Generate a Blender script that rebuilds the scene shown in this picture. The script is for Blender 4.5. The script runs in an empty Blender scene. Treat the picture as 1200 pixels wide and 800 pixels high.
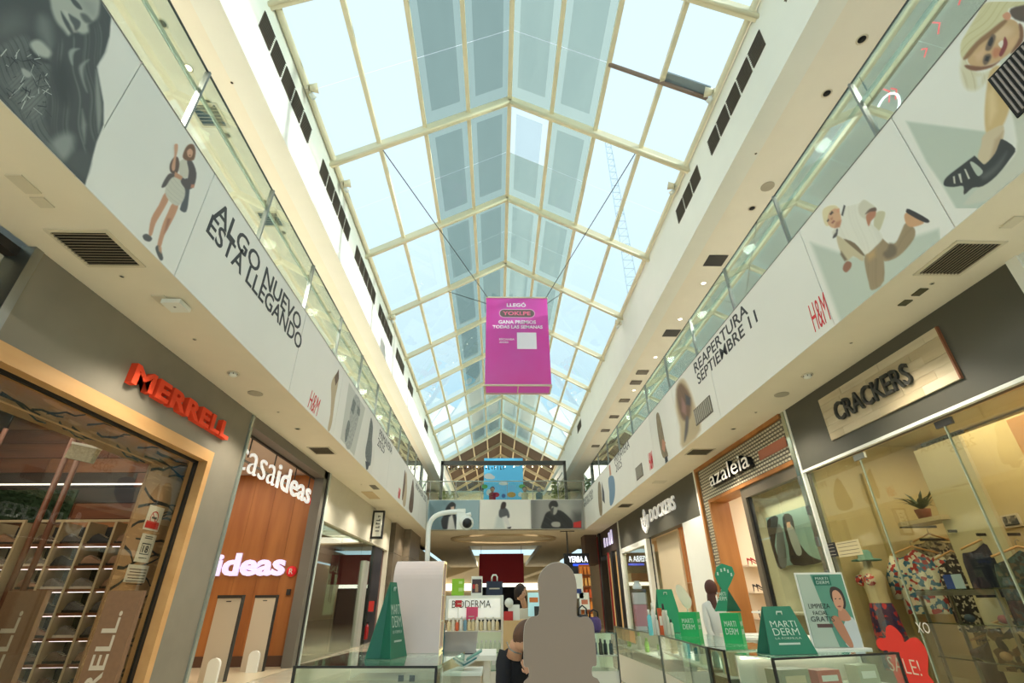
import bpy, math, random
from mathutils import Vector, Matrix
R = random.Random(7)
scene = bpy.context.scene
# ------------------------------------------------------------------ camera
FPX = 565.0; CX = 600.0; CY = 400.0
CAM = Vector((0, 0, 1.5))
def _n(px, py): return Vector((px-CX, -(py-CY), FPX)).normalized()
_Y = _n(582, 705); _Z = _n(589, -647); _Z = (_Z - _Y*_Z.dot(_Y)).normalized()
_X = _Z.cross(_Y)
if _X.x < 0: _X = -_X
cd = bpy.data.cameras.new('camera'); co = bpy.data.objects.new('camera', cd)
scene.collection.objects.link(co); scene.camera = co
cd.sensor_width = 36; cd.lens = FPX/1200*36; cd.clip_end = 400; cd.clip_start = 0.05
right = Vector((_X.x, _Y.x, _Z.x)); up = Vector((_X.y, _Y.y, _Z.y)); fwd = Vector((_X.z, _Y.z, _Z.z))
m = Matrix((right, up, -fwd)).transposed().to_4x4(); m.translation = CAM
co.matrix_world = m
def P(px, py, axis, val):
    """point of the real plane axis=val that is seen at a pixel of the photograph (used to read real sizes)"""
    v = Vector((px-CX, -(py-CY), FPX)); d = Vector((_X.dot(v), _Y.dot(v), _Z.dot(v)))
    return CAM + d*((val-CAM[axis])/d[axis])
# ------------------------------------------------------------------ world, sun, exposure
scene.view_settings.view_transform = 'Standard'; scene.view_settings.look = 'None'
scene.view_settings.exposure = 0.0; scene.view_settings.gamma = 1.0
w = bpy.data.worlds.new('sky'); scene.world = w; w.use_nodes = True
nt = w.node_tree; nt.nodes.clear()
tc = nt.nodes.new('ShaderNodeTexCoord'); sp = nt.nodes.new('ShaderNodeSeparateXYZ'); cr = nt.nodes.new('ShaderNodeValToRGB')
bg = nt.nodes.new('ShaderNodeBackground'); ow = nt.nodes.new('ShaderNodeOutputWorld')
nt.links.new(tc.outputs['Generated'], sp.inputs[0]); nt.links.new(sp.outputs['Z'], cr.inputs[0])
cr.color_ramp.elements[0].position = 0.1; cr.color_ramp.elements[0].color = (.60, .84, .92, 1)
cr.color_ramp.elements[1].position = 0.75; cr.color_ramp.elements[1].color = (.80, .92, .98, 1)
nt.links.new(cr.outputs[0], bg.inputs[0]); nt.links.new(bg.outputs[0], ow.inputs[0])
bg.inputs[1].default_value = 1.25
sd = bpy.data.lights.new('sun', 'SUN'); so = bpy.data.objects.new('sun', sd); scene.collection.objects.link(so)
sd.energy = 6.0; sd.angle = math.radians(2.0); sd.color = (1, .97, .90)
so.rotation_euler = Vector((0.95, -0.20, 0.30)).to_track_quat('Z', 'Y').to_euler(); so.location = (20, 0, 30)
def area(name, loc, size, power, color=(1, .86, .66), rot=(0, 0, 0), sy=None, spread=180):
    d = bpy.data.lights.new(name, 'AREA'); d.energy = power; d.color = color; d.size = size
    if sy: d.shape = 'RECTANGLE'; d.size_y = sy
    d.spread = math.radians(spread)
    o = bpy.data.objects.new(name, d); scene.collection.objects.link(o); o.location = loc; o.rotation_euler = rot
    return o
def spot(name, loc, power, ang=120, color=(1, .87, .68), r=.04):
    d = bpy.data.lights.new(name, 'SPOT'); d.energy = power; d.color = color; d.spot_size = math.radians(ang); d.spot_blend = .5; d.shadow_soft_size = r
    o = bpy.data.objects.new(name, d); scene.collection.objects.link(o); o.location = loc; return o
for i in range(9):
    spot('soffit_downlight', (-3.12, 2.4+i*2.2, 4.06), 120, 118, (1, .91, .76), .1); spot('soffit_downlight', (3.84, 2.4+i*2.2, 4.06), 120, 118, (1, .91, .76), .1)
    spot('gallery_downlight', (-3.9, 2.2+i*2.2, 6.95), 190, 150, (1, .94, .84), .1); spot('gallery_downlight', (4.4, 2.2+i*2.2, 6.95), 95, 150, (1, .94, .84), .1)
for i in range(6):
    for x0_, x1_ in ((-2.75, 3.6), (3.2, -2.9)):      # the floodlight pairs on the eave pipes, aimed at the opposite gallery front
        y_ = 4.6+i*2.75; spot('eave_flood', (x0_, y_, 8.12), 170, 75, (1, .95, .86), .12)
        l = scene.collection.objects[-1]; l.rotation_euler = Vector((x0_-x1_, -.3, 8.12-4.7)).to_track_quat('Z', 'Y').to_euler()
# ------------------------------------------------------------------ helpers
def lin(c):
    f = lambda v: v/12.92 if v <= .04045 else ((v+.055)/1.055)**2.4
    return (f(c[0]/255), f(c[1]/255), f(c[2]/255), 1)
MATS = {}
def mat(name, c, rough=.6, metal=0, noise=0, nscale=6, c2=None, stretch=(1, 1, 1), emit=0, bump=0, kind='noise', trans=0):
    if name in MATS: return MATS[name]
    M = bpy.data.materials.new(name); M.use_nodes = True; t = M.node_tree; b = t.nodes['Principled BSDF']
    b.inputs['Base Color'].default_value = lin(c); b.inputs['Roughness'].default_value = rough
    b.inputs['Metallic'].default_value = metal
    if trans: b.inputs['Transmission Weight'].default_value = trans
    if emit:
        b.inputs['Emission Color'].default_value = lin(c); b.inputs['Emission Strength'].default_value = emit
    if noise or c2:
        tcn = t.nodes.new('ShaderNodeTexCoord'); mp = t.nodes.new('ShaderNodeMapping'); mp.inputs['Scale'].default_value = stretch
        t.links.new(tcn.outputs['Object'], mp.inputs[0])
        if kind == 'noise':
            n = t.nodes.new('ShaderNodeTexNoise'); n.inputs['Scale'].default_value = nscale; n.inputs['Detail'].default_value = 5; outn = n.outputs['Fac']
        elif kind == 'wave':
            n = t.nodes.new('ShaderNodeTexWave'); n.inputs['Scale'].default_value = nscale; n.inputs['Distortion'].default_value = 6; n.inputs['Detail'].default_value = 3; outn = n.outputs['Fac']
        else:
            n = t.nodes.new('ShaderNodeTexVoronoi'); n.inputs['Scale'].default_value = nscale; outn = n.outputs['Color']
        t.links.new(mp.outputs[0], n.inputs['Vector'])
        r = t.nodes.new('ShaderNodeValToRGB'); k = noise or 0
        a = lin(c); d = lin(c2) if c2 else tuple(v*(1-k) for v in a[:3])+(1,)
        r.color_ramp.elements[0].position = .32; r.color_ramp.elements[1].position = .68
        r.color_ramp.elements[0].color = d; r.color_ramp.elements[1].color = a
        if kind == 'voronoi':
            q = t.nodes.new('ShaderNodeSeparateXYZ'); t.links.new(outn, q.inputs[0]); outn = q.outputs[0]
        t.links.new(outn, r.inputs[0]); t.links.new(r.outputs[0], b.inputs['Base Color'])
        if bump:
            bn = t.nodes.new('ShaderNodeBump'); bn.inputs['Strength'].default_value = bump; bn.inputs['Distance'].default_value = .02
            t.links.new(outn, bn.inputs['Height']); t.links.new(bn.outputs[0], b.inputs['Normal'])
    MATS[name] = M; return M
def glass(name, tint, refl=.08, ior=1.5, haze=0, hc=(200, 215, 215), streak=0):
    """thin sheet glass: tinted see-through + fresnel mirror, with an optional film of haze"""
    if name in MATS: return MATS[name]
    M = bpy.data.materials.new(name); M.use_nodes = True; t = M.node_tree; t.nodes.clear()
    o = t.nodes.new('ShaderNodeOutputMaterial'); tr = t.nodes.new('ShaderNodeBsdfTransparent'); g = t.nodes.new('ShaderNodeBsdfGlossy')
    tr.inputs[0].default_value = lin(tint); g.inputs['Roughness'].default_value = 0.0; g.inputs['Color'].default_value = (.9, .97, .95, 1)
    f = t.nodes.new('ShaderNodeLayerWeight'); f.inputs[0].default_value = .5
    pw = t.nodes.new('ShaderNodeMath'); pw.operation = 'POWER'; pw.inputs[1].default_value = 4.0; t.links.new(f.outputs['Facing'], pw.inputs[0])
    ad = t.nodes.new('ShaderNodeMath'); ad.operation = 'MULTIPLY_ADD'; ad.inputs[1].default_value = .96; ad.inputs[2].default_value = refl; ad.use_clamp = True
    t.links.new(pw.outputs[0], ad.inputs[0])
    mx = t.nodes.new('ShaderNodeMixShader'); t.links.new(ad.outputs[0], mx.inputs[0])
    src = tr.outputs[0]
    if haze:
        df = t.nodes.new('ShaderNodeBsdfTranslucent'); df.inputs[0].default_value = lin(hc)
        m2 = t.nodes.new('ShaderNodeMixShader'); m2.inputs[0].default_value = haze
        if streak:
            tcn = t.nodes.new('ShaderNodeTexCoord'); mp = t.nodes.new('ShaderNodeMapping'); mp.inputs['Scale'].default_value = (2, .5, .7)
            n = t.nodes.new('ShaderNodeTexNoise'); n.inputs['Scale'].default_value = 1.6; n.inputs['Detail'].default_value = 6
            t.links.new(tcn.outputs['Object'], mp.inputs[0]); t.links.new(mp.outputs[0], n.inputs['Vector'])
            ma = t.nodes.new('ShaderNodeMath'); ma.operation = 'MULTIPLY_ADD'; ma.inputs[1].default_value = streak; ma.inputs[2].default_value = haze-streak/2
            ma.use_clamp = True
            t.links.new(n.outputs['Fac'], ma.inputs[0]); t.links.new(ma.outputs[0], m2.inputs[0])
        t.links.new(tr.outputs[0], m2.inputs[1]); t.links.new(df.outputs[0], m2.inputs[2]); src = m2.outputs[0]
    t.links.new(src, mx.inputs[1]); t.links.new(g.outputs[0], mx.inputs[2]); t.links.new(mx.outputs[0], o.inputs[0])
    MATS[name] = M; return M
F = 0.45   # floor level in the drawing units used below; the hall is converted to metres at the very end
WORLD = {}
def W(o): return WORLD.get(o.name, Vector((0, 0, 0)))
def glyphs(parent, m_, org, rt, upv, width, height, n, seed=1, depth=.003, name='faint_marks'):
    """unreadable far-off marks: short strokes of letter height"""
    rg = random.Random(seed); rt, upv, org = Vector(rt), Vector(upv), Vector(org); nrm = rt.cross(upv); b = MB(); st = width/n
    for i in range(n):
        p = org+rt*(i+.5)*st; k = rg.randrange(4)
        if k < 3: b.obox(p+upv*height/2+nrm*depth/2, rt*st*.12, upv*height*.5, nrm*depth/2)
        if k != 1: b.obox(p+rt*st*.15+upv*height*(.15, .5, .85, .5)[k]+nrm*depth/2, rt*st*.3, upv*height*.1, nrm*depth/2)
        if k == 3: b.obox(p+rt*st*.2+upv*height*.3+nrm*depth/2, rt*st*.1, upv*height*.3, nrm*depth/2)
    return b.build(name, m_, parent)
def tag(o, label=None, cat=None, group=None, kind=None):
    if label: o['label'] = label
    if cat: o['category'] = cat
    if group: o['group'] = group
    if kind: o['kind'] = kind
    return o
def thing(name, loc, label, cat, group=None, rz=0, kind=None):
    o = bpy.data.objects.new(name, None); scene.collection.objects.link(o); o.location = loc; o.rotation_euler = (0, 0, rz)
    if loc[2] < F: o.location = loc = Vector((loc[0], loc[1], F))
    o.empty_display_size = .1; WORLD[o.name] = Vector(loc); return tag(o, label, cat, group, kind)
class MB:
    def __init__(s): s.v = []; s.f = []; s.mi = []; s.mats = []; s.cur = 0; s.sm = []; s.smooth = False
    def use(s, m):
        if m not in s.mats: s.mats.append(m)
        s.cur = s.mats.index(m); return s
    def add(s, vs, fs):
        b = len(s.v); s.v += [Vector(v) for v in vs]
        for f in fs: s.f.append([b+i for i in f]); s.mi.append(s.cur); s.sm.append(s.smooth)
        return s
    def box(s, x0, x1, y0, y1, z0, z1):
        if x0 > x1: x0, x1 = x1, x0
        if y0 > y1: y0, y1 = y1, y0
        if z0 > z1: z0, z1 = z1, z0
        return s.add([(x0,y0,z0),(x1,y0,z0),(x1,y1,z0),(x0,y1,z0),(x0,y0,z1),(x1,y0,z1),(x1,y1,z1),(x0,y1,z1)],
                     [(0,3,2,1),(4,5,6,7),(0,1,5,4),(1,2,6,5),(2,3,7,6),(3,0,4,7)])
    def obox(s, c, ax, ay, az):
        """box from centre and three half-axis vectors"""
        c, ax, ay, az = map(Vector, (c, ax, ay, az)); p = []
        for k in (-1, 1):
            for (i, j) in ((-1,-1),(1,-1),(1,1),(-1,1)): p.append(c+ax*i+ay*j+az*k)
        return s.add(p, [(0,3,2,1),(4,5,6,7),(0,1,5,4),(1,2,6,5),(2,3,7,6),(3,0,4,7)])
    def bar(s, a, b, wdt, h, upv=(0, 0, 1)):
        a, b, u = Vector(a), Vector(b), Vector(upv); d = b-a; sd_ = d.cross(u).normalized(); uu = sd_.cross(d).normalized()
        return s.obox((a+b)/2, d/2, sd_*wdt/2, uu*h/2)
    def tube(s, pts, r, n=8, cap=True):
        pts = [Vector(p) for p in pts]; rs = r if isinstance(r, (list, tuple)) else [r]*len(pts); rings = []; prev = None
        for i, p in enumerate(pts):
            d = (pts[min(i+1, len(pts)-1)]-pts[max(i-1, 0)]).normalized()
            if prev is None: a = d.orthogonal().normalized()
            else: a = (prev-d*prev.dot(d)).normalized()
            prev = a; b = d.cross(a)
            rings.append([p+(a*math.cos(t*2*math.pi/n)+b*math.sin(t*2*math.pi/n))*rs[i] for t in range(n)])
        vs = [v for g in rings for v in g]; fs = []
        for i in range(len(pts)-1):
            for t in range(n): fs.append((i*n+t, i*n+(t+1) % n, (i+1)*n+(t+1) % n, (i+1)*n+t))
        if cap: fs += [tuple(range(n))[::-1], tuple(range((len(pts)-1)*n, len(pts)*n))]
        o = s.smooth; s.smooth = True; s.add(vs, fs); s.smooth = o; return s
    def lathe(s, prof, c=(0, 0, 0), n=16, sx=1, sy=1):
        c = Vector(c); vs = []; fs = []
        for (r, z) in prof:
            for t in range(n): vs.append(c+Vector((r*sx*math.cos(t*2*math.pi/n), r*sy*math.sin(t*2*math.pi/n), z)))
        for i in range(len(prof)-1):
            for t in range(n): fs.append((i*n+t, i*n+(t+1) % n, (i+1)*n+(t+1) % n, (i+1)*n+t))
        fs += [tuple(range(n))[::-1], tuple(range((len(prof)-1)*n, len(prof)*n))]
        o = s.smooth; s.smooth = True; s.add(vs, fs); s.smooth = o; return s
    def ball(s, c, r, n=10, m_=7, sc=(1, 1, 1)):
        prof = [(max(r*math.sin(math.pi*i/m_), 1e-4), -r*math.cos(math.pi*i/m_)*sc[2]) for i in range(m_+1)]
        return s.lathe(prof, c, n, sc[0], sc[1])
    def prism(s, poly, off):
        """closed outline (3D points) extruded by a vector"""
        p = [Vector(q) for q in poly]; off = Vector(off); n = len(p)
        return s.add(p+[q+off for q in p], [tuple(range(n))[::-1], tuple(range(n, 2*n))]+[(i, (i+1) % n, n+(i+1) % n, n+i) for i in range(n)])
    def quad(s, *p): return s.add(p, [tuple(range(len(p)))])
    def xf(s, M_): s.v = [M_ @ v for v in s.v]; return s
    def build(s, name, m_=None, parent=None, local=False, label=None, cat=None, group=None, kind=None):
        me = bpy.data.meshes.new(name)
        if not local: s.v = [Vector((v.x, v.y, F)) if -.19 < v.z < F else v for v in s.v]
        if m_ is not None: s.mats = s.mats or [m_]
        vs = s.v; loc = Vector((0, 0, 0))
        if parent is None and vs and not local:
            xs = [v.x for v in vs]; ys = [v.y for v in vs]; zs = [v.z for v in vs]
            loc = Vector(((min(xs)+max(xs))/2, (min(ys)+max(ys))/2, min(zs)))
        elif parent is not None and not local: loc = W(parent)
        me.from_pydata([v-loc for v in vs], [], s.f); me.validate()
        for mm in s.mats: me.materials.append(mm)
        if len(me.polygons) == len(s.f):
            me.polygons.foreach_set('material_index', s.mi); me.polygons.foreach_set('use_smooth', s.sm)
        o = bpy.data.objects.new(name, me); scene.collection.objects.link(o)
        if parent is not None: o.parent = parent; WORLD[o.name] = Vector(loc)
        else: o.location = loc; WORLD[o.name] = loc
        if not local and parent is not None: WORLD[o.name] = loc
        return tag(o, label, cat, group, kind)
def B(*a): return MB().box(*a)
def boxpart(name, m_, parent, *b, **k): return B(*b).build(name, m_, parent, **k)
def dup(o, dloc=None, parent=None, loc=None, rz=None, label=None, top=True):
    c = o.copy(); scene.collection.objects.link(c)
    if parent is not None: c.parent = parent
    if loc is not None: c.location = loc; WORLD[c.name] = Vector(loc)
    if dloc is not None: c.location = o.location+Vector(dloc)
    if rz is not None: c.rotation_euler = (0, 0, rz)
    if label: c['label'] = label
    for ch in list(o.children): dup(ch, parent=c, top=False)
    return c
def smooth_poly(pts, k=3):
    n = len(pts); out = []
    for i in range(n):
        p0, p1, p2, p3 = pts[i-1], pts[i], pts[(i+1) % n], pts[(i+2) % n]
        for j in range(k):
            t = j/k; out.append(tuple(.5*((2*p1[a])+(-p0[a]+p2[a])*t+(2*p0[a]-5*p1[a]+4*p2[a]-p3[a])*t*t+(-p0[a]+3*p1[a]-3*p2[a]+p3[a])*t**3) for a in (0, 1)))
    return out
def text_verts(s, size=1, offset=0, depth=.05, shear=0, space=1, res=3, bevel=0):
    c = bpy.data.curves.new('t', 'FONT'); c.body = s; c.size = size; c.offset = offset; c.extrude = depth/2; c.shear = shear
    c.space_character = space; c.resolution_u = res; c.bevel_depth = bevel
    o = bpy.data.objects.new('t', c); scene.collection.objects.link(o)
    me = bpy.data.meshes.new_from_object(o.evaluated_get(bpy.context.evaluated_depsgraph_get()))
    vs = [v.co.copy() for v in me.vertices]; fs = [tuple(p.vertices) for p in me.polygons]
    bpy.data.objects.remove(o); bpy.data.curves.remove(c); bpy.data.meshes.remove(me)
    return vs, fs
def text_fit(s, m_, parent, org, rt, upv, width, height, depth=.01, name='lettering', offset=0, shear=0, space=1, per_letter=False, local=False, mat2=None, label=None):
    """lettering whose lower left is at org, spans width along rt, height along upv, stands out by depth"""
    org, rt, upv = Vector(org), Vector(rt).normalized(), Vector(upv).normalized(); nrm = rt.cross(upv)
    vs, fs = text_verts(s, 1, offset, 1, shear, space)
    if not vs: return
    x0, x1 = min(v.x for v in vs), max(v.x for v in vs); y0, y1 = min(v.y for v in vs), max(v.y for v in vs)
    sx, sy = width/(x1-x0), height/(y1-y0)
    def put(vs, nm):
        b = MB(); b.use(m_)
        b.add([org+rt*(v.x-x0)*sx+upv*(v.y-y0)*sy+nrm*(v.z+.5)*depth for v in vs[0]], vs[1])
        return b.build(nm, m_, parent, local=local, label=label)
    if not per_letter: return put((vs, fs), name)
    # split into connected islands grouped by letter column: build each letter alone at its advance
    out = []
    for i, ch in enumerate(s):
        if ch == ' ': continue
        g = text_verts(ch, 1, offset, 1, shear, space)
        pre = text_verts(s[:i+1], 1, offset, 1, shear, space)
        dx = max(v.x for v in pre[0])-max(v.x for v in g[0])
        out.append(put(([v+Vector((dx, 0, 0)) for v in g[0]], g[1]), 'letter'))
    return out
def printed(name, parent, axis, val, sgn, layers, sm=True, base=.001, step=.0008, local=False):
    """flat print: coloured shapes, traced on the plane axis=val"""
    b = MB()
    for i, L in enumerate(layers):
        m_, pts = L[0], L[1]
        if sm and len(pts) > 4 and not (len(L) > 2 and L[2] == 'sharp'): pts = smooth_poly(pts)
        b.use(m_); b.add([P(x, y, axis, val)+Vector([sgn*(base+step*i) if a == axis else 0 for a in range(3)]) for x, y in pts], [tuple(range(len(pts)))])
    return b.build(name, None, parent, local=local)
# ------------------------------------------------------------------ key levels (metres)
XL, XR = -2.9, 3.64            # faces of the balcony fascias
WL, WR = -3.8, 4.5             # shopfront planes
ZS = 4.1; ZFL, ZFR = 5.37, 5.42  # soffit, fascia tops
ZC = 7.0; EL, ER = -2.9, 3.34; ZE = 8.28; RX, RZ = 0.2, 10.05
YB = 21.0
M_soff = mat('cream_soffit_paint', (236, 226, 204), .75, noise=.04, nscale=2)
M_white = mat('white_paint', (238, 238, 228), .6, noise=.03, nscale=2)
M_cream = mat('cream_frame_paint', (232, 222, 190), .5)
M_dark = mat('dark_metal', (45, 44, 42), .45)
M_black = mat('black_plastic', (18, 18, 19), .5)
M_steel = mat('brushed_steel', (150, 152, 148), .3, metal=.9)
M_vinyl = mat('white_vinyl', (232, 231, 222), .55, noise=.03, nscale=1.2)
M_floor = mat('cream_floor_tile', (214, 204, 178), .12, noise=.12, nscale=3)
M_wood = mat('warm_wood', (176, 112, 56), .5, c2=(150, 88, 40), nscale=5, stretch=(1, 1, .1))
M_lamp = mat('lamp_glow', (255, 240, 215), emit=6)
G_rail = glass('balustrade_glass', (240, 245, 240), refl=.09)
G_railr = glass('boosted_balustrade_glass', (236, 243, 240), refl=.26)  # mirror strength raised to brighten the skylight reflection
G_shop = glass('shop_glass', (228, 226, 210), refl=.05)
G_clear = glass('clear_pane', (244, 250, 252), refl=.0)
G_tint = glass('tinted_pane', (210, 220, 216), refl=.0, haze=.14, hc=(200, 208, 202), streak=.2)
# floor
fl = thing('floor', (0, 20, 0), 'polished cream tiled floor of the mall hall', None, kind='structure')
_sc = B(-12, 14, -3, 46, -.25, -.2).build('screed', mat('grout', (150, 140, 120), .7), fl, local=True); _sc.location = Vector((0, 0, F+.185))-W(fl)
t0 = B(-.315, .315, -.315, .315, -.012, 0).build('tile', M_floor, fl, local=True); k = 0
for i in range(12):
    for j in range(24):
        x = -3.48+i*.635; y = 6.2+j*.635
        t = t0 if k == 0 else dup(t0, parent=fl); t.location = Vector((x, y, F))-W(fl); k += 1
for a in ((WL-8, -3.8, -3, 46), (4.14, 13, -3, 46), (-3.8, 4.14, -3, 5.88), (-3.8, 4.14, 21.12, 46)): B(*a, F-.01, F).build('plain_floor', M_floor, fl, local=True).location = -W(fl)
# soffits and slabs of the upper galleries
def struct(name, mm, *b, label=None): return B(*b).build(name, mm, None, kind='structure', label=label)
struct('ceiling', M_soff, WL-.05, XL-.014, -3, YB, ZS, ZS+.35, label='cream soffit under the left gallery')
struct('ceiling.001', M_soff, XR+.014, WR+.05, -3, YB, ZS, ZS+.35, label='cream soffit under the right gallery')
struct('trim_1', M_white, XL-.15, XL-.015, -3, YB, ZS+.35, ZFL-.01, label='edge beam behind the left fascia banners')
struct('trim_2', M_white, XR+.015, XR+.15, -3, YB, ZS+.35, ZFR-.01, label='edge beam behind the right fascia banners')
M_upfl = mat('gallery_floor_tile', (222, 218, 206), .35)
M_gceil = mat('gallery_ceiling_paint', (240, 234, 218), .75, noise=.04, nscale=2)
struct('floor.001', M_upfl, -7.5, XL-.16, -3, 40, ZS+.9, ZS+1.05, label='walkway slab of the left gallery')
struct('floor.002', M_upfl, XR+.16, 8.5, -3, 40, ZS+.9, ZS+1.05, label='walkway slab of the right gallery')
struct('wall_left', mat('gallery_wall', (226, 216, 194), .6), -7.7, -7.5, -3, 40, ZS+1.05, ZC, label='shop wall along the left gallery')
struct('wall_right', MATS['gallery_wall'], 8.5, 8.7, -3, 40, ZS+1.05, ZC, label='shop wall along the right gallery')
struct('ceiling.002', M_gceil, -7.7, EL, -3, 40, ZC, ZC+.12, label='ceiling over the left gallery')
struct('ceiling.003', M_gceil, ER, 8.7, -3, 40, ZC, ZC+.12, label='ceiling over the right gallery')
struct('wall_left.001', M_white, EL-.2, EL, -3, 40, ZC+.12, ZE+.02, label='white band wall under the left skylight eave')
struct('wall_right.001', M_white, ER, ER+.2, -3, 40, ZC+.12, ZE+.02, label='white band wall under the right skylight eave')
struct('trim_3', M_white, EL-.3, EL+.006, -3, 40, ZC-.005, ZC+.125, label='edge of the left gallery ceiling')
struct('trim_4', M_white, ER-.006, ER+.3, -3, 40, ZC-.005, ZC+.125, label='edge of the right gallery ceiling')
# skylight
sk = thing('window_1', (RX, 12, ZE), 'long pitched glass skylight with cream rafters over the hall', None, kind='structure')
SP = 2.53; Y0 = 3.43
bays = [(Y0+SP*k, Y0+SP*(k+1)) for k in range(-2, 9)]
def rp(side, f, dz=0):
    ex = EL if side < 0 else ER
    return Vector((ex+(RX-ex)*f, 0, ZE+(RZ-ZE)*f+dz))
for k in range(-2, 15):
    y = Y0+SP*k
    for s in (-1, 1):
        a, b_ = rp(s, -.02, -.07), rp(s, 1.0, -.07); a.y = b_.y = y
        mb_ = MB().bar(a, b_, .10, .14)
        a2, b2 = rp(s, -.02, -.155), rp(s, 1.0, -.155); a2.y = b2.y = y-.035
        mb_.tube([a2, b2], .03, 8); mb_.build('rafter', M_cream, sk)
for s in (-1, 1):
    for f in (.25, .5, .75):
        a, b_ = rp(s, f, -.03), rp(s, f, -.03); a.y = -1.6; b_.y = 38.8
        MB().bar(a, b_, .07, .07).build('glazing_bar', M_cream, sk)
    a, b_ = rp(s, .015, -.05), rp(s, .015, -.05); a.y = -1.6; b_.y = 38.8
    MB().tube([a, b_], .05, 8).build('eave_pipe', M_cream, sk)
MB().bar((RX, -1.6, RZ-.05), (RX, 38.8, RZ-.05), .08, .1).build('ridge_bar', M_cream, sk)
for s in (-1, 1):
    for q in range(4):
        f0, f1 = q*.25+.008, q*.25+.242
        for h in range(2):
            y0, y1 = 0.03, SP/2-.006
            if h: y0, y1 = SP/2+.006, SP-.03
            a, b_ = rp(s, f0, .012), rp(s, f1, .012); n = Vector((0, 0, .008))
            pts = [(a.x, y0, a.z), (b_.x, y0, b_.z), (b_.x, y1, b_.z), (a.x, y1, a.z)]
            for kind_, gm in (('clear', G_clear), ('tint', G_tint)):
                first = None
                for bi, (ya, yb) in enumerate(bays):
                    tinted = q >= 2
                    if bi == 3 and s > 0 and q == 3 and h == 0: tinted = False
                    if (kind_ == 'tint') != tinted: continue
                    if first is None:
                        mb_ = MB(); mb_.prism(pts, n); first = mb_.build('pane', gm, sk, local=True); c = first
                    else: c = dup(first, parent=sk)
                    c.location = Vector((0, ya, 0))-W(sk)
# darker film sheets inside the margin of the tinted panes
G_film = glass('tinted_film', (222, 226, 226), refl=.0, haze=.10, hc=(190, 204, 206), streak=.16)
for s in (-1, 1):
    for q in (2, 3):
        a, b_ = rp(s, q*.25+.045, -.0), rp(s, q*.25+.205, -.0)
        first = None
        for bi, (ya, yb) in enumerate(bays):
            if first is None:
                first = MB().quad((a.x, .28, a.z), (b_.x, .28, b_.z), (b_.x, SP-.28, b_.z), (a.x, SP-.28, a.z)).build('film', G_film, sk, local=True); c = first
            else: c = dup(first, parent=sk)
            c.location = Vector((0, ya, 0))-W(sk)
# opaque far stretch of the roof
M_brown = mat('brown_roof_panel', (96, 80, 66), .7, noise=.15)
for s in (-1, 1):
    for q in range(4):
        a, b_ = rp(s, q*.25+.01, .012), rp(s, q*.25+.24, .012)
        for k in range(5):
            y0, y1 = bays[-1][1]+SP*k+.03, bays[-1][1]+SP*(k+1)-.03
            MB().prism([(a.x, y0, a.z), (b_.x, y0, b_.z), (b_.x, y1, b_.z), (a.x, y1, a.z)], (0, 0, .02)).build('roof_panel', M_brown, sk)
# louvre vents in the white bands
M_vent = mat('vent_louvre', (112, 104, 92), .6)
M_ventd = mat('vent_dark', (30, 28, 26), .8)
def band_vent(side, y0, y1, n, lab):
    x = EL if side < 0 else ER; sg = 1 if side < 0 else -1
    v = thing('louvre_vent', (x, (y0+y1)/2, 7.6), lab, 'vent', 'louvre vents in the white bands under the skylight')
    wv = (y1-y0)/n
    for i in range(n):
        a, b_ = y0+i*wv+.02, y0+(i+1)*wv-.02
        g = B(x, x+sg*.004, a, b_, 7.62, 7.95).build('grille', M_vent, v)
        sl = MB()
        for z in [7.645+j*.04 for j in range(8)]: sl.obox((x+sg*.012, (a+b_)/2, z), (.009, 0, -.006*sg), (0, (b_-a)/2, 0), (0, 0, .004))
        sl.build('louvre', M_vent, g)
    return v
ords = ['nearest', 'second', 'third', 'fourth', 'fifth', 'sixth', 'seventh']
for i, (a, b_, n) in enumerate([(3.36, 5.1, 5), (5.62, 7.35, 5), (7.8, 9.6, 5), (10.0, 11.7, 5), (12.3, 13.6, 4), (14.4, 15.4, 3), (18.4, 19.4, 3)]):
    band_vent(-1, a, b_, n, 'grey louvre vent in the left white band, %s one counted from the camera' % ords[i])
for i, (a, b_, n) in enumerate([(1.6, 3.0, 4), (3.44, 5.2, 5), (5.62, 6.75, 3), (18.4, 19.4, 3)]):
    band_vent(1, a, b_, n, 'grey louvre vent in the right white band, %s one counted from the camera' % ords[i])
# balustrades
def balustrade(side, xf, z0, posts, y0, y1, lab, gm=None):
    sg = -1 if side < 0 else 1
    b = thing('glass_balustrade', (xf, 9, z0), lab, 'railing')
    ys = [y0]+posts+[y1]
    for a, c in zip(ys, ys[1:]):
        B(xf+sg*.05, xf+sg*.062, a+.01, c-.01, z0-.08, 6.25).build('glass_panel', gm or G_rail, b)
    for p in posts:
        B(xf+sg*.03, xf+sg*.085, p-.012, p+.012, z0-.06, 6.26).build('post', M_steel, b)
    MB().tube([(xf+sg*.13, y0, 6.04), (xf+sg*.13, y1, 6.04)], .022, 8).build('handrail', mat('handrail_metal', (175, 190, 180), .25, metal=.6), b)
    B(xf+sg*.047, xf+sg*.065, y0, y1, 6.25, 6.262).build('top_cap', M_dark, b)
    return b
balustrade(-1, XL, ZFL, [1.5+1.6*i for i in range(12)], -1, 20.7, 'frameless glass balustrade with steel posts along the left gallery')
balustrade(1, XR, ZFR, [1.48+1.6*i for i in range(12)], -1, 20.7, 'frameless glass balustrade with steel posts along the right gallery', G_railr)
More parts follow.
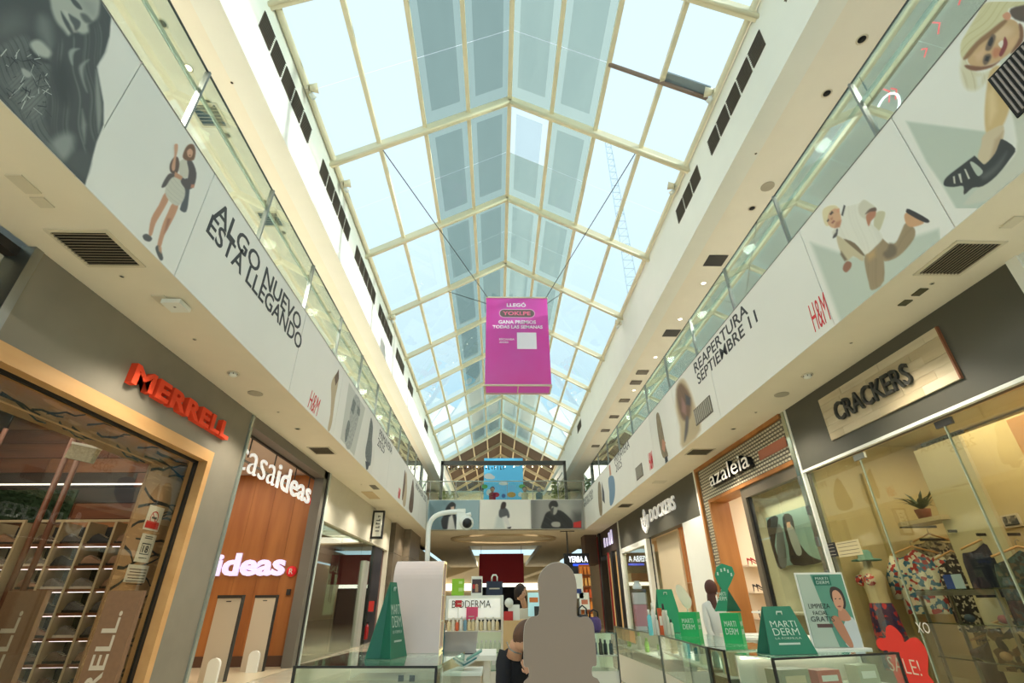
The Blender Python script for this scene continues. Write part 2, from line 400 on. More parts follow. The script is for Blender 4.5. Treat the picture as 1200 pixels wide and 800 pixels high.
# ------------------------------------------------------------------ ground floor shopfronts
def room(name_side, x0, x1, y0, y1, zt, mw, mc, mf, lab, power, lcol=(1, .85, .65), base=0):
    """shop interior: two side walls, back wall, ceiling, floor and its own lamp"""
    s = name_side; xb = x1
    sg = 1 if x1 > x0 else -1
    struct('wall_'+s, mw, xb, xb+sg*.1, y0, y1, 0, zt, label='back wall of '+lab)
    struct('wall_'+s, mw, x0+sg*.12, xb, y0-.0, y0+.06, 0, zt, label='near side wall of '+lab)
    struct('wall_'+s, mw, x0+sg*.12, xb, y1-.06, y1, 0, zt, label='far side wall of '+lab)
    struct('ceiling', mc, x0+sg*.1, xb, y0, y1, zt, zt+.08, label='ceiling of '+lab)
    struct('floor', mf, x0, xb, y0, y1, F+.001, F+.004, label='floor of '+lab)
    if power: area(name_side+'_shop_lamp', ((x0+xb)/2, (y0+y1)/2, zt-.05), abs(x1-x0)*.6, power, lcol, sy=(y1-y0)*.6)
M_gfac = mat('grey_render', (138, 130, 114), .85, noise=.12, nscale=2.5)
M_trimw = mat('light_wood_trim', (214, 168, 112), .5, c2=(200, 150, 92), nscale=4, stretch=(1, .2, 1))
M_char = mat('charcoal_panel', (80, 78, 68), .5, noise=.03)
M_cond = mat('warm_shop_wall', (205, 185, 150), .6)
M_brnw = mat('brown_shop_wall', (92, 66, 48), .6)
# --- left 1: outdoor shoe shop
lw = B(WL-.25, WL, 3.3, 7.22, 3.29, ZS).build('wall_left', M_gfac, None, kind='structure', label='grey rendered facade of the shoe shop')
B(WL-.25, WL, 6.5, 7.22, 0, 3.29).build('pier', M_gfac, lw, local=False)
tr = thing('trim_5', (WL, 5, 3.2), 'light wooden frame around the shoe shop opening', None, kind='structure')
boxpart('head_board', M_trimw, tr, WL-.22, WL+.015, 2.4, 6.5, 3.15, 3.29)
boxpart('jamb_board', M_trimw, tr, WL-.22, WL+.015, 6.4, 6.5, 0, 3.15)
boxpart('dark_gasket', M_black, tr, WL-.13, WL-.1, 2.4, 6.4, 3.12, 3.15); boxpart('dark_gasket', M_black, tr, WL-.13, WL-.1, 6.34, 6.4, 0, 3.15)
struct('wall_left', M_soff, WL-1.2, WL-.3, -3, 2.6, 0, ZS, label='cream wall nearer than the shoe shop')
boxpart('edge_strip', mat('mirror_strip', (190, 200, 190), .15, metal=.6), tr, WL-.04, WL+.025, 7.23, 7.29, 0, 4.09)
tr = thing('trim_6', (WL, 3.28, 0), 'polished metal edge strip at the near end of the shoe shop facade', None, kind='structure')
boxpart('strip', M_steel, tr, WL-.2, WL+.01, 3.22, 3.3, 0, ZS); boxpart('side_panel', M_soff, tr, WL-.9, WL-.2, 3.1, 3.22, 3.3, ZS)
room('left', WL, -7.2, 3.0, 7.1, 4.0, M_brnw, mat('dark_ceiling', (50, 42, 36), .8), mat('brown_floor', (90, 70, 52), .5), 'the shoe shop', 62, (1, .88, .7))
# leaf-print portal inside the glass
M_lp = mat('tan_board', (186, 146, 104), .6, c2=(156, 118, 80), nscale=14, stretch=(1, .15, 1), kind='wave')
pt = thing('print_portal', (-4.1, 5, 0), 'tan wood-grain portal with black branch lines behind the shoe shop glass', 'portal')
ptop = boxpart('lintel', M_lp, pt, -4.25, -4.1, 3.12, 5.86, 3.0, 3.2); pcol = boxpart('column', M_lp, pt, -4.13, -4.1, 5.84, 6.8, 0, 3.2)
boxpart('lintel_edge', M_trimw, pt, -4.26, -4.09, 3.12, 5.86, 2.985, 3.0)
br = MB(); rr = random.Random(3)
def branch(b, y, z, dy, dz, n, wdt):
    for i in range(n):
        y2, z2 = y+dy*(.7+.6*rr.random()), z+dz*(.5+rr.random())+rr.uniform(-.03, .03)
        b.quad((-4.0985, y, z-wdt), (-4.0985, y2, z2-wdt*.8), (-4.0985, y2, z2+wdt*.8), (-4.0985, y, z+wdt)); y, z, wdt = y2, z2, wdt*.9
for i in range(26):
    z = .5+i*.105; left = i % 2
    branch(br, 5.86 if left else 6.78, z, .11 if left else -.11, rr.uniform(-.07, .07), 5+i % 4, .019)
for i in range(17):
    branch(br, 3.2+i*.155, 3.02+.1*rr.random(), .1, rr.uniform(-.02, .045), 4, .012)
br.build('branch_print', M_black, pcol)
def sticker(lab, y0, y1, z0, z1, bgc, draw=None, x=-4.096, cat='sign'):
    t = thing('notice_sign', (x, (y0+y1)/2, z0), lab, cat)
    boxpart('panel', bgc, t, x-.003, x, y0, y1, z0, z1)
    if draw: draw(t, x+.001, y0, y1, z0, z1)
    return t
M_paper = mat('printed_paper', (205, 195, 175), .6); M_red = mat('red_print', (190, 40, 34), .5); M_ink = mat('black_print', (32, 30, 30), .6)
def d1(t, x, y0, y1, z0, z1):
    yc, zc, r = (y0+y1)/2, z1-.13, .075
    b = MB()
    for k in range(20):
        a, c = 2*math.pi*k/20, 2*math.pi*(k+1)/20
        b.quad(*[(x, yc+rr_*math.cos(q), zc+rr_*math.sin(q)) for q, rr_ in ((a, r), (c, r), (c, r*.82), (a, r*.82))])
    b.quad((x, yc-.05, zc+.06), (x, yc-.06, zc+.05), (x, yc+.05, zc-.06), (x, yc+.06, zc-.05)); b.build('ban_ring', M_red, t)
    boxpart('cigarette', M_ink, t, x, x+.001, yc-.045, yc+.045, zc-.012, zc+.012); boxpart('red_band', M_red, t, x, x+.001, y0+.02, y1-.02, z0+.02, z0+.1)
def d2(t, x, y0, y1, z0, z1):
    yc = (y0+y1)/2; b = MB()
    for (a, c, d, e) in ((-.08, .08, .19, .2), (-.08, .08, .08, .09), (-.08, -.072, .08, .2), (.072, .08, .08, .2)): b.box(x, x+.001, yc+a, yc+c, z0+d, z0+e)
    for zz in (.27, .25, .04): b.box(x, x+.001, yc-.07, yc+.07, z0+zz, z0+zz+.008)
    b.build('frame_print', M_ink, t); text_fit('18', M_ink, t, (x+.001, yc-.05, z0+.1), (0, 1, 0), (0, 0, 1), .1, .075, .001, offset=.01)
def d3(t, x, y0, y1, z0, z1):
    b = MB()
    for j in range(6): b.box(x, x+.001, y0+.03+.02*(j % 2), y1-.03, z1-.05-j*.03, z1-.042-j*.03)
    b.build('text_lines', M_ink, t)
sticker('square no-smoking sign with red ring, top notice on the leaf-print column', 6.05, 6.33, 2.28, 2.55, M_paper, d1)
sticker('cream notice with a boxed 18, middle notice on the leaf-print column', 6.08, 6.34, 1.94, 2.24, M_paper, d2)
sticker('wide cream notice with text lines, lowest notice on the leaf-print column', 6.02, 6.38, 1.73, 1.91, M_paper, d3)
# glass front
gw = thing('shop_window', (WL-.11, 4.5, 0), 'large glass pane of the shoe shop front', 'window')
boxpart('pane', glass('shoe_glass', (248, 248, 244), refl=.015), gw, WL-.12, WL-.11, 2.6, 6.37, 0, 3.13)
# plank wall, moss, LED rail
PLY = 6.98
pw_ = thing('plank_cladding', (-6, PLY, 0), 'reclaimed plank cladding of mixed browns on the shoe shop side wall', 'cladding')
shades = [mat('plank_%s' % n, c, .6, c2=c3, nscale=6, stretch=(.3, 1, 2)) for n, c, c3 in (('mid', (150, 98, 58), (122, 76, 44)), ('red', (128, 76, 46), (104, 60, 38)), ('dark', (64, 44, 36), (46, 34, 30)), ('light', (178, 122, 72), (150, 100, 60)))]
z = 2.32; row = 0
while z < 3.98:
    x = -7.1+rr.random()*.6-.6; h = .205
    while x < -4.05:
        L = rr.uniform(.8, 1.7); a, b_ = max(x, -7.1), min(x+L, -4.05)
        if b_ > a+.05:
            si = rr.choice([0, 0, 1, 1, 3]) if row not in (2, 3) else rr.choice([2, 2, 1])
            B(a+.003, b_-.003, PLY-.02-rr.random()*.012, PLY, z+.004, z+h-.004).build('plank', shades[si], pw_)
        x += L
    z += h; row += 1
    if z+h > 3.99: break
boxpart('plain_backing', M_brnw, pw_, -7.1, -4.05, PLY, PLY+.05, 0, 3.98)
MB().box(-7.1, -4.3, PLY-.06, PLY-.045, 2.965, 2.985).build('light_rail', mat('led_white', (255, 250, 240), emit=1.3), None, label='thin white light rail across the plank wall of the shoe shop', cat='light')
mo = MB()
for i in range(900):
    x, zz = rr.uniform(-7, -5.75), rr.uniform(2.5, 2.88); a = rr.uniform(0, 6.28); l = rr.uniform(.02, .05)
    mo.add([(x, PLY-.05, zz), (x+l*math.cos(a), PLY-.09-rr.random()*.05, zz+l*math.sin(a)), (x+.012, PLY-.05, zz+.012)], [(0, 1, 2)])
mo.box(-7.05, -5.72, PLY-.06, PLY-.04, 2.48, 2.9)
mo.build('moss_panel', mat('moss_green', (40, 66, 40), .9), None, label='dark green moss panel on the plank wall left of the wooden poles', cat='panel', kind='stuff')
# shelves with shoes
M_shc = mat('shelf_cream', (196, 176, 138), .6); M_shw = mat('shelf_wood', (120, 72, 42), .5); M_led = mat('shelf_led', (255, 240, 240), emit=2.2)
shoe_m = [mat('shoe_'+n, c, .7, noise=.3, nscale=20) for n, c in (('black', (34, 32, 34)), ('grey', (84, 80, 78)), ('brown', (96, 72, 54)), ('tan', (150, 112, 84)), ('navy', (38, 42, 54)), ('taupe', (112, 102, 92)))]
def make_shoe(mm, sole):
    t = thing('hiking_shoe', (0, 0, 0), 'shoe', 'shoe', 'hiking shoes on the lit shelves')
    b = MB(); b.smooth = True
    prof = [(-.14, .035, .05, .06), (-.12, .042, .105, .10), (-.07, .042, .125, .12), (-.02, .042, .10, .10), (.03, .046, .075, .07), (.08, .048, .06, .055), (.125, .036, .045, .04), (.145, .012, .03, .03)]
    n = 10; vs = []
    for (x, wd, h, h2) in prof:
        for k in range(n):
            a = math.pi*k/(n-1); vs.append((x, -wd*math.cos(a), .022+max(h-.022, .01)*math.sin(a)**.7))
    fs = [(i*n+k, i*n+k+1, (i+1)*n+k+1, (i+1)*n+k) for i in range(len(prof)-1) for k in range(n-1)]
    fs += [tuple(range(n)), tuple(range((len(prof)-1)*n, len(prof)*n))[::-1]]
    b.add(vs, fs); up_ = b.build('upper', mm, t, local=True)
    s_ = MB(); pl = [(-.15, -.04), (-.05, -.045), (.06, -.05), (.13, -.038), (.155, 0), (.13, .038), (.06, .05), (-.05, .045), (-.15, .04)]
    s_.prism([(x, y, 0) for x, y in pl], (0, 0, .028)); s_.build('sole', sole, t, local=True)
    l = MB()
    for k in range(4): l.obox((-.03+k*.025, 0, .115-k*.013), (.003, 0, 0), (0, .028, 0), (.0, 0, .004))
    l.build('laces', M_paper, up_, local=True)
    return t
def ordinal(i): return ['first', 'second', 'third', 'fourth', 'fifth', 'sixth', 'seventh', 'eighth', 'ninth', 'tenth'][i]
protos = [make_shoe(m_, M_black if i != 5 else M_paper) for i, m_ in enumerate(shoe_m)]; used = [False]*len(protos)
zr = [2.44-.252*i for i in range(9)]
for un, (xa, nc, cw) in enumerate([(-7.0, 3, .34), (-5.84, 5, .335)]):
    xb = xa+nc*cw
    sh = thing('shoe_shelf', ((xa+xb)/2, 6.8, 0), ['cream shelving with lit shelves left of the wooden poles', 'cream shelving with lit shelves right of the wooden poles'][un], 'shelf')
    for i in range(nc+1): boxpart('upright', M_shc, sh, xa+i*cw-.014, xa+i*cw+.014, 6.62, 6.94, .05, 2.44)
    boxpart('back_panel', mat('cell_dark', (30, 26, 30), .7), sh, xa, xb, 6.935, 6.95, .05, 2.42)
    boxpart('top_rail', M_shc, sh, xa-.014, xb+.014, 6.62, 6.65, 2.44, 2.47)
    for r_ in range(1, 9):
        s_ = boxpart('shelf_board', M_shw, sh, xa, xb, 6.63, 6.94, zr[r_]-.03, zr[r_])
        boxpart('light_strip', M_led, s_, xa+.02, xb-.02, 6.68, 6.69, zr[r_]-.038, zr[r_]-.031)
    for r_ in range(1, 9):
        for c_ in range(nc):
            kk = rr.randrange(len(protos)); p = protos[kk]
            lab = '%s hiking shoe, %s shelf from top, %s from left, %s the poles' % (['black', 'grey', 'brown', 'tan', 'navy', 'taupe'][kk], ordinal(r_-1), ordinal(c_), ['left of', 'right of'][un])
            pos = (xa+(c_+.5)*cw+rr.uniform(-.01, .01), 6.72, zr[r_]+.001)
            if not used[kk]: used[kk] = True; p.location = pos; p['label'] = lab; q = p
            else: q = dup(p, loc=pos, label=lab)
            q.rotation_euler = (0, 0, rr.uniform(-.25, .25))
# wooden poles and hanging sign
pl_ = thing('wooden_poles', (-5.3, 6.3, 0), 'pair of round copper-brown wooden poles in front of the shoe shelves', 'pole')
M_pole = mat('copper_wood', (118, 66, 36), .45, c2=(92, 50, 28), nscale=5, stretch=(1, 1, .1))
for px in (88, 103):
    q = P(px, 510, 1, 5.9); MB().tube([(q.x, 5.9, 0), (q.x, 5.9, q.z+.05)], .03, 10).build('pole', M_pole, pl_)
q = P(7, 502, 1, 5.9)
MB().tube([(q.x, 5.9, 0), (q.x, 5.9, q.z)], .025, 8).build('wooden_pole', M_pole, None, label='single wooden pole cut by the left edge of the picture', cat='pole')
hs = thing('hanging_sign', P(97, 530, 1, 5.3), 'small off-white ribbed sign box hanging behind the shoe shop glass', 'sign')
a_, b_ = P(80, 535, 1, 5.3), P(114, 528, 1, 5.3)
MB().obox((a_+b_)/2, (.145, 0, -.03), (0, .03, 0), (.012, 0, .075)).build('box', mat('raffia', (190, 180, 150), .8, noise=.3, nscale=40), hs)
MB().obox((a_+b_)/2+Vector((.012, 0, .085)), (.15, 0, -.03), (0, .035, 0), (.002, 0, .012)).build('top_bar', M_white, hs)
MB().tube([(a_+b_)/2+Vector((.1, 0, .08)), Vector(((a_.x+b_.x)/2+.14, 5.3, 3.99))], .003, 4).build('wire', M_steel, hs)
# anti-theft panel covers
M_tan = mat('tan_fabric', (138, 102, 72), .8, noise=.1, nscale=30); M_cl = mat('cover_letter', (205, 190, 165), .7)
for i, (pxl, pxr, lab) in enumerate([(128, 168, 'tan antenna cover with pale vertical lettering right of the shoe racks'), (10, 56, 'tan antenna cover with pale vertical lettering cut by the left picture edge')]):
    yy = 5.0; a_, b_ = P(pxl, 692, 1, yy), P(pxr, 690, 1, yy)
    t = thing('antenna_cover', (a_.x, yy, 0), lab, 'cover', 'anti-theft covers')
    x0, x1, zt = a_.x, b_.x, a_.z
    boxpart('panel', M_tan, t, x0, x1, yy, yy+.06, 0, zt)
    text_fit('MERRELL.', M_cl, t, (x0+.62*(x1-x0), yy-.001, zt-1.28), (0, 0, 1), (-1, 0, 0), 1.12, .13, .003, offset=.012)
# red sign
rs = thing('shop_sign', (WL, 5.6, 3.5), 'red raised block-letter sign on the grey facade of the shoe shop', 'sign')
text_fit('MERRELL', mat('sign_red', (236, 70, 30), .8), rs, (WL+.001, 4.62, 3.5), (0, 1, 0), (0, 0, 1), 2.0, .215, .07, offset=.035, per_letter=True, space=1.08)
# --- left 2: home goods shop with suspended white letters
M_track = mat('track_grey', (118, 112, 102), .5, metal=.2)
t = thing('door_1', (WL, 9.2, 0), 'grey shutter frame of the home goods shop opening', None, kind='structure')
boxpart('head_rail', M_track, t, WL-.2, WL, 7.28, 11.05, 3.93, 4.1); boxpart('head_lip', M_dark, t, WL-.24, WL-.2, 7.28, 11.05, 3.9, 4.1)
boxpart('jamb', M_track, t, WL-.2, WL, 10.85, 11.05, 0, 4.1); boxpart('jamb_rail', M_dark, t, WL-.05, WL+.02, 11.05, 11.13, 0, 4.1)
boxpart('jamb_glass_edge', mat('bright_edge', (205, 215, 205), .2), t, WL-.02, WL+.03, 11.14, 11.22, 0, 4.1)
boxpart('near_jamb', mat('mirror_strip', (190, 200, 190), .15, metal=.6), t, WL-.3, WL-.02, 7.23, 7.29, 0, 4.1)
M_pinkc = mat('pale_ceiling', (214, 196, 182), .8)
struct('ceiling', M_pinkc, WL-.25, -9, 7.2, 11.25, 4.07, 4.15, label='pale ceiling of the home goods shop')
struct('wall_left', M_pinkc, -9.1, -9, 7.2, 11.25, 0, 4.07, label='back wall of the home goods shop')
struct('floor', mat('shop_pale_floor', (206, 192, 160), .3), -9, WL, 7.2, 11.25, F+.001, F+.004, label='floor of the home goods shop')
struct('wall_left', M_cond, -9, -4.2, 7.22, 7.27, 0, 4.07, label='near side wall of the home goods shop')
area('home_shop_lamp', (-5.9, 9.2, 4.0), 3, 75, (1, .9, .76), sy=3)
ww = thing('wood_wall', (-6, 11.2, 0), 'orange-brown timber display wall with lit lettering inside the home goods shop', 'wall')
q = P(374, 600, 1, 11.15); xr = q.x
x = -8.6
while x < xr-.16:
    boxpart('board', M_wood, ww, x+.002, min(x+.46, xr-.1)-.002, 11.15, 11.2, F+.18, 4.06); x += .46
boxpart('end_post', mat('light_oak', (205, 150, 92), .5), ww, xr-.1, xr+.02, 11.1, 11.2, F+.18, 4.06)
boxpart('plinth', mat('plinth_brown', (90, 62, 44), .6), ww, -8.6, xr+.02, 11.13, 11.2, F, F+.18)
boxpart('wall_socket', M_dark, ww, P(338, 690, 1, 11.1).x-.04, P(338, 690, 1, 11.1).x+.04, 11.12, 11.15, P(338, 697, 1, 11.1).z, P(338, 690, 1, 11.1).z)
M_ill = mat('lit_letter', (226, 216, 252), emit=.6)
a_, b_ = P(250, 675, 1, 11.1), P(333, 675, 1, 11.1)
ls = thing('lit_sign', (a_.x, 11.1, a_.z), 'glowing violet-white lettering on the timber wall', 'sign')
text_fit('ideas', M_ill, ls, (a_.x-.02, 11.14, a_.z), (1, 0, 0), (0, 0, 1), b_.x-a_.x, P(254, 648, 1, 11.1).z-a_.z, .04, offset=.035, per_letter=True)
MB().lathe([(.1, 0), (.1, .03)], n=20).xf(Matrix.Translation((b_.x+.12, 11.14, a_.z+.08)) @ Matrix.Rotation(math.pi/2, 4, 'X')).build('red_dot', mat('dot_red', (205, 30, 36), emit=.4), ls)
text_fit('R', M_white, ls, (b_.x+.08, 11.1, a_.z+.03), (1, 0, 0), (0, 0, 1), .08, .1, .008)
M_signw = mat('white_sign_letter', (244, 244, 242), emit=.55)
def yz(px, py, x=-4.0): q = P(px, py, 0, x); return q.y, q.z
ya, za = yz(284, 556); yb, zb = yz(319, 574); yc, zc2 = yz(320, 576); yd, zd = yz(357, 590)
cs = thing('shop_sign', (-4.0, (ya+yd)/2, 3.4), 'white suspended lowercase lettering, half hidden by the grey pier', 'sign')
M_ls = mat('letter_side', (170, 165, 160), .5)
text_fit('casa', M_signw, cs, (-4.02, 7.5, 3.36), (0, 1, 0), (0, 0, 1), 1.45, .33, .02, offset=-.012, per_letter=True)
text_fit('ideas', M_signw, cs, (-4.02, 9.02, 3.36), (0, 1, 0), (0, 0, 1), 1.78, .44, .02, offset=.012, per_letter=True)
MB().box(-4.02, -3.99, 10.86, 11.0, 3.37, 3.51).build('red_dot', MATS['dot_red'], cs)
for yy in (7.9, 8.9, 9.9, 10.7): MB().tube([(-4.05, yy, 3.6), (-4.05, yy, 4.07)], .012, 6).build('hanger_rod', M_dark, cs)
boxpart('back_rail', M_track, cs, -4.07, -4.05, 7.5, 10.9, 3.52, 3.55)
M_gate = mat('gate_beige', (196, 182, 160), .5)
for i, (px, py, pt_, lab) in enumerate([(270, 697, 285, 'beige anti-theft gate with dark cap, nearer the grey pier'), (312, 697, 325, 'beige anti-theft gate with dark cap, nearer the grey track jamb')]):
    yy = (9.1, 10.4)[i]; q = P(px, py, 1, yy); wd = .19
    t = thing('security_gate', (q.x, yy, 0), lab, 'gate', 'anti-theft gates of the home goods shop')
    b = MB(); n = 8; outl = [(q.x-wd, F), (q.x+wd, F), (q.x+wd, q.z-.04)]+[(q.x+wd*math.cos(math.pi*k/n), q.z-.04+.03*math.sin(math.pi*k/n)) for k in range(1, n)]+[(q.x-wd, q.z-.04)]
    b.prism([(x, yy, z_) for x, z_ in outl], (0, .1, 0)); b.build('panel', M_gate, t)
    bb = MB(); bb.box(q.x-wd-.01, q.x+wd+.01, yy-.01, yy+.11, q.z-.045, q.z-.0); bb.build('cap', M_dark, t)
    boxpart('edge_strip', M_dark, t, q.x+wd, q.x+wd+.015, yy, yy+.1, 0, q.z-.03); boxpart('slot', M_dark, t, q.x-.04, q.x+.04, yy-.004, yy, q.z-.1, q.z-.085)
    b2 = MB(); outl = [(q.x-.02, F), (q.x+.16, F), (q.x+.16, F+.25)]+[(q.x+.07+.09*math.cos(math.pi*k/8), F+.25+.08*math.sin(math.pi*k/8)) for k in range(1, 8)]+[(q.x-.02, F+.25)]
    b2.prism([(x, yy-.16, z_) for x, z_ in outl], (0, .06, 0)); b2.build('foot_shield', M_white, t)
# --- left 3: glazed shop with plain cream upper wall
struct('wall_left', mat('cream_wall', (206, 200, 180), .7, noise=.04), WL-.2, WL, 11.22, 18.5, 3.1, ZS, label='cream upper wall above the third shopfront on the left')
struct('wall_left', MATS['cream_wall'], WL-.2, WL, 18.3, 18.5, 0, 3.1, label='cream pier at the far end of the third shopfront')
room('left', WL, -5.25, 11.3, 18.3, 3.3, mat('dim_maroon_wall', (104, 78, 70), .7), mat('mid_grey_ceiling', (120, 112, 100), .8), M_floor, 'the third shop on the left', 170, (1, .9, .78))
gw = thing('shop_window', (WL-.1, 14, 0), 'tall glass front of the third shop on the left', 'window')
for a_, b_ in ((11.25, 13.2), (13.22, 15.2), (15.22, 16.6)): boxpart('pane', glass('left_glass', (215, 220, 210), refl=.1), gw, WL-.11, WL-.1, a_, b_, .3, 3.1)
boxpart('sill', M_floor, gw, WL-.18, WL+.0, 11.25, 18.3, 0, .3); boxpart('door_frame', M_black, gw, WL-.16, WL-.06, 16.6, 16.72, 0, 3.1)
boxpart('post', mat('silver_post', (170, 168, 160), .5), gw, WL-.14, WL-.02, 15.6, 16.0, 0, 2.6)
boxpart('dark_door', mat('navy_door', (22, 24, 38), .4), gw, WL-.12, WL-.08, 16.75, 17.9, 0, 3.1)
st = thing('hanging_poster', (-4.3, 12.6, 0), 'long pale green hanging poster with a dark standing figure inside the glazed shop', 'poster')
ph = P(392, 660, 0, -4.3); pb = P(383, 730, 0, -4.3)
boxpart('sheet', mat('pale_green_print', (190, 200, 178), .6), st, -4.31, -4.3, ph.y-.35, ph.y+.45, 1.25, ph.z-.25)
boxpart('header', M_dark, st, -4.31, -4.3, ph.y-.35, ph.y+.45, ph.z-.25, ph.z); MB().tube([(-4.305, ph.y+.05, ph.z), (-4.305, ph.y+.05, 3.3)], .004, 5).build('wire', M_dark, st)
text_fit('SALE', M_paper, st, (-4.298, ph.y-.25, ph.z-.2), (0, 1, 0), (0, 0, 1), .6, .14, .002)
b = MB(); yc_, z0_ = ph.y+.05, 1.5
for pts in ([(-.05, 1.1), (.05, 1.1), (.06, 1.2), (0, 1.25), (-.06, 1.2)], [(-.12, .5), (.12, .5), (.14, 1.0), (.05, 1.08), (-.05, 1.08), (-.14, 1.0)], [(-.12, .5), (-.1, .05), (-.03, .05), (0, .5)], [(.12, .5), (.1, .0), (.03, .0), (0, .5)]):
    b.quad(*[(-4.2985, yc_+a*1.2, z0_+c*.85) for a, c in pts])
b.build('printed_figure', M_ink, st)
fe = thing('fire_extinguisher', (-3.95, 16.9, .3), 'red fire extinguisher standing at the dark door of the glazed shop', 'extinguisher')
q = P(430, 735, 1, 16.4)
MB().lathe([(.05, 0), (.055, .02), (.055, .3), (.03, .36), (.015, .38), (.015, .4)], (q.x, 16.4, q.z-.3), 12).build('cylinder', mat('extinguisher_red', (150, 20, 22), .3), fe)
MB().box(q.x-.03, q.x+.04, 16.38, 16.42, q.z+.1, q.z+.14).build('valve', M_black, fe)
MB().box(q.x-.06, q.x+.1, 16.55, 16.56, q.z+.4, q.z+.68).build('notice_sign', M_red, None, label='small red notice above the fire extinguisher', cat='sign')
ts = thing('blade_sign', (WL+.2, 17.3, 3.4), 'small black-framed white blade sign with vertical lettering high on the cream wall', 'sign')
a_, b_ = P(442, 607, 1, 15.6), P(452, 637, 1, 15.6)
boxpart('box', M_black, ts, WL-.0, WL+.35, 15.6, 15.72, 3.2, 4.0); boxpart('face', M_vinyl, ts, WL+.06, WL+.31, 15.59, 15.6, 3.26, 3.94)
glyphs(ts, M_ink, (WL+.25, 15.588, 3.36), (0, 0, 1), (-1, 0, 0), .5, .12, 5)
struct('wall_left', mat('black_reveal', (24, 24, 26), .5), WL-.3, WL-.1, 18.5, 18.9, 0, ZS, label='black reveal beside the stone column')
col = thing('stone_column', (WL, 20, 0), 'grey-brown stone clad column left of the far passage', 'column')
M_stone = mat('brown_stone', (128, 114, 94), .35, noise=.15, nscale=7)
for k, (a, c) in enumerate([(0, 1.02), (1.03, 2.05), (2.06, 3.08), (3.09, ZS)]):
    boxpart('stone_slab', M_stone, col, WL-.4, WL+.1, 18.9, 20.7, a, c); boxpart('stone_slab', M_stone, col, WL-.4, WL+.35, 20.71, 23.5, a, c)
# ------------------------------------------------------------------ right shopfronts
struct('wall_right', M_white, WR, WR+.3, -3, 3.2, 0, ZS, label='white wall nearer than the clothes shop')
struct('trim_7', M_white, WR-.02, WR+.1, 3.2, 3.3, 0, ZS, label='white corner trim at the near end of the charcoal fascia')
struct('wall_right', M_char, WR, WR+.2, 3.3, 7.03, 3.16, ZS, label='charcoal fascia panel of the clothes shop')
tr = thing('trim_8', (WR, 5, 3.1), 'slim white trim around the clothes shop window', None, kind='structure')
boxpart('head', M_white, tr, WR-.008, WR+.04, 3.3, 7.08, 3.125, 3.16); boxpart('jamb', M_white, tr, WR-.012, WR+.04, 7.035, 7.07, 0, ZS)
sb = thing('shop_sign', (WR-.06, 5.2, 3.36), 'pale plank sign board with dark capital letters on the charcoal fascia', 'sign')
pm = [mat('sign_plank_'+n, c, .6, c2=c2, nscale=5, stretch=(1, .25, 2)) for n, c, c2 in (('a', (200, 186, 156), (180, 164, 134)), ('b', (190, 174, 142), (172, 156, 126)), ('c', (208, 196, 168), (190, 176, 148)))]
rr = random.Random(5)
for r_ in range(6):
    z0 = 3.36+r_*.096; y = 4.16-rr.random()*.4
    while y < 6.2:
        L = rr.uniform(.45, .75); a, c = max(y, 4.16), min(y+L, 6.2)
        if c-a > .02: B(WR-.022-rr.random()*.004, WR, a+.0015, c-.0015, z0+.001, z0+.095).build('plank', pm[rr.randrange(3)], sb)
        y += L
boxpart('end_cap', mat('copper_edge', (140, 86, 56), .5), sb, WR-.028, WR, 4.14, 4.16, 3.36, 3.936)
text_fit('CRACKERS', mat('sign_letter_dark', (52, 52, 46), .6), sb, (WR-.028, 5.93, 3.53), (0, -1, 0), (0, 0, 1), 1.3, .24, .03, offset=.012, per_letter=True)
M_tanw = mat('tan_shop_wall', (206, 188, 140), .7, noise=.05)
room('right', WR, 8.3, 3.25, 7.05, 3.5, M_tanw, mat('shop_cream_ceiling', (190, 176, 146), .8), mat('shop_tan_floor', (150, 130, 104), .4), 'the clothes shop', 75, (1, .88, .68))
gw = thing('shop_window', (WR+.06, 5, 0), 'glass front of the clothes shop in three sheets', 'window')
for a_, b_ in ((3.3, 4.6), (4.61, 5.9), (5.91, 7.03)): boxpart('pane', glass('right_glass', (240, 240, 228), refl=.055), gw, WR+.05, WR+.06, a_, b_, 0, 3.1)
for y in (4.605, 5.905): boxpart('pane_edge', mat('glass_edge', (150, 160, 140), .2), gw, WR+.045, WR+.065, y-.006, y+.006, 0, 3.1)
boxpart('patch_fitting', M_steel, gw, WR+.04, WR+.07, 5.8, 6.0, 3.03, 3.1); boxpart('patch_fitting', M_dark, gw, WR+.04, WR+.07, 4.5, 4.7, 3.03, 3.1)
boxpart('door_closer', M_dark, gw, WR+.08, WR+.12, 4.5, 5.0, 2.93, 2.96)
# leaning display boards inside the window
for i, (a, c, x, z1, mm) in enumerate([(P(1006, 640, 0, 5.3).y, 6.94, 5.3, 3.1, mat('olive_board', (186, 168, 116), .7)), (5.45, 6.15, 5.5, 3.2, mat('pale_board', (196, 186, 150), .7)), (4.55, 5.2, 5.9, 3.3, mat('peach_board', (200, 150, 100), .7))]):
    B(x, x+.04, a, c, 0, z1).build('display_board', mm, None, label=['tall olive display board at the far end of the clothes shop window', 'pale display board behind the floral blouse', 'peach-toned display board behind the hanging skirts'][i], cat='board')
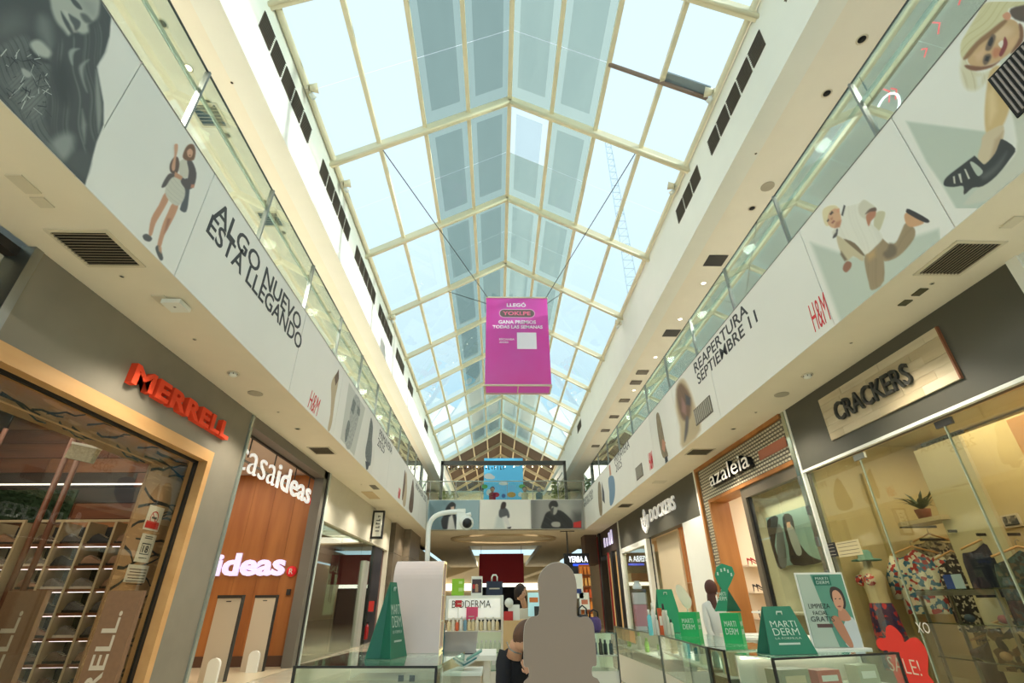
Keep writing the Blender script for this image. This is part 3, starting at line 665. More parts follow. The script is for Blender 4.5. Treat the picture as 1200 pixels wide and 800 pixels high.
# notices on the glass
def rnotice(lab, x0, y0, x1, y1, bgm, fg=None, name='notice_sign', pl=WR+.045):
    a, c = P(x0, y1, 0, pl), P(x0, y0, 0, pl); c = Vector((pl, P(x1, (y0+y1)/2, 0, pl).y, c.z))
    t = thing(name, (pl, (a.y+c.y)/2, a.z), lab, 'sign')
    boxpart('panel', bgm, t, pl-.003, pl, c.y, a.y, a.z, c.z)
    if fg:
        b = MB(); n = 4
        for k in range(n): z_ = a.z+(c.z-a.z)*(k+.6)/(n+.2); b.box(pl-.005, pl-.003, c.y+.04, a.y-.03, z_, z_+(c.z-a.z)*.025)
        b.build('text_lines', fg, t)
    return t
rnotice('small black notice with white pictogram on the clothes shop glass', 972, 636, 981, 653, M_ink, M_paper)
rnotice('cream outlined notice with fine print on the clothes shop glass', 984, 635, 1010, 653, mat('notice_cream', (196, 182, 140), .6), M_ink)
# garments
pats = {}
def fabric(n, c, c2, sc, c3=None):
    if n in pats: return pats[n]
    M = bpy.data.materials.new('fabric_'+n); M.use_nodes = True; t = M.node_tree; b = t.nodes['Principled BSDF']; b.inputs['Roughness'].default_value = .85
    v = t.nodes.new('ShaderNodeTexVoronoi'); v.inputs['Scale'].default_value = sc; tc_ = t.nodes.new('ShaderNodeTexCoord'); t.links.new(tc_.outputs['Object'], v.inputs['Vector'])
    q = t.nodes.new('ShaderNodeSeparateXYZ'); t.links.new(v.outputs['Color'], q.inputs[0]); r = t.nodes.new('ShaderNodeValToRGB'); r.color_ramp.interpolation = 'CONSTANT'
    r.color_ramp.elements[0].color = lin(c); r.color_ramp.elements[1].color = lin(c2); r.color_ramp.elements[1].position = .55
    if c3: e = r.color_ramp.elements.new(.78); e.color = lin(c3)
    t.links.new(q.outputs[0], r.inputs[0]); t.links.new(r.outputs[0], b.inputs['Base Color']); pats[n] = M; return M
M_skin = mat('mannequin_ivory', (212, 196, 160), .5)
def loft(b, rings, n=16):
    """rings: (cx, cy, z, rx, ry)"""
    vs = []; b.smooth = True
    for (cx_, cy_, z, rx, ry) in rings:
        for k in range(n): a = 2*math.pi*k/n; vs.append((cx_+rx*math.cos(a), cy_+ry*math.sin(a), z))
    fs = [(i*n+k, i*n+(k+1) % n, (i+1)*n+(k+1) % n, (i+1)*n+k) for i in range(len(rings)-1) for k in range(n)]
    fs += [tuple(range(n))[::-1], tuple(range((len(rings)-1)*n, len(rings)*n))]
    b.add(vs, fs); b.smooth = False; return b
# swimwear mannequin with hat
q = P(1018, 665, 0, 4.8); cx_, cy_, zt = q.x, q.y, q.z
mq = thing('mannequin', (cx_, cy_, 0), 'ivory torso mannequin in a floral bikini top, teal hat and wrap skirt', 'mannequin')
loft(MB(), [(cx_, cy_, zt-.62, .12, .17), (cx_, cy_, zt-.42, .10, .13), (cx_, cy_, zt-.28, .10, .13), (cx_, cy_, zt-.12, .12, .17), (cx_, cy_, zt-.04, .09, .16), (cx_, cy_, zt, .05, .06), (cx_, cy_, zt+.08, .045, .05)]).build('torso', M_skin, mq)
b = MB(); b.ball((cx_-.09, cy_-.08, zt-.14), .07, sc=(1, 1, 1)); b.ball((cx_-.09, cy_+.08, zt-.14), .07); b.build('bikini_top', fabric('coral', (210, 60, 60), (235, 220, 200), 40, (60, 60, 90)), mq)
loft(MB(), [(cx_, cy_, zt-1.1, .16, .2), (cx_, cy_, zt-.8, .15, .21), (cx_, cy_, zt-.52, .125, .175), (cx_, cy_, zt-.4, .11, .14)]).build('wrap_skirt', fabric('tropic', (66, 40, 80), (190, 50, 60), 22, (40, 60, 110)), mq)
MB().lathe([(.17, 0), (.165, .015), (.085, .03), (.08, .1), (.05, .13)], (cx_, cy_, zt+.08), 18).build('hat', mat('teal_felt', (110, 160, 150), .8), mq)
MB().tube([(cx_, cy_, 0), (cx_, cy_, zt-.8)], .02, 8).build('stand', M_steel, mq)
def hanging(lab, px, py, x, w_, L, fm, rz=0, cat='garment', name='hanging_garment', strips=0, sleeve=False):
    w_ *= 1.08; L *= .9; q = P(px, py, 0, x); t = thing(name, q, lab, cat, None, rz-1.75)
    h = MB(); h.tube([(-w_*.5, 0, -.09), (0, 0, 0), (w_*.5, 0, -.09)], .012, 6); h.build('wooden_hanger', MATS['light_wood_trim'], t, local=True)
    MB().tube([(0, 0, 0), (0, 0, .05), (.02, 0, .07), (.035, 0, .05)], .004, 5).build('hook', M_steel, t, local=True)
    n = 14; b = MB(); b.smooth = True; vs = []; rws = 7
    for i in range(rws):
        f_ = i/(rws-1); zz = -.04-L*f_; hw = w_*(.28+.24*min(f_*5, 1)+.06*f_)
        for k in range(n+1):
            u = -1+2*k/n; sl = -.09*abs(u) if i == 0 else 0
            vs.append((u*hw, -.035+.02*math.sin(k*2.1+i*.5)*min(1, f_*3), zz+sl))
        for k in range(n+1):
            u = 1-2*k/n; sl = -.09*abs(u) if i == 0 else 0
            vs.append((u*hw, .035+.02*math.sin(k*1.9+i*.5)*min(1, f_*3), zz+sl))
    m_ = 2*(n+1)
    b.add(vs, [(i*m_+k, i*m_+(k+1) % m_, (i+1)*m_+(k+1) % m_, (i+1)*m_+k) for i in range(rws-1) for k in range(m_)]); b.build('cloth', fm, t, local=True)
    if sleeve:
        for s in (-1, 1):
            MB().tube([(s*w_*.42, 0, -.12), (s*w_*.62, 0, -.35), (s*w_*.66, -.02, -.6)], [.06, .07, .05], 8).build('sleeve', fm, t, local=True)
    return t
f_white = fabric('whitefloral', (226, 218, 190), (226, 218, 190), 18, (190, 70, 60)); f_bl = fabric('bluefloral', (216, 210, 190), (60, 110, 140), 24, (170, 60, 60))
hanging('white long-sleeved blouse with red and blue floral print', 1068, 640, 5.35, .46, .8, f_bl, rz=1.2, sleeve=True)
hanging('red and blue floral top on a hanger left of the white blouse', 1046, 632, 5.7, .34, .5, fabric('redblue', (170, 60, 56), (60, 60, 90), 30, (210, 190, 170)), rz=1.4)
hanging('grey patterned top on a hanger above the floral blouse', 1088, 625, 5.6, .36, .55, fabric('greypat', (150, 140, 120), (90, 80, 80), 26, (196, 180, 150)), rz=1.2)
hanging('black dotted dress on a wooden hanger', 1114, 645, 5.5, .34, .9, fabric('dotted', (26, 24, 28), (26, 24, 28), 40, (190, 180, 160)), rz=1.0)
hanging('sand printed dress beside the black dotted dress', 1130, 650, 5.7, .34, 1.0, fabric('sand', (170, 140, 90), (110, 84, 56), 30, (200, 176, 130)), rz=1.0)
hanging('navy top with red straps on a wooden hanger', 1150, 632, 5.5, .4, .6, mat('navy_cloth', (20, 26, 48), .8), rz=1.1)
hanging('red wrap dress hanging behind the navy top', 1160, 650, 5.8, .36, .7, mat('brick_cloth', (150, 50, 36), .8, noise=.3), rz=1.1)
hanging('dark teal floral dress at the right picture edge', 1192, 640, 5.5, .45, .8, fabric('darkteal', (40, 56, 60), (90, 80, 70), 26, (60, 90, 96)), rz=1.1)
hanging('white and blue sarong below the floral blouse', 1068, 712, 5.6, .4, .7, fabric('sarong', (196, 190, 170), (110, 130, 150), 16), rz=1.2)
hanging('cream blouse on a low rail near the right picture edge', 1185, 722, 5.4, .45, .5, fabric('cream', (200, 176, 140), (120, 84, 56), 14, (60, 40, 34)), rz=1.1)
hanging('dark brown dress low at the right picture edge', 1165, 740, 5.6, .45, .9, mat('brown_cloth', (84, 56, 40), .8, noise=.3), rz=1.1)
for i, (a, c, z_, x) in enumerate([(4.0, 5.6, 0, 5.55)]):
    pass
rail = thing('clothes_rail', (5.75, 5, 2.2), 'black wall rail with short arms above the garments', 'rail')
for (px, py) in ((1045, 622), (1080, 617), (1105, 632), (1140, 622), (1175, 626)):
    q = P(px, py, 0, 5.7); MB().box(q.x-.3, q.x+.2, q.y-.01, q.y+.01, q.z-.015, q.z+.015).build('arm', M_black, rail)
sh = thing('wall_shelf', P(1085, 605, 0, 5.5), 'cream wall shelf carrying a potted plant above the garments', 'shelf')
a_, b_ = P(1060, 608, 0, 5.5), P(1112, 603, 0, 5.5)
boxpart('board', M_shc, sh, 5.38, 5.7, b_.y, a_.y, b_.z-.05, b_.z)
pp = thing('potted_plant', (5.5, P(1083, 603, 0, 5.5).y, b_.z), 'dark green spiky potted plant on the wall shelf', 'plant')
q = pp.location
MB().lathe([(.07, 0), (.09, .12), (.08, .12)], q, 12).build('pot', mat('terracotta', (120, 60, 40), .8), pp)
b = MB()
for k in range(26):
    a = k*2.4; l = .2+.12*(k % 3)/2; d = Vector((math.cos(a), math.sin(a), .5+.5*(k % 4)/3)); n = Vector((-math.sin(a), math.cos(a), 0))*.018
    p0 = q+Vector((0, 0, .12)); p1 = p0+d*l*.6; p2 = p0+d*l+Vector((0, 0, -.06))
    b.add([p0-n, p0+n, p1+n, p1-n, p2], [(0, 1, 2, 3), (3, 2, 4)])
b.build('foliage', mat('palm_green', (44, 66, 36), .6), pp)
_a, _b = P(1200, 600, 0, 6.33), P(1105, 600, 0, 6.33)
struct('wall_right', MATS['tan_shop_wall'], 6.32, 6.5, 3.35, _b.y+.2, 0, 3.48, label='tan partition carrying the framed photographs in the clothes shop')
for i, (x0, y0, x1, y1, lab) in enumerate([(1111, 577, 1135, 598, 'framed dark photograph right of the potted plant'), (1178, 603, 1196, 619, 'framed dark photograph near the right picture edge'), (1095, 607, 1113, 618, 'small framed photograph below the wall shelf')]):
    x = 6.3; a_, c_ = P(x0, y1, 0, x), P(x0, y0, 0, x); c_ = Vector((x, P(x1, (y0+y1)/2, 0, x).y, c_.z))
    t = thing('framed_photo', (x, a_.y, a_.z), lab, 'picture')
    boxpart('frame', M_paper, t, x, x+.02, c_.y, a_.y, a_.z, c_.z); boxpart('print', fabric('photo', (34, 32, 34), (90, 84, 76), 30, (150, 140, 120)), t, x-.003, x, c_.y+.02, a_.y-.02, a_.z+.02, c_.z-.02)
# glass and mirror display unit
du = thing('glass_display_unit', P(1120, 780, 0, 4.75), 'chrome and glass shelf unit with small accessories just inside the clothes shop glass', 'shelf')
x = 4.85; pA, pB = P(1075, 692, 0, x), P(1165, 690, 0, x)
for y in (pA.y, pB.y): MB().box(x, x+.03, y-.012, y+.012, 0, pB.z+.0).build('post', M_steel, du); MB().box(x+.35, x+.38, y-.012, y+.012, 0, pB.z).build('post', M_steel, du)
boxpart('top_bar', M_steel, du, x-.02, x+.0, pB.y, pA.y, pB.z-.05, pB.z)
for z_ in (pB.z, pB.z-.32, pB.z-.64, pB.z-.96): boxpart('glass_shelf', glass('shelf_glass', (200, 214, 200), refl=.15), du, x-.02, x+.4, pB.y-.02, pA.y+.02, z_, z_+.012)
for i, (fy, z_, c, lab) in enumerate([(.2, pB.z-.308, (150, 40, 40), 'red folded scarf'), (.6, pB.z-.308, (60, 80, 110), 'blue trinket pouch'), (.35, pB.z-.628, (190, 150, 110), 'tan woven clutch'), (.7, pB.z-.628, (90, 50, 40), 'brown leather pouch'), (.4, pB.z-.948, (150, 120, 100), 'beige rolled belt')]):
    y = pB.y+(pA.y-pB.y)*fy
    b = MB(); b.ball((x+.15, y, z_+.045), .04, sc=(1, 1.5, 1)); b.build('accessory', mat('acc_%d' % i, c, .7, noise=.3), None, label=lab+' on the glass shelves of the clothes shop', cat='accessory', group='accessories on the glass shelves')
cardp = P(1110, 677, 0, 4.85)
t = thing('counter_card', (4.9, cardp.y, pB.z+.01), 'blue and white card standing on the glass display unit', 'card')
boxpart('blue_half', mat('card_blue', (30, 70, 160), .5), t, 4.9, 4.91, cardp.y, cardp.y+.11, pB.z+.013, pB.z+.15); boxpart('white_half', mat('card_white', (170, 195, 215), .5), t, 4.9, 4.91, cardp.y-.12, cardp.y, pB.z+.013, pB.z+.15)
# decals on the glass
dc = thing('sale_decal', (WR+.04, 5.5, .9), 'red flower-shaped window decal with white sale lettering', 'decal')
M_dec = mat('decal_red', (206, 44, 34), .5)
fl_px = [(1038, 736), (1043, 732), (1050, 736), (1057, 744), (1060, 752), (1066, 748), (1074, 747), (1082, 755), (1087, 766), (1088, 778), (1088, 790), (1095, 800), (1100, 820), (1052, 830), (1052, 800), (1048, 790), (1042, 770), (1040, 762), (1034, 762), (1028, 757), (1027, 751), (1031, 747), (1038, 747)]
printed('flower', dc, 0, WR+.045, -1, [(M_dec, fl_px)])
s_ = P(1043, 783, 0, WR+.04); e_ = P(1078, 783, 0, WR+.04)
text_fit('SALE!', M_paper, dc, (WR+.042, s_.y, s_.z-.02), (0, -1, 0), (0, 0, 1), s_.y-e_.y, .14, .001, offset=-.01)
s_ = P(1076, 741, 0, WR+.04); e_ = P(1091, 741, 0, WR+.04)
xo = thing('letter_decal', (WR+.04, s_.y, s_.z), 'white two-letter decal on the glass right of the red flower', 'decal')
text_fit('XO', mat('decal_white', (214, 210, 196), .5), xo, (WR+.042, s_.y, s_.z), (0, -1, 0), (0, 0, 1), s_.y-e_.y, .1, .001)
# --- metal strip between shops
st = thing('trim_9', (WR, 7.15, 0), 'polished metal joint strip between the clothes shop and the shoe boutique', None, kind='structure')
boxpart('strip', mat('chrome_strip', (190, 198, 185), .12, metal=.9), st, WR-.01, WR+.1, 7.1, 7.19, 0, ZS)
for k in range(5): boxpart('glass_block', M_steel, st, WR-.03, WR, 7.11, 7.17, 1.3+k*.42, 1.42+k*.42)
# --- right 2: shoe boutique, woven mesh fascia
M_bw = mat('orange_wood', (186, 124, 64), .5, c2=(164, 104, 50), nscale=5, stretch=(1, 1, .15))
az = thing('wall_right', (WR, 9, 3.3), 'woven metal mesh facade of the shoe boutique in a wooden frame', None, kind='structure')
boxpart('head_board', M_bw, az, WR-.03, WR+.25, 7.2, 10.95, 4.03, ZS); boxpart('far_board', M_bw, az, WR-.03, WR+.25, 10.86, 10.95, 0, 4.03)
boxpart('mesh_backing', mat('mesh_grey', (112, 106, 92), .6), az, WR+.02, WR+.2, 7.2, 10.86, 3.36, 4.03)
boxpart('mesh_backing', MATS['mesh_grey'], az, WR+.02, WR+.2, 10.5, 10.86, 0, 3.36)
boxpart('opening_head', M_bw, az, WR-.02, WR+.35, 7.2, 10.5, 3.3, 3.36); boxpart('opening_jamb', M_bw, az, WR-.02, WR+.38, 10.42, 10.5, 0, 3.3)
b = MB(); M_wire = mat('mesh_metal', (208, 200, 176), .35, metal=.3)
def weave(b, y0, y1, z0, z1):
    nz = int((z1-z0)/.055)
    for j in range(nz):
        z = z0+(j+.5)*(z1-z0)/nz; y = y0+(.0 if j % 2 else .045)
        while y < y1-.08:
            b.add([(WR+.012, y, z-.018), (WR-.006, y+.035, z-.02), (WR-.006, y+.035, z+.012), (WR+.012, y, z+.018), (WR+.014, y+.075, z-.008), (WR+.014, y+.075, z+.022)], [(0, 1, 2, 3), (1, 4, 5, 2)]); y += .09
weave(b, 7.22, 10.84, 3.37, 4.02); weave(b, 10.51, 10.85, .3, 3.36)
b.build('woven_strips', M_wire, az, kind='stuff')
boxpart('reddish_patch', mat('rose_mesh', (176, 108, 84), .6), az, WR-.012, WR-.006, 7.22, 8.1, 3.58, 3.74)
rs = thing('shop_sign', (WR-.05, 9, 3.5), 'white lowercase letter sign with black sides on the woven mesh', 'sign')
q0, q1 = P(840, 575, 0, WR), P(888, 552, 0, WR)
for m_, x, d_ in ((M_black, WR-.02, .09),):
    text_fit('azaleia', m_, rs, (WR-.02, q0.y, 3.53), (0, -1, 0), (0, 0, 1), q0.y-q1.y, .3, .09, offset=.008, per_letter=True)
text_fit('azaleia', mat('face_white', (240, 236, 226), .5, emit=.1), rs, (WR-.112, q0.y-.01, 3.535), (0, -1, 0), (0, 0, 1), q0.y-q1.y-.02, .29, .004, offset=.0, name='letter_faces')
room('right', WR, 8.0, 7.2, 10.5, 3.6, mat('peach_wall', (228, 210, 184), .7), mat('peach_ceiling', (220, 200, 168), .8), mat('boutique_floor', (190, 170, 140), .3), 'the shoe boutique', 95, (1, .9, .76))
# boutique display window (near half)
dw = thing('shop_window', (WR+.1, 8, 0), 'dark-framed glass display bay of the shoe boutique', 'window')
M_tf = mat('taupe_frame', (104, 94, 78), .5)
boxpart('head_frame', M_tf, dw, WR+.02, WR+.12, 7.2, 9.1, 3.12, 3.3); boxpart('jamb_frame', M_tf, dw, WR+.02, WR+.12, 8.95, 9.1, 0, 3.12); boxpart('gasket', M_black, dw, WR+.06, WR+.1, 8.88, 8.95, 0, 3.12)
boxpart('pane', MATS['right_glass'], dw, WR+.07, WR+.08, 7.2, 8.9, 0, 3.12)
M_dis = mat('display_grey_green', (184, 186, 160), .7)
B(5.1, 5.14, 7.9, 9.95, 0, 3.3).build('backdrop_board', M_dis, None, label='grey-green back panel of the boutique display bay', cat='panel')
B(4.62, 5.08, 7.25, 9.9, 1.28, 1.31).build('display_ledge', M_white, None, label='white ledge in the boutique display bay', cat='shelf')
area('bay_fill', (4.85, 8.6, 3.05), .3, 14, (1, .95, .84), sy=1.6); area('window_fill', (4.9, 5.2, 3.3), .4, 15, (1, .9, .74), sy=2.6)  # fill lights added to brighten the display bay and the clothes window
x = 5.05; pc = [P(897, 607, 0, x), P(950, 600, 0, x), P(957, 663, 0, x), P(910, 664, 0, x)]
po = thing('fashion_poster', (x, pc[0].y, pc[3].z), 'teal and dark poster of two people in the boutique display bay', 'poster')
boxpart('sheet', mat('teal_print', (128, 162, 158), .6), po, x, x+.02, pc[1].y, pc[0].y, pc[3].z, pc[0].z)
printed('printed_figures', po, 0, x, -1, [(M_ink, [(899, 610), (912, 606), (908, 640), (918, 663), (912, 664), (903, 636)]), (mat('print_grey', (96, 104, 104), .6), [(912, 614), (918, 624), (922, 662), (914, 662), (910, 636)]),
    (M_ink, [(917, 606), (928, 604), (934, 630), (948, 650), (964, 658), (930, 662), (924, 640)]), (mat('print_grey2', (150, 160, 158), .6), [(922, 614), (930, 618), (940, 646), (934, 650), (926, 632)]), (mat('print_skin', (190, 150, 122), .6), [(922, 612), (926, 611), (927, 618), (923, 618)])])
# shoe shelves and heels inside boutique
M_shelfw = mat('boutique_shelf', (240, 222, 196), .5)
ysh = 10.3; bs = thing('shoe_shelf', (5.6, ysh, 0), 'three white wall shelves of women’s shoes in the boutique'.replace('’', ''), 'shelf')
rows_ = []
for (py, px0) in ((662, 866), (693, 874), (724, 881), (756, 888)):
    a_ = P(px0, py, 1, ysh); boxpart('shelf_board', M_shelfw, bs, max(a_.x, 4.9), 7.9, ysh-.12, ysh+.13, a_.z-.03, a_.z); rows_.append(a_)
def make_heel(mm):
    t = thing('high_heel_shoe', (0, 0, 0), 'shoe', 'shoe', 'high heels on the boutique shelves')
    b = MB(); b.smooth = True; vs = []; pr = [(-.11, .022, .09, .13), (-.07, .026, .085, .115), (-.02, .026, .06, .07), (.04, .032, .02, .035), (.08, .034, .008, .035), (.12, .006, .004, .014)]
    n = 7
    for (x, wd, zb, zt_) in pr:
        for k in range(n): a = math.pi*k/(n-1); vs.append((x, -wd*math.cos(a), zb+(zt_-zb)*math.sin(a)))
    b.add(vs, [(i*n+k, i*n+k+1, (i+1)*n+k+1, (i+1)*n+k) for i in range(len(pr)-1) for k in range(n-1)]+[(i*n, (i+1)*n, (i+1)*n+n-1, i*n+n-1) for i in range(len(pr)-1)]); b.build('upper', mm, t, local=True)
    MB().tube([(-.1, 0, .09), (-.105, 0, 0)], [.012, .006], 6).build('heel', mm, t, local=True)
    return t
hm = [('black', (26, 22, 22)), ('red', (176, 36, 34)), ('nude', (206, 170, 140))]
hp = [make_heel(mat('heel_'+n, c, .35)) for n, c in hm]; hu = [False]*3
for r_, a_ in enumerate(rows_):
    for c_ in range(3):
        for pr_ in range(2):
            kk = [1, 0, 0, 2][r_] if c_ == 0 else [1, 2, 2, 0][r_]
            pos = (max(a_.x, 4.9)+.14+c_*.33+pr_*.03, ysh-.04-.07*pr_, a_.z+.001)
            lab = '%s high heel on the %s boutique shelf, %s pair from the left, %s shoe' % (hm[kk][0], ordinal(r_), ordinal(c_), ['rear', 'front'][pr_])
            if not hu[kk]: hu[kk] = True; hp[kk].location = pos; hp[kk]['label'] = lab; hp[kk].rotation_euler = (0, 0, -.2)
            else: dup(hp[kk], loc=pos, label=lab, rz=-.2+.3*pr_)
# --- right 3: charcoal fascia, white raised letters
struct('wall_right', M_char, WR, WR+.2, 11.03, 18.85, 3.14, ZS, label='charcoal fascia of the menswear shop')
tr = thing('trim_10', (WR, 11, 0), 'white corner trims of the menswear shop', None, kind='structure')
boxpart('trim_board', M_white, tr, WR-.03, WR+.1, 10.95, 11.03, 0, ZS); boxpart('trim_board', M_white, tr, WR-.03, WR+.1, 18.85, 18.95, 0, ZS)
struct('wall_right', M_white, WR+.0, WR+.15, 11.03, 12.3, 0, 3.14, label='white pier of the menswear shop')
dk = thing('shop_sign', (WR-.05, 14, 3.4), 'white raised capital letters with an emblem on the far charcoal fascia', 'sign')
q0, q1 = P(764, 610, 0, WR), P(793, 592, 0, WR)
text_fit('DOCKERS', mat('sign_white', (244, 242, 236), .4, emit=.25), dk, (WR-.02, q0.y, 3.5), (0, -1, 0), (0, 0, 1), q0.y-q1.y, .34, .04, offset=.008, per_letter=True)
e0 = P(757, 607, 0, WR)
b = MB(); ey = e0.y
for a, c in ((-.3, .3), (-.16, .16)): pass
b.prism([(WR-.02, ey+u*1.0, 3.38+v) for u, v in ((-.38, .36), (-.30, .36), (-.22, .12), (0, .0), (.22, .12), (.30, .36), (.38, .36), (.28, .04), (0, -.12), (-.28, .04))], (-.05, 0, 0))
b.prism([(WR-.02, ey+u, 3.38+v) for u, v in ((-.05, .1), (.05, .1), (.08, .46), (0, .56), (-.08, .46))], (-.05, 0, 0))
b.prism([(WR-.02, ey+u, 3.38+v) for u, v in ((-.25, .26), (.25, .26), (.25, .32), (-.25, .32))], (-.05, 0, 0)); b.build('emblem', MATS['sign_white'], dk)
room('right', WR, 9, 11.0, 18.9, 3.4, mat('oat_wall', (214, 196, 164), .7), mat('oat_ceiling', (220, 208, 184), .8), mat('oat_floor', (180, 160, 130), .3), 'the menswear shop', 130, (1, .84, .64))
wf = thing('shop_window', (WR, 17, 0), 'white-framed display window at the far end of the menswear shop', 'window')
boxpart('head', M_white, wf, WR-.02, WR+.15, 15.5, 18.85, 2.98, 3.14); boxpart('post', M_white, wf, WR-.02, WR+.2, 15.5, 15.75, 0, 2.98); boxpart('post', M_white, wf, WR-.02, WR+.1, 18.75, 18.85, 0, 2.98)
boxpart('pane', MATS['right_glass'], wf, WR+.05, WR+.06, 15.75, 18.75, 0, 2.98); boxpart('back_board', mat('stone_grey_board', (176, 168, 146), .7), wf, WR+1.0, WR+1.05, 15.6, 18.8, 0, 2.98)
boxpart('door_edge', M_black, wf, WR-.03, WR-.01, 15.0, 15.06, 0, 3.12)
struct('wall_right', MATS['oat_wall'], WR+.3, WR+.35, 13.6, 15.5, 0, 3.14, label='oat panel beside the menswear entrance')
sl = thing('slatted_feature', (6.5, 14.2, 1.6), 'peach slatted wood feature wall inside the menswear shop', 'panel')
M_slat = mat('peach_slat', (216, 158, 104), .6)
qa, qb = P(793, 640, 1, 13.9), P(826, 640, 1, 13.9)
for k in range(14): x = qa.x+.05+k*.09; boxpart('slat', M_slat, sl, x+.08, x+.14, 13.9, 13.95, 1.9, 3.2)
boxpart('counter_front', mat('peach_panel', (206, 164, 118), .6), sl, qa.x+.12, qa.x+1.6, 13.7, 13.95, .9, 1.88); boxpart('upper_panel', mat('brick_peach', (190, 128, 84), .7), sl, qa.x+.12, qa.x+1.6, 13.9, 13.95, 3.2, 3.38)
# --- right 4: dark shopfront
ds = thing('wall_right', (WR, 20.6, 0), 'dark brown shopfront with lit vertical marks beyond the menswear shop', None, kind='structure')
M_dbr = mat('espresso', (52, 38, 34), .5)
boxpart('fascia', M_dbr, ds, WR, WR+.2, 18.97, 22.6, 3.2, ZS); boxpart('frame', M_black, ds, WR-.06, WR+.2, 22.4, 22.8, 0, ZS); boxpart('frame', M_black, ds, WR-.03, WR+.1, 18.97, 19.5, 0, 3.2)
boxpart('red_edge', mat('red_edge', (150, 36, 34), .5), ds, WR-.07, WR-.02, 20.9, 21.0, 0, 3.2); boxpart('red_edge', MATS['red_edge'], ds, WR-.07, WR-.02, 22.85, 22.95, 0, 4.0)
boxpart('lit_panel', mat('amber_interior', (206, 168, 110), emit=.5), ds, WR+.3, WR+.35, 19.5, 22.4, 0, 3.1); boxpart('mullion', M_black, ds, WR-.04, WR+.1, 20.3, 20.6, 0, 3.2)
ls = thing('lit_sign', (WR-.04, 20.6, 3.5), 'glowing violet strokes on the dark brown shopfront', 'sign')
for k, (y, h) in enumerate([(21.5, .35), (21.0, .3), (20.5, .45), (20.1, .5)]): boxpart('stroke', M_ill, ls, WR-.04, WR-.01, y-.1, y+.12, 3.45, 3.45+h)
# ------------------------------------------------------------------ soft photographic prints: colours mixed per vertex of a fine flat sheet
import numpy as np
def _vcm():
    if 'photo_print' in MATS: return MATS['photo_print']
    M = bpy.data.materials.new('photo_print'); M.use_nodes = True; t = M.node_tree; a = t.nodes.new('ShaderNodeVertexColor'); a.layer_name = 'Col'
    b = t.nodes['Principled BSDF']; b.inputs['Roughness'].default_value = .55; t.links.new(a.outputs[0], b.inputs['Base Color']); MATS['photo_print'] = M; return M
def _sdf(X, Y, pts):
    d = np.full(X.shape, 1e9); ins = np.zeros(X.shape, bool); n = len(pts)
    for i in range(n):
        (x0, y0), (x1, y1) = pts[i], pts[(i+1) % n]; ex, ey = x1-x0, y1-y0; L = ex*ex+ey*ey+1e-9
        t = np.clip(((X-x0)*ex+(Y-y0)*ey)/L, 0, 1); d = np.minimum(d, (X-x0-t*ex)**2+(Y-y0-t*ey)**2)
        c = ((y0 > Y) != (y1 > Y)) & (X < (x1-x0)*(Y-y0)/(y1-y0+1e-12)+x0); ins ^= c
    d = np.sqrt(d); return np.where(ins, d, -d)
def soft_print(parent, axis, val, sgn, box, layers, res=1.0, base=(232, 231, 222), name='printed_photo', off=.0015):
    x0, y0, x1, y1 = box; nx, ny = int((x1-x0)/res)+1, int((y1-y0)/res)+1
    X, Y = np.meshgrid(np.linspace(x0, x1, nx), np.linspace(y0, y1, ny)); rg = np.random.RandomState(4)
    srgb = np.zeros(X.shape+(3,))+np.array(base, float); A = np.zeros(X.shape)
    for L in layers:
        c, pts, bl = L[0], L[1], L[2]
        if len(pts) > 4 and bl >= 0: pts = smooth_poly(pts)
        bl = abs(bl); a = np.clip(_sdf(X, Y, pts)/bl*.5+.5, 0, 1); a = a*a*(3-2*a); col = np.zeros(X.shape+(3,))+np.array(c, float)
        if len(L) > 3:     # streaks: direction in degrees, spacing, strength, second colour
            an, fr, am, c2 = L[3]; r = math.radians(an); s = X*math.sin(r)-Y*math.cos(r)+2.5*np.sin((X*math.cos(r)+Y*math.sin(r))*.09)
            v = np.sin(s*fr)+.7*np.sin(s*fr*2.3+1)+.5*np.sin(s*fr*3.9+2+.1*X); v = np.clip(v*.45, 0, 1)[..., None]*am; col = col*(1-v)+np.array(c2, float)*v
        srgb = srgb*(1-a[..., None])+col*a[..., None]; A = np.maximum(A, a)
    s = srgb/255; linc = np.where(s <= .04045, s/12.92, ((s+.055)/1.055)**2.4)
    vec = np.stack([X-CX, -(Y-CY), np.full(X.shape, FPX)], -1); Rm = np.array([list(_X), list(_Y), list(_Z)]); D = vec @ Rm.T; C0 = np.array(CAM)
    t = (val-C0[axis])/D[..., axis]; Pw = C0+D*t[..., None]; Pw[..., axis] += sgn*off
    zlo, zhi = (ZS-.004, (ZFL if sgn > 0 else ZFR)-.001) if axis == 0 else (ZS+.022, 5.258)
    Pw[..., 2] = np.clip(Pw[..., 2], zlo, zhi)
    idx = np.arange(nx*ny).reshape(ny, nx); q = np.stack([idx[:-1, :-1], idx[:-1, 1:], idx[1:, 1:], idx[1:, :-1]], -1).reshape(-1, 4)
    keep = A.reshape(-1)[q].max(1) > .02; q = q[keep]; me = bpy.data.meshes.new(name); w0 = np.array(W(parent)); V = Pw.reshape(-1, 3)-w0
    used = np.unique(q); remap = -np.ones(nx*ny, int); remap[used] = np.arange(len(used))
    me.from_pydata(V[used].tolist(), [], remap[q].tolist()); ca = me.color_attributes.new('Col', 'FLOAT_COLOR', 'POINT')
    cols = np.ones((len(used), 4), np.float32); cols[:, :3] = linc.reshape(-1, 3)[used]; ca.data.foreach_set('color', cols.ravel())
    me.materials.append(_vcm()); o = bpy.data.objects.new(name, me); scene.collection.objects.link(o); o.parent = parent; WORLD[o.name] = W(parent); return o
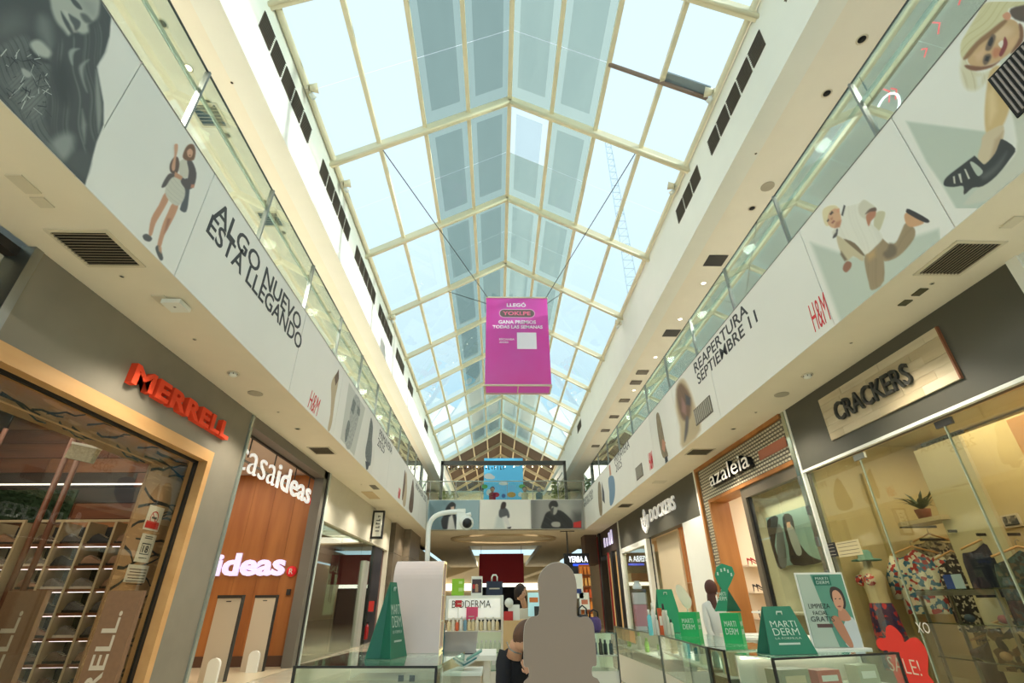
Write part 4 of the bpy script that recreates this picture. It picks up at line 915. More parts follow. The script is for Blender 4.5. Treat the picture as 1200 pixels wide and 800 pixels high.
# ------------------------------------------------------------------ printed fascia banners
def C_(n, c, **k): return mat('print_'+n, c, .55, **k)
pk = C_('near_black', (58, 64, 66)); pg = C_('slate', (92, 98, 98), c2=(70, 76, 78), nscale=9, stretch=(1, 1, .35)); pm_ = C_('mid_grey', (134, 140, 136), c2=(84, 90, 90), nscale=26); pl_g = C_('pale_grey', (178, 184, 176))
pskinbw = C_('bw_skin', (176, 180, 168)); psk = C_('skin', (204, 160, 122)); psk2 = C_('skin_pink', (196, 138, 108)); pbl = C_('blond', (206, 190, 140), c2=(170, 150, 104), nscale=18, stretch=(1, .2, 1)); pbr = C_('brown_hair', (120, 92, 66), c2=(84, 64, 48), nscale=14)
pwt = C_('off_white', (226, 226, 214)); pcr = C_('cream_cloth', (206, 200, 178)); pkh = C_('khaki', (150, 132, 102), c2=(128, 112, 86), nscale=7); pmint = C_('mint_grey', (180, 194, 180)); pdk = C_('black_leather', (44, 46, 48)); pdm = C_('denim', (110, 140, 166)); psl = C_('dark_slate', (70, 72, 78)); plip = C_('lip', (150, 70, 66)); pgt = C_('grey_tone', (196, 198, 188)); pred = C_('logo_red', (208, 44, 48)); ptx = C_('slogan_black', (52, 54, 54)); ptan = C_('tan_backdrop', (190, 172, 140)); psilver = C_('silver_cloth', (186, 188, 180), c2=(140, 144, 140), nscale=20)
def banner(side, y0, y1, lab, group=None):
    x = XL if side < 0 else XR; zt = ZFL if side < 0 else ZFR; sg = 1 if side < 0 else -1
    t = thing('fascia_banner', (x, (y0+y1)/2, ZS), lab, 'banner', group)
    boxpart('vinyl_sheet', M_vinyl, t, x-sg*.01, x, y0+.003, y1-.003, ZS-.005, zt)
    boxpart('top_rail', mat('rail_grey', (110, 108, 100), .4), t, x-sg*.02, x+sg*.004, y0, y1, zt, zt+.012)
    return t
def text_px(t, s, side, pa, pb, h, m_=None, off=.02, shear=0, name='lettering', space=1):
    """lettering whose baseline starts / ends at two pixels of the fascia; h in metres"""
    x = XL if side < 0 else XR; a, b_ = P(pa[0], pa[1], 0, x), P(pb[0], pb[1], 0, x)
    d = Vector((0, b_.y-a.y, 0)); sg = 1 if side < 0 else -1
    z = (a.z+b_.z)/2
    return text_fit(s, m_ or ptx, t, (x+sg*.001, a.y, z), d, (0, 0, 1), abs(d.y), h, .002, name=name, offset=off, shear=shear, space=space)
# left, nearest: monochrome portrait
b1 = banner(-1, -1.5, 2.45, 'banner with a huge black and white portrait of a long-haired person at the upper left')
dk_ = (70, 76, 76)
printed('portrait_edge', b1, 0, XL, 1, [(pg, [(-60, 52), (-60, -160), (118, -160), (118, -1), (-1, -1), (-1, 112)], 'sharp')])
soft_print(b1, 0, XL, 1, (-2, -3, 134, 220), [
    (dk_, [(-30, -20), (114, -20), (121, 6), (130, 20), (128, 42), (122, 62), (113, 78), (117, 100), (121, 120), (121, 146), (113, 166), (98, 222), (80, 214), (50, 185), (-10, 125), (-30, 84)], -1.2),
    ((112, 118, 114), [(46, 18), (58, 24), (62, 44), (60, 60), (50, 48), (43, 34)], 8), ((92, 98, 96), [(0, 20), (20, 14), (30, 30), (10, 44), (-4, 40)], 14),
    ((96, 102, 100), [(-20, 66), (6, 50), (22, 42), (33, 44), (40, 60), (52, 68), (64, 72), (62, 84), (56, 110), (52, 140), (64, 178), (40, 160), (0, 116), (-20, 100)], 4, (60, .9, .75, (52, 58, 58))),
    ((118, 124, 120), [(10, 100), (30, 84), (52, 96), (50, 128), (36, 140)], 10, (-35, 1.3, .7, (60, 66, 66))),
    ((176, 180, 168), [(35, 52), (40, 47), (48, 48), (58, 58), (62, 64), (56, 68), (47, 66), (40, 61)], 3), ((60, 66, 66), [(34, 56), (44, 66), (60, 72), (62, 76), (46, 72), (36, 64)], 2),
    ((174, 178, 166), [(60, -16), (59, 4), (62, 17), (67, 27), (74, 35), (80, 42), (84, 38), (90, 37), (97, 41), (104, 38), (103, 30), (106, 26), (112, 22), (116, 12), (115, -16), (90, -24)], 3),
    ((150, 155, 146), [(88, -8), (100, -4), (112, 4), (112, 20), (102, 16), (94, 6)], 8),
    ((74, 80, 80), [(81, -4), (87, -1), (93, 5), (96, 11), (91, 10), (85, 4)], 1.2), ((92, 98, 96), [(94, 16), (99, 16), (104, 20), (108, 26), (101, 27), (96, 22)], 2.2),
    ((76, 82, 82), [(71, 13), (74, 17), (80, 26), (86, 37), (84, 40), (78, 32), (73, 22)], 1.4), ((190, 192, 180), [(74, 12), (79, 14), (83, 21), (79, 22)], 2.2), ((84, 90, 90), [(80, 16), (85, 19), (90, 22), (94, 26), (93, 32), (88, 36), (86, 30), (82, 23)], 1.6), ((150, 154, 146), [(82, 30), (86, 34), (90, 38), (86, 38)], 2),
    (dk_, [(60, 64), (72, 48), (88, 42), (104, 39), (118, 24), (126, 34), (122, 60), (112, 78), (116, 104), (119, 140), (110, 166), (99, 192), (84, 176), (70, 182), (61, 140), (58, 100)], 5, (84, .42, .55, (128, 134, 128))),
    ((58, 64, 64), [(62, 84), (74, 70), (84, 96), (80, 124), (66, 112)], 9), ((150, 156, 148), [(80, 62), (84, 57), (93, 57), (88, 60), (85, 66), (85, 76), (82, 72)], 2), ((142, 148, 142), [(92, 80), (97, 73), (104, 70), (98, 78), (98, 92), (102, 108), (97, 98)], 2.5), ((136, 142, 136), [(112, 82), (116, 100), (119, 130), (115, 156), (112, 120)], 2.5), ((132, 138, 132), [(96, 128), (101, 146), (99, 168), (95, 150)], 3),
    ((142, 148, 142), [(60, 166), (74, 156), (86, 160), (84, 178), (74, 188), (64, 178)], 7), ((78, 84, 84), [(80, 190), (92, 176), (106, 184), (100, 208), (89, 200)], 4), ((170, 174, 166), [(25, 80), (33, 83), (37, 88), (33, 91), (27, 88)], 1.5)])
br = MB(); rr = random.Random(11)
for i in range(70):      # woven straps and folds of the jacket
    x0, y0 = rr.uniform(2, 50), rr.uniform(56, 130)
    if y0-112 > x0*1.0 or (x0 > 40 and y0 < 75): continue
    a = rr.uniform(-1.2, 2.6); l = rr.uniform(4, 14); w_ = rr.uniform(.25, .7)
    dx, dy = math.cos(a)*l, math.sin(a)*l; nx, ny = -math.sin(a)*w_, math.cos(a)*w_
    br.use(pl_g if i % 3 == 0 else pk); br.add([P(x, y, 0, XL)+Vector((.02, 0, 0)) for x, y in ((x0-nx, y0-ny), (x0+dx-nx, y0+dy-ny), (x0+dx+nx, y0+dy+ny), (x0+nx, y0+ny))], [(0, 1, 2, 3)])
br.build('strap_print', None, b1)
b2 = banner(-1, 2.455, 3.6, 'white banner with a standing model in a short dress and jacket')
soft_print(b2, 0, XL, 1, (160, 164, 234, 308), [
    ((196, 146, 114), [(193, 226), (198, 232), (190, 248), (182, 262), (178, 275), (174, 276), (177, 256), (186, 240)], 1), ((196, 146, 114), [(202, 238), (209, 240), (203, 256), (193, 274), (188, 290), (184, 288), (190, 264), (196, 250)], 1), ((160, 112, 86), [(196, 256), (200, 256), (196, 268), (192, 274)], 2),
    ((84, 84, 84), [(167, 276), (172, 274), (178, 279), (175, 283), (169, 281)], 1), ((84, 84, 84), [(182, 290), (186, 288), (191, 302), (188, 305), (184, 298)], 1), ((196, 150, 120), [(185, 288), (189, 290), (189, 297), (186, 294)], 1.4),
    ((92, 84, 80), [(189, 219), (193, 210), (199, 203), (207, 206), (200, 213), (193, 219)], 1), ((80, 84, 88), [(212, 240), (215, 226), (216, 210), (222, 212), (221, 232), (218, 248), (211, 246)], 1),
    ((204, 202, 186), [(193, 224), (198, 212), (204, 207), (212, 210), (217, 224), (214, 236), (207, 241), (198, 235)], 1.2, (50, 1.4, .35, (160, 162, 150))), ((204, 200, 184), [(209, 192), (216, 186), (222, 190), (221, 206), (212, 208)], 1),
    ((84, 76, 76), [(219, 188), (225, 189), (230, 203), (227, 218), (219, 222), (212, 214), (213, 208), (219, 210), (221, 200)], 1), ((100, 80, 70), [(199, 192), (203, 185), (208, 184), (210, 192), (208, 202), (203, 204), (199, 200)], 1), ((196, 146, 114), [(205, 201), (214, 207), (212, 211), (204, 207)], 1), ((190, 130, 104), [(224, 216), (228, 216), (227, 220), (223, 220)], 1),
    ((204, 156, 126), [(204, 170), (208, 169), (208, 176), (206, 186), (205, 198), (202, 200), (201, 194), (204, 182)], 1), ((118, 84, 62), [(216, 176), (220, 170), (226, 169), (229, 176), (227, 187), (219, 188), (214, 184)], 1.2), ((206, 158, 130), [(219, 177), (223, 174), (226, 178), (224, 184), (220, 183)], 1), ((110, 70, 60), [(221, 182), (223, 181), (223, 183)], .6)], res=.6)
b3 = banner(-1, 3.605, 6.3, 'long white banner with a two-line black slogan above the shoe shop')
text_px(b3, 'ALGO NUEVO', -1, (250, 252), (350, 389), .24, off=.012)
text_px(b3, 'ESTÁ LLEGANDO', -1, (241, 271), (351, 411), .29, off=.012)
b4 = banner(-1, 6.305, 8.35, 'blank white banner ending with a small red logo above the home goods shop')
text_px(b4, 'H&M', -1, (360, 478), (372, 488), .3, m_=pred, shear=.35, off=-.005)
b5 = banner(-1, 8.355, 9.15, 'narrow white banner with a sand-coloured model in profile')
printed('figure_print', b5, 0, XL, 1, [(ptan, [(397, 437), (396, 450), (393, 465), (391, 480), (389, 495), (386, 505), (384, 502), (387, 485), (388, 465), (388, 450), (392, 440)]), (pbr, [(397, 432), (397, 444), (393, 452), (392, 442)])])
b6 = banner(-1, 9.155, 11.3, 'grey monochrome banner with two overlapping models')
printed('figure_print', b6, 0, XL, 1, [
    (pgt, [(409, 448), (428, 478), (415, 534), (399, 514)], 'sharp'),
    (psilver, [(416, 462), (422, 470), (420, 490), (415, 510), (410, 526), (405, 522), (408, 500), (411, 478)]), (pm_, [(414, 466), (417, 472), (414, 486), (411, 480)]), (pm_, [(419, 474), (422, 480), (421, 488), (418, 484)]), (pm_, [(408, 492), (410, 498), (407, 512), (404, 518), (405, 504)])])
b7 = banner(-1, 11.305, 13.0, 'white banner with a dark-clad standing model and small grey caption')
printed('figure_print', b7, 0, XL, 1, [(pm_, [(435, 489), (437, 500), (436, 514), (436, 526), (434, 545), (430, 542), (428, 530), (431, 512), (433, 498)]), (psl, [(428, 540), (433, 542), (431, 550), (429, 550)])])
b8 = banner(-1, 13.005, 16.4, 'white banner with small crowded lettering beyond the dark-clad model')
text_px(b8, 'PRIMAVERA', -1, (444, 512), (459, 532), .2, off=.0)
text_px(b8, '2025', -1, (442, 521), (450, 532), .2, off=.0)
text_px(b8, 'H&M', -1, (466, 583), (468.5, 585), .3, m_=pred, shear=.35)
b9 = banner(-1, 16.405, 18.8, 'white banner with two slim models, far along the left fascia')
printed('figure_print', b9, 0, XL, 1, [(ptan, [(476, 552), (477, 570), (475, 592), (472, 590), (473, 568)]), (pbr, [(474.5, 550), (475, 565), (472, 585), (471, 582), (473, 562)]), (pbr, [(484, 561), (485, 580), (483, 600), (479, 596), (481, 578)])])
b10 = banner(-1, 18.805, 20.9, 'last white banner of the left fascia with slanted grey lettering')
text_px(b10, 'PRIMAVERA 2025', -1, (487, 572), (499, 588), .2, off=.0)
# right fascia
r1 = banner(1, -1.5, 2.85, 'banner with a smiling blond model and a large black shoe, upper right')
soft_print(r1, 0, XR, -1, (1058, 2, 1204, 244), [
    ((188, 198, 184), [(1062, 142), (1170, 156), (1190, 260), (1130, 260), (1104, 216), (1086, 190)], -2.5), ((206, 208, 194), [(1172, 66), (1188, 60), (1230, 48), (1230, 110), (1190, 104), (1176, 86)], 2.5, (30, .5, .2, (180, 184, 170))),
    ((200, 202, 186), [(1184, 100), (1230, 90), (1230, 200), (1136, 240), (1142, 224), (1182, 190), (1192, 165)], 2.5),
    ((208, 202, 160), [(1127, 68), (1126, 52), (1133, 38), (1146, 16), (1154, 4), (1180, 0), (1230, -2), (1230, 10), (1188, 8), (1180, 16), (1174, 26), (1158, 38), (1144, 50), (1134, 64)], 1.5, (-46, .8, .5, (178, 166, 116))),
    ((214, 208, 178), [(1129, 66), (1138, 78), (1150, 86), (1160, 84), (1154, 98), (1142, 106), (1131, 102), (1126, 84)], 4, (70, .6, .5, (184, 172, 130))), ((222, 220, 204), [(1144, 90), (1152, 88), (1150, 100), (1146, 102)], 3),
    ((92, 78, 68), [(1184, 16), (1190, 8), (1230, 4), (1230, 26), (1196, 25)], 1.5),
    ((198, 164, 122), [(1134, 70), (1140, 60), (1150, 48), (1162, 38), (1174, 26), (1181, 22), (1192, 26), (1197, 40), (1194, 50), (1186, 60), (1176, 68), (1168, 73), (1152, 78), (1140, 78)], 1.3), ((212, 184, 146), [(1164, 40), (1174, 30), (1186, 34), (1184, 42), (1172, 48)], 6), ((210, 176, 138), [(1142, 64), (1154, 56), (1154, 66), (1146, 72)], 4), ((208, 172, 132), [(1184, 46), (1192, 42), (1188, 54), (1180, 58)], 4),
    ((142, 108, 74), [(1129, 68), (1144, 49), (1160, 36), (1177, 23), (1180, 26), (1164, 41), (1148, 53), (1135, 68)], 1.6), ((128, 86, 62), [(1132, 76), (1150, 78), (1164, 75), (1172, 71), (1162, 79), (1144, 83), (1133, 80)], 1.4),
    ((110, 92, 78), [(1155, 58), (1158, 48), (1163, 40), (1167, 43), (1164, 53), (1160, 59)], 1.6), ((50, 46, 46), [(1158, 52), (1160, 46), (1163, 43), (1164, 48), (1161, 54)], .9), ((110, 92, 78), [(1152, 72), (1154, 65), (1160, 63), (1162, 67), (1158, 74), (1154, 76)], 1.6), ((50, 46, 46), [(1154, 71), (1156, 66), (1160, 66), (1158, 72)], .9),
    ((192, 128, 94), [(1166, 56), (1173, 57), (1172, 64), (1166, 68), (1163, 63)], 2.6), ((132, 62, 62), [(1178, 43), (1181, 50), (1179, 58), (1174, 66), (1171, 64), (1174, 56), (1176, 48)], 1), ((232, 224, 208), [(1170, 51), (1175, 47), (1176, 51), (1174, 56), (1172, 55)], .8),
    ((208, 150, 118), [(1175, 18), (1181, 14), (1185, 18), (1183, 23), (1178, 23)], 1), ((126, 88, 64), [(1194, 28), (1199, 32), (1199, 48), (1188, 61), (1185, 61), (1195, 44)], 1.6),
    ((206, 178, 126), [(1160, 84), (1171, 77), (1178, 94), (1185, 116), (1178, 142), (1170, 152), (1157, 158), (1154, 136), (1156, 108)], 2), ((222, 198, 150), [(1158, 110), (1166, 100), (1168, 130), (1160, 146)], 5),
    ((206, 190, 158), [(1153, 158), (1172, 147), (1177, 152), (1172, 176), (1158, 194), (1146, 186), (1150, 170)], 1.4), ((184, 160, 128), [(1166, 164), (1176, 154), (1170, 178), (1160, 190)], 3),
    ((50, 54, 54), [(1106, 214), (1110, 207), (1124, 196), (1140, 184), (1143, 183), (1150, 190), (1155, 192), (1166, 180), (1171, 168), (1175, 163), (1190, 174), (1184, 186), (1168, 206), (1152, 218), (1140, 220), (1130, 228), (1129, 218), (1118, 219), (1108, 218)], .9), ((84, 88, 86), [(1150, 206), (1166, 194), (1180, 178), (1172, 196), (1156, 210)], 4),
    ((184, 192, 178), [(1137, 191), (1141, 190), (1152, 200), (1148, 206), (1144, 204)], .8), ((206, 206, 192), [(1130, 198), (1132, 198), (1137, 209), (1135, 210)], .8), ((206, 206, 192), [(1123, 204), (1126, 203), (1128, 214), (1126, 214)], .8), ((206, 206, 192), [(1117, 207), (1119, 206), (1120, 215), (1118, 215)], .8)], res=.8)
vg = thing('fascia_vent', (XR, 2.35, 4.3), 'dark slotted vent in the fascia beside the lying model', 'vent')
qa = [P(1176, 116, 0, XR), P(1200, 97, 0, XR)]; yv0 = P(1177, 117, 0, XR).y
boxpart('grille', M_ventd, vg, XR-.012, XR-.002, yv0-.75, yv0, 4.45, 4.88)
b = MB()
for k in range(22): y = yv0-.03-k*.033; b.box(XR-.02, XR-.012, y-.006, y+.006, 4.47, 4.86)
b.build('slats', mat('slat_pink_grey', (150, 138, 130), .5), vg)
r2 = banner(1, 2.855, 4.4, 'banner with a blond child running in a white shirt and khaki trousers')
kh1, kh2 = (154, 134, 102), (112, 98, 76)
soft_print(r2, 0, XR, -1, (945, 230, 1102, 384), [
    ((190, 200, 186), [(950, 284), (985, 296), (1000, 300), (1075, 276), (1100, 268), (1110, 300), (990, 390)], -4),
    (kh1, [(1014, 300), (1024, 290), (1032, 279), (1035, 296), (1036, 329), (1022, 340), (1018, 330), (1014, 312)], 1.2, (80, .6, .4, (128, 110, 82))), (kh1, [(1032, 279), (1042, 286), (1050, 284), (1056, 272), (1062, 261), (1072, 268), (1071, 280), (1058, 296), (1046, 304), (1034, 304)], 1.2, (-50, .6, .3, (124, 108, 82))), (kh2, [(1043, 285), (1050, 289), (1050, 298), (1040, 303), (1035, 297), (1040, 292)], 2.5), ((184, 152, 102), [(1015, 298), (1026, 292), (1026, 300), (1018, 306)], 4),
    ((200, 194, 160), [(1024, 264), (1027, 249), (1037, 248), (1036, 257), (1030, 271)], 1),
    ((224, 222, 208), [(984, 252), (990, 243), (1000, 240), (1011, 238), (1019, 246), (1020, 260), (1028, 268), (1035, 278), (1026, 289), (1014, 298), (1004, 286), (990, 281), (981, 276), (980, 266)], 1.2, (75, .35, .3, (198, 196, 180))),
    ((206, 202, 182), [(1006, 242), (1012, 234), (1020, 238), (1027, 244), (1024, 252), (1016, 257), (1008, 252)], 1.4), ((180, 122, 92), [(1015, 254), (1019, 248), (1026, 246), (1026, 253), (1021, 259), (1018, 265)], 1), ((104, 84, 72), [(1014, 251), (1019, 245), (1026, 243), (1027, 247), (1020, 248)], 1),
    ((196, 184, 150), [(981, 276), (990, 281), (1002, 287), (1012, 298), (1011, 306), (1000, 300), (993, 306), (987, 299), (982, 286)], 1.2), ((120, 102, 76), [(989, 280), (1002, 285), (1013, 298), (1011, 299), (1000, 290)], 1), ((120, 104, 82), [(986, 294), (993, 304), (990, 306), (985, 298)], 1.5), ((148, 100, 76), [(989, 310), (993, 306), (998, 308), (997, 314), (992, 319), (988, 316)], 1),
    ((72, 68, 66), [(986, 252), (989, 240), (991, 241), (988, 253)], .8), ((72, 68, 66), [(976, 278), (979, 270), (982, 268), (981, 276), (977, 279)], .8), ((214, 210, 196), [(975, 272), (980, 266), (980, 272), (976, 276)], 1.4),
    ((218, 206, 164), [(964, 252), (965, 245), (972, 241), (980, 241), (984, 246), (983, 253), (972, 264), (967, 263)], 1), ((206, 162, 126), [(970, 258), (972, 249), (979, 244), (984, 249), (986, 257), (984, 265), (976, 267), (971, 263)], 1), ((184, 130, 100), [(980, 260), (986, 258), (984, 266), (978, 267)], 1.6), ((208, 152, 120), [(980, 245), (984, 244), (984, 249), (981, 249)], 1),
    ((76, 62, 56), [(972, 251), (975, 247), (977, 249), (974, 252)], .7), ((76, 62, 56), [(969, 259), (971, 256), (972, 258), (970, 260)], .7), ((150, 92, 80), [(974, 261), (977, 258), (979, 259), (976, 262)], .7), ((180, 126, 96), [(973, 256), (976, 254), (976, 257), (974, 258)], .8),
    ((204, 158, 116), [(1060, 252), (1066, 249), (1082, 259), (1080, 263), (1068, 266), (1062, 262)], 1), ((50, 46, 46), [(1062, 247), (1066, 245), (1088, 257), (1087, 261), (1078, 258), (1064, 250)], .8)], res=.8)
r3 = banner(1, 4.405, 7.4, 'long white banner with red logo and two-line black slogan, right fascia')
text_px(r3, 'H&M', 1, (956, 390), (976, 372), .34, m_=pred, shear=.3, off=-.005)
text_px(r3, 'REAPERTURA', 1, (815, 438), (877, 367), .2, off=.012)
text_px(r3, 'SEPTIEMBRE 11', 1, (819, 452), (888, 375), .2, off=.012)
r4 = banner(1, 7.405, 9.3, 'tan-toned banner with a dark figure beside a slotted vent on the right fascia')
soft_print(r4, 0, XR, -1, (785, 438, 826, 530), [((190, 172, 136), [(794, 450), (801, 444), (808, 456), (814, 474), (821, 504), (800, 525), (797, 500), (792, 476)], 2.5), ((120, 92, 68), [(793, 456), (799, 449), (808, 462), (810, 476), (808, 490), (801, 492), (795, 478)], 2.5, (80, .8, .5, (90, 70, 56))), ((150, 114, 104), [(799, 466), (804, 474), (804, 486), (799, 482)], 2), ((76, 74, 78), [(803, 462), (809, 466), (809, 475), (804, 474)], 1.6), ((96, 90, 86), [(804, 488), (807, 490), (806, 506), (802, 518), (803, 500)], 1.4)], res=.5)
r5 = banner(1, 9.305, 11.0, 'white banner with a tall tan-coated model, middle of the right fascia')
printed('figure_print', r5, 0, XR, -1, [(pkh, [(769, 486), (772, 484), (776, 500), (780, 522), (783, 534), (777, 536), (773, 520), (770, 500)]), (psk2, [(776, 514), (780, 518), (779, 530), (776, 526)]), (pdk, [(779, 536), (782, 534), (783, 540), (780, 543)])])
r6 = banner(1, 11.005, 12.8, 'white banner with small pink logo and square vent, right fascia')
text_px(r6, 'H&M', 1, (762, 552), (766.5, 547), .4, m_=pred, shear=.3)
r7 = banner(1, 12.805, 16.4, 'white banner with grey capitals and a model in blue denim')
text_px(r7, 'PRIMAVERA', 1, (720.5, 544), (738, 524), .24, off=.0)
text_px(r7, '2025', 1, (722, 554), (729, 546), .24, off=.0)
printed('figure_print', r7, 0, XR, -1, [(psk2, [(713.5, 546), (715, 544), (716.5, 556), (714.5, 558)]), (pdm, [(713, 560), (719, 558), (721, 574), (719, 588), (715, 592), (714, 576)])])
r8 = banner(1, 16.405, 18.75, 'white banner with a grey-coated model, far on the right fascia')
printed('figure_print', r8, 0, XR, -1, [(pkh, [(701, 566), (704, 568), (706, 600), (703, 603), (701, 585)]), (psl, [(705, 564), (708, 576), (709, 590), (706, 586)])])
r9 = banner(1, 18.755, 20.9, 'last white banner of the right fascia with slanted grey lettering')
text_px(r9, 'PRIMAVERA', 1, (684, 590), (695, 577), .17, off=0); text_px(r9, 'PRIMAVERA 2025', 1, (684, 596), (695, 583), .17, off=0)
for i, (pts, lab, n) in enumerate([([(813, 481), (831, 465), (836, 482), (819, 497)], 'slotted vent in the right fascia beside the tan figure print', 10), ([(745, 550), (752, 542), (754, 556), (747, 563)], 'small slotted vent far along the right fascia', 8)]):
    c_ = [P(x, y, 0, XR) for x, y in pts]; ya, yb = min(p.y for p in c_), max(p.y for p in c_); za, zb = min(p.z for p in c_), max(p.z for p in c_)
    v = thing('fascia_vent', (XR, ya, za), lab, 'vent'); boxpart('grille', M_vent, v, XR-.012, XR-.001, ya, yb, za, zb)
    b = MB()
    for k in range(n): y = ya+(k+.5)*(yb-ya)/n; b.box(XR-.02, XR-.012, y-.015, y+.015, za+.02, zb-.02)
    b.build('slats', mat('slat_light', (176, 170, 154), .5), v)
# ------------------------------------------------------------------ soffit fittings
M_fit = mat('fitting_cream', (214, 204, 180), .5)
def grille(x0, x1, y0, y1, lab, z=ZS, n=12, across=True, name='ceiling_vent'):
    t = thing(name, ((x0+x1)/2, (y0+y1)/2, z), lab, 'vent')
    fr = MB()
    for (a, b_, c, d) in ((x0-.03, x1+.03, y0-.03, y0), (x0-.03, x1+.03, y1, y1+.03), (x0-.03, x0, y0, y1), (x1, x1+.03, y0, y1)): fr.box(a, b_, c, d, z-.012, z-.0005)
    fr.build('frame', M_fit, t); boxpart('dark_core', M_ventd, t, x0, x1, y0, y1, z-.004, z-.0005)
    for k in range(n):
        if across: y = y0+(k+.5)*(y1-y0)/n; m2 = MB().obox(((x0+x1)/2, y, z-.012), ((x1-x0)/2, 0, 0), (0, .008, .006), (0, -.002, .002))
        else: x = x0+(k+.5)*(x1-x0)/n; m2 = MB().obox((x, (y0+y1)/2, z-.012), (0, (y1-y0)/2, 0), (.007, 0, .006), (-.002, 0, .002))
        m2.build('slat', mat('vent_slat', (150, 136, 112), .5), t)
    return t
grille(-3.53, -3.1, 3.03, 3.45, 'square slotted vent in the left soffit above the shoe shop')
grille(3.82, 4.2, 3.04, 3.46, 'square slotted vent in the right soffit above the clothes shop', across=False)
grille(-3.56, -3.2, 9.05, 9.5, 'small dark vent in the left soffit beyond the home goods shop', n=6); grille(3.83, 4.24, 9.2, 9.6, 'small dark vent in the right soffit before the menswear shop', n=6)
grille(3.8, 4.15, 15.2, 15.8, 'dark vent far along the right soffit near the menswear letters', n=5)
def downlight(x, y, z, lab, r=.045, on=False, glow=None):
    t = thing('downlight', (x, y, z), lab, 'light')
    MB().lathe([(r, 0), (r*1.15, -.006), (r*.9, -.01), (r*.8, -.004)], (x, y, z-.0005), 14).build('ring', M_fit, t)
    MB().lathe([(r*.8, -.006), (r*.5, -.0055)], (x, y, z), 12).build('lamp', M_lamp if on else M_ventd, t)
    return t
def detector(x, y, z, lab, base=True):
    t = thing('smoke_detector', (x, y, z), lab, 'detector')
    if base: MB().lathe([(.075, 0), (.075, -.012)], (x, y, z-.0005), 16).build('base', M_fit, t)
    MB().lathe([(.05, -.012), (.05, -.035), (.03, -.05)], (x, y, z-.0005), 14).build('dome', M_white, t)
    for k in range(6): a = k*math.pi/3; MB().box(x+.05*math.cos(a)-.004, x+.05*math.cos(a)+.004, y+.05*math.sin(a)-.004, y+.05*math.sin(a)+.004, z-.034, z-.014).build('slot', M_vent, t)
    return t
def speaker(x, y, z, lab): return MB().lathe([(.1, 0), (.1, -.008), (.085, -.012)], (x, y, z-.0005), 18).build('ceiling_speaker', mat('speaker_grey', (176, 168, 148), .6), None, label=lab, cat='speaker')
def cover(x0, x1, y0, y1, lab, z=ZS, mm=None, th=.012):
    return B(x0, x1, y0, y1, z-th, z-.0005).build('access_cover', mm or M_fit, None, label=lab, cat='cover')
for s, xa in ((-1, -3.37), (1, 4.08)):
    sd_ = 'left' if s < 0 else 'right'
    detector(xa, 5.7, ZS, 'round smoke detector in the %s soffit' % sd_); speaker(xa+.02*s, 6.38, ZS, 'round grey speaker in the %s soffit' % sd_)
    for k, y in enumerate([3.62, 4.8, 7.13, 12.3, 17.3]): downlight(xa, y, ZS, 'unlit small round downlight, %s along the %s soffit' % (ordinal(k), sd_), r=.02)
    downlight(xa, 7.95, ZS, 'dark-centred round downlight in the %s soffit just beyond the speaker' % sd_, r=.045)
cover(-3.37, -3.26, 2.45, 2.62, 'pale access cover in the left soffit, nearer one at the picture edge'); cover(-3.38, -3.28, 2.66, 2.76, 'pale small access cover in the left soffit beside the slotted vent')
cover(4.0, 4.1, 2.72, 2.85, 'pale access cover in the right soffit near the picture edge')
M_dkc = mat('cover_dark_green', (84, 80, 56), .5)
cover(4.03, 4.11, 3.7, 3.82, 'dark square cover in the right soffit, nearer of two', mm=M_dkc); cover(4.03, 4.11, 3.9, 4.0, 'dark square cover in the right soffit, farther of two', mm=M_dkc)
wr = thing('ceiling_device', (-3.15, 4.05, ZS), 'square white wireless device hanging under the left soffit', 'device')
boxpart('bracket', M_fit, wr, -3.3, -3.18, 3.92, 4.1, ZS-.015, ZS-.0005); boxpart('body', M_white, wr, -3.22, -3.04, 3.96, 4.14, ZS-.06, ZS-.016); boxpart('indicator', M_vent, wr, -3.14, -3.12, 4.03, 4.05, ZS-.062, ZS-.06)
cover(-3.6, -3.3, 13.2, 14.2, 'tan recessed cover far along the left soffit', mm=mat('tan_cover', (206, 180, 138), .6)); cover(-3.2, -3.05, 12.4, 12.9, 'slim vent cover far along the left soffit', mm=M_vent)
cover(3.9, 4.2, 12.0, 12.3, 'slim cover in the right soffit before the menswear letters', mm=M_fit)
# gallery ceiling fittings
rr = random.Random(21)
for k, y in enumerate([3.03, 3.68, 5.66, 7.72, 9.1, 11.0, 13.2]): downlight(4.05, y, ZC, 'round downlight, %s in the right gallery ceiling' % ordinal(k), r=.055, on=k > 2)
speaker(4.07, 5.2, ZC, 'round speaker in the right gallery ceiling')
for k, (px, py) in enumerate([(840, 305), (788, 390)]):
    q = P(px, py, 2, ZC); cover(q.x-.2, q.x+.15, q.y-.16, q.y+.16, 'square recessed lamp frame, %s in the right gallery ceiling' % ordinal(k), z=ZC, mm=M_dark)
for k, y in enumerate([11.9, 12.6, 14.0, 15.5, 17.0, 19.0]): cover(3.8, 4.1, y-.12, y+.12, 'small dark fitting, %s along the far right gallery ceiling' % ordinal(k), z=ZC, mm=M_vent, th=.03)
for k, y in enumerate([3.04, 3.53, 3.97, 4.45, 5.66, 6.37, 7.6, 8.9, 10.5]): downlight(-3.62, y, ZC, 'round downlight, %s in the left gallery ceiling' % ordinal(k), r=.05, on=k in (1,))
grille(-3.85, -3.55, 4.0, 4.3, 'slotted vent in the left gallery ceiling seen through the balustrade', z=ZC, n=6); grille(-3.85, -3.55, 5.9, 6.2, 'second slotted vent in the left gallery ceiling seen through the glass', z=ZC, n=6)
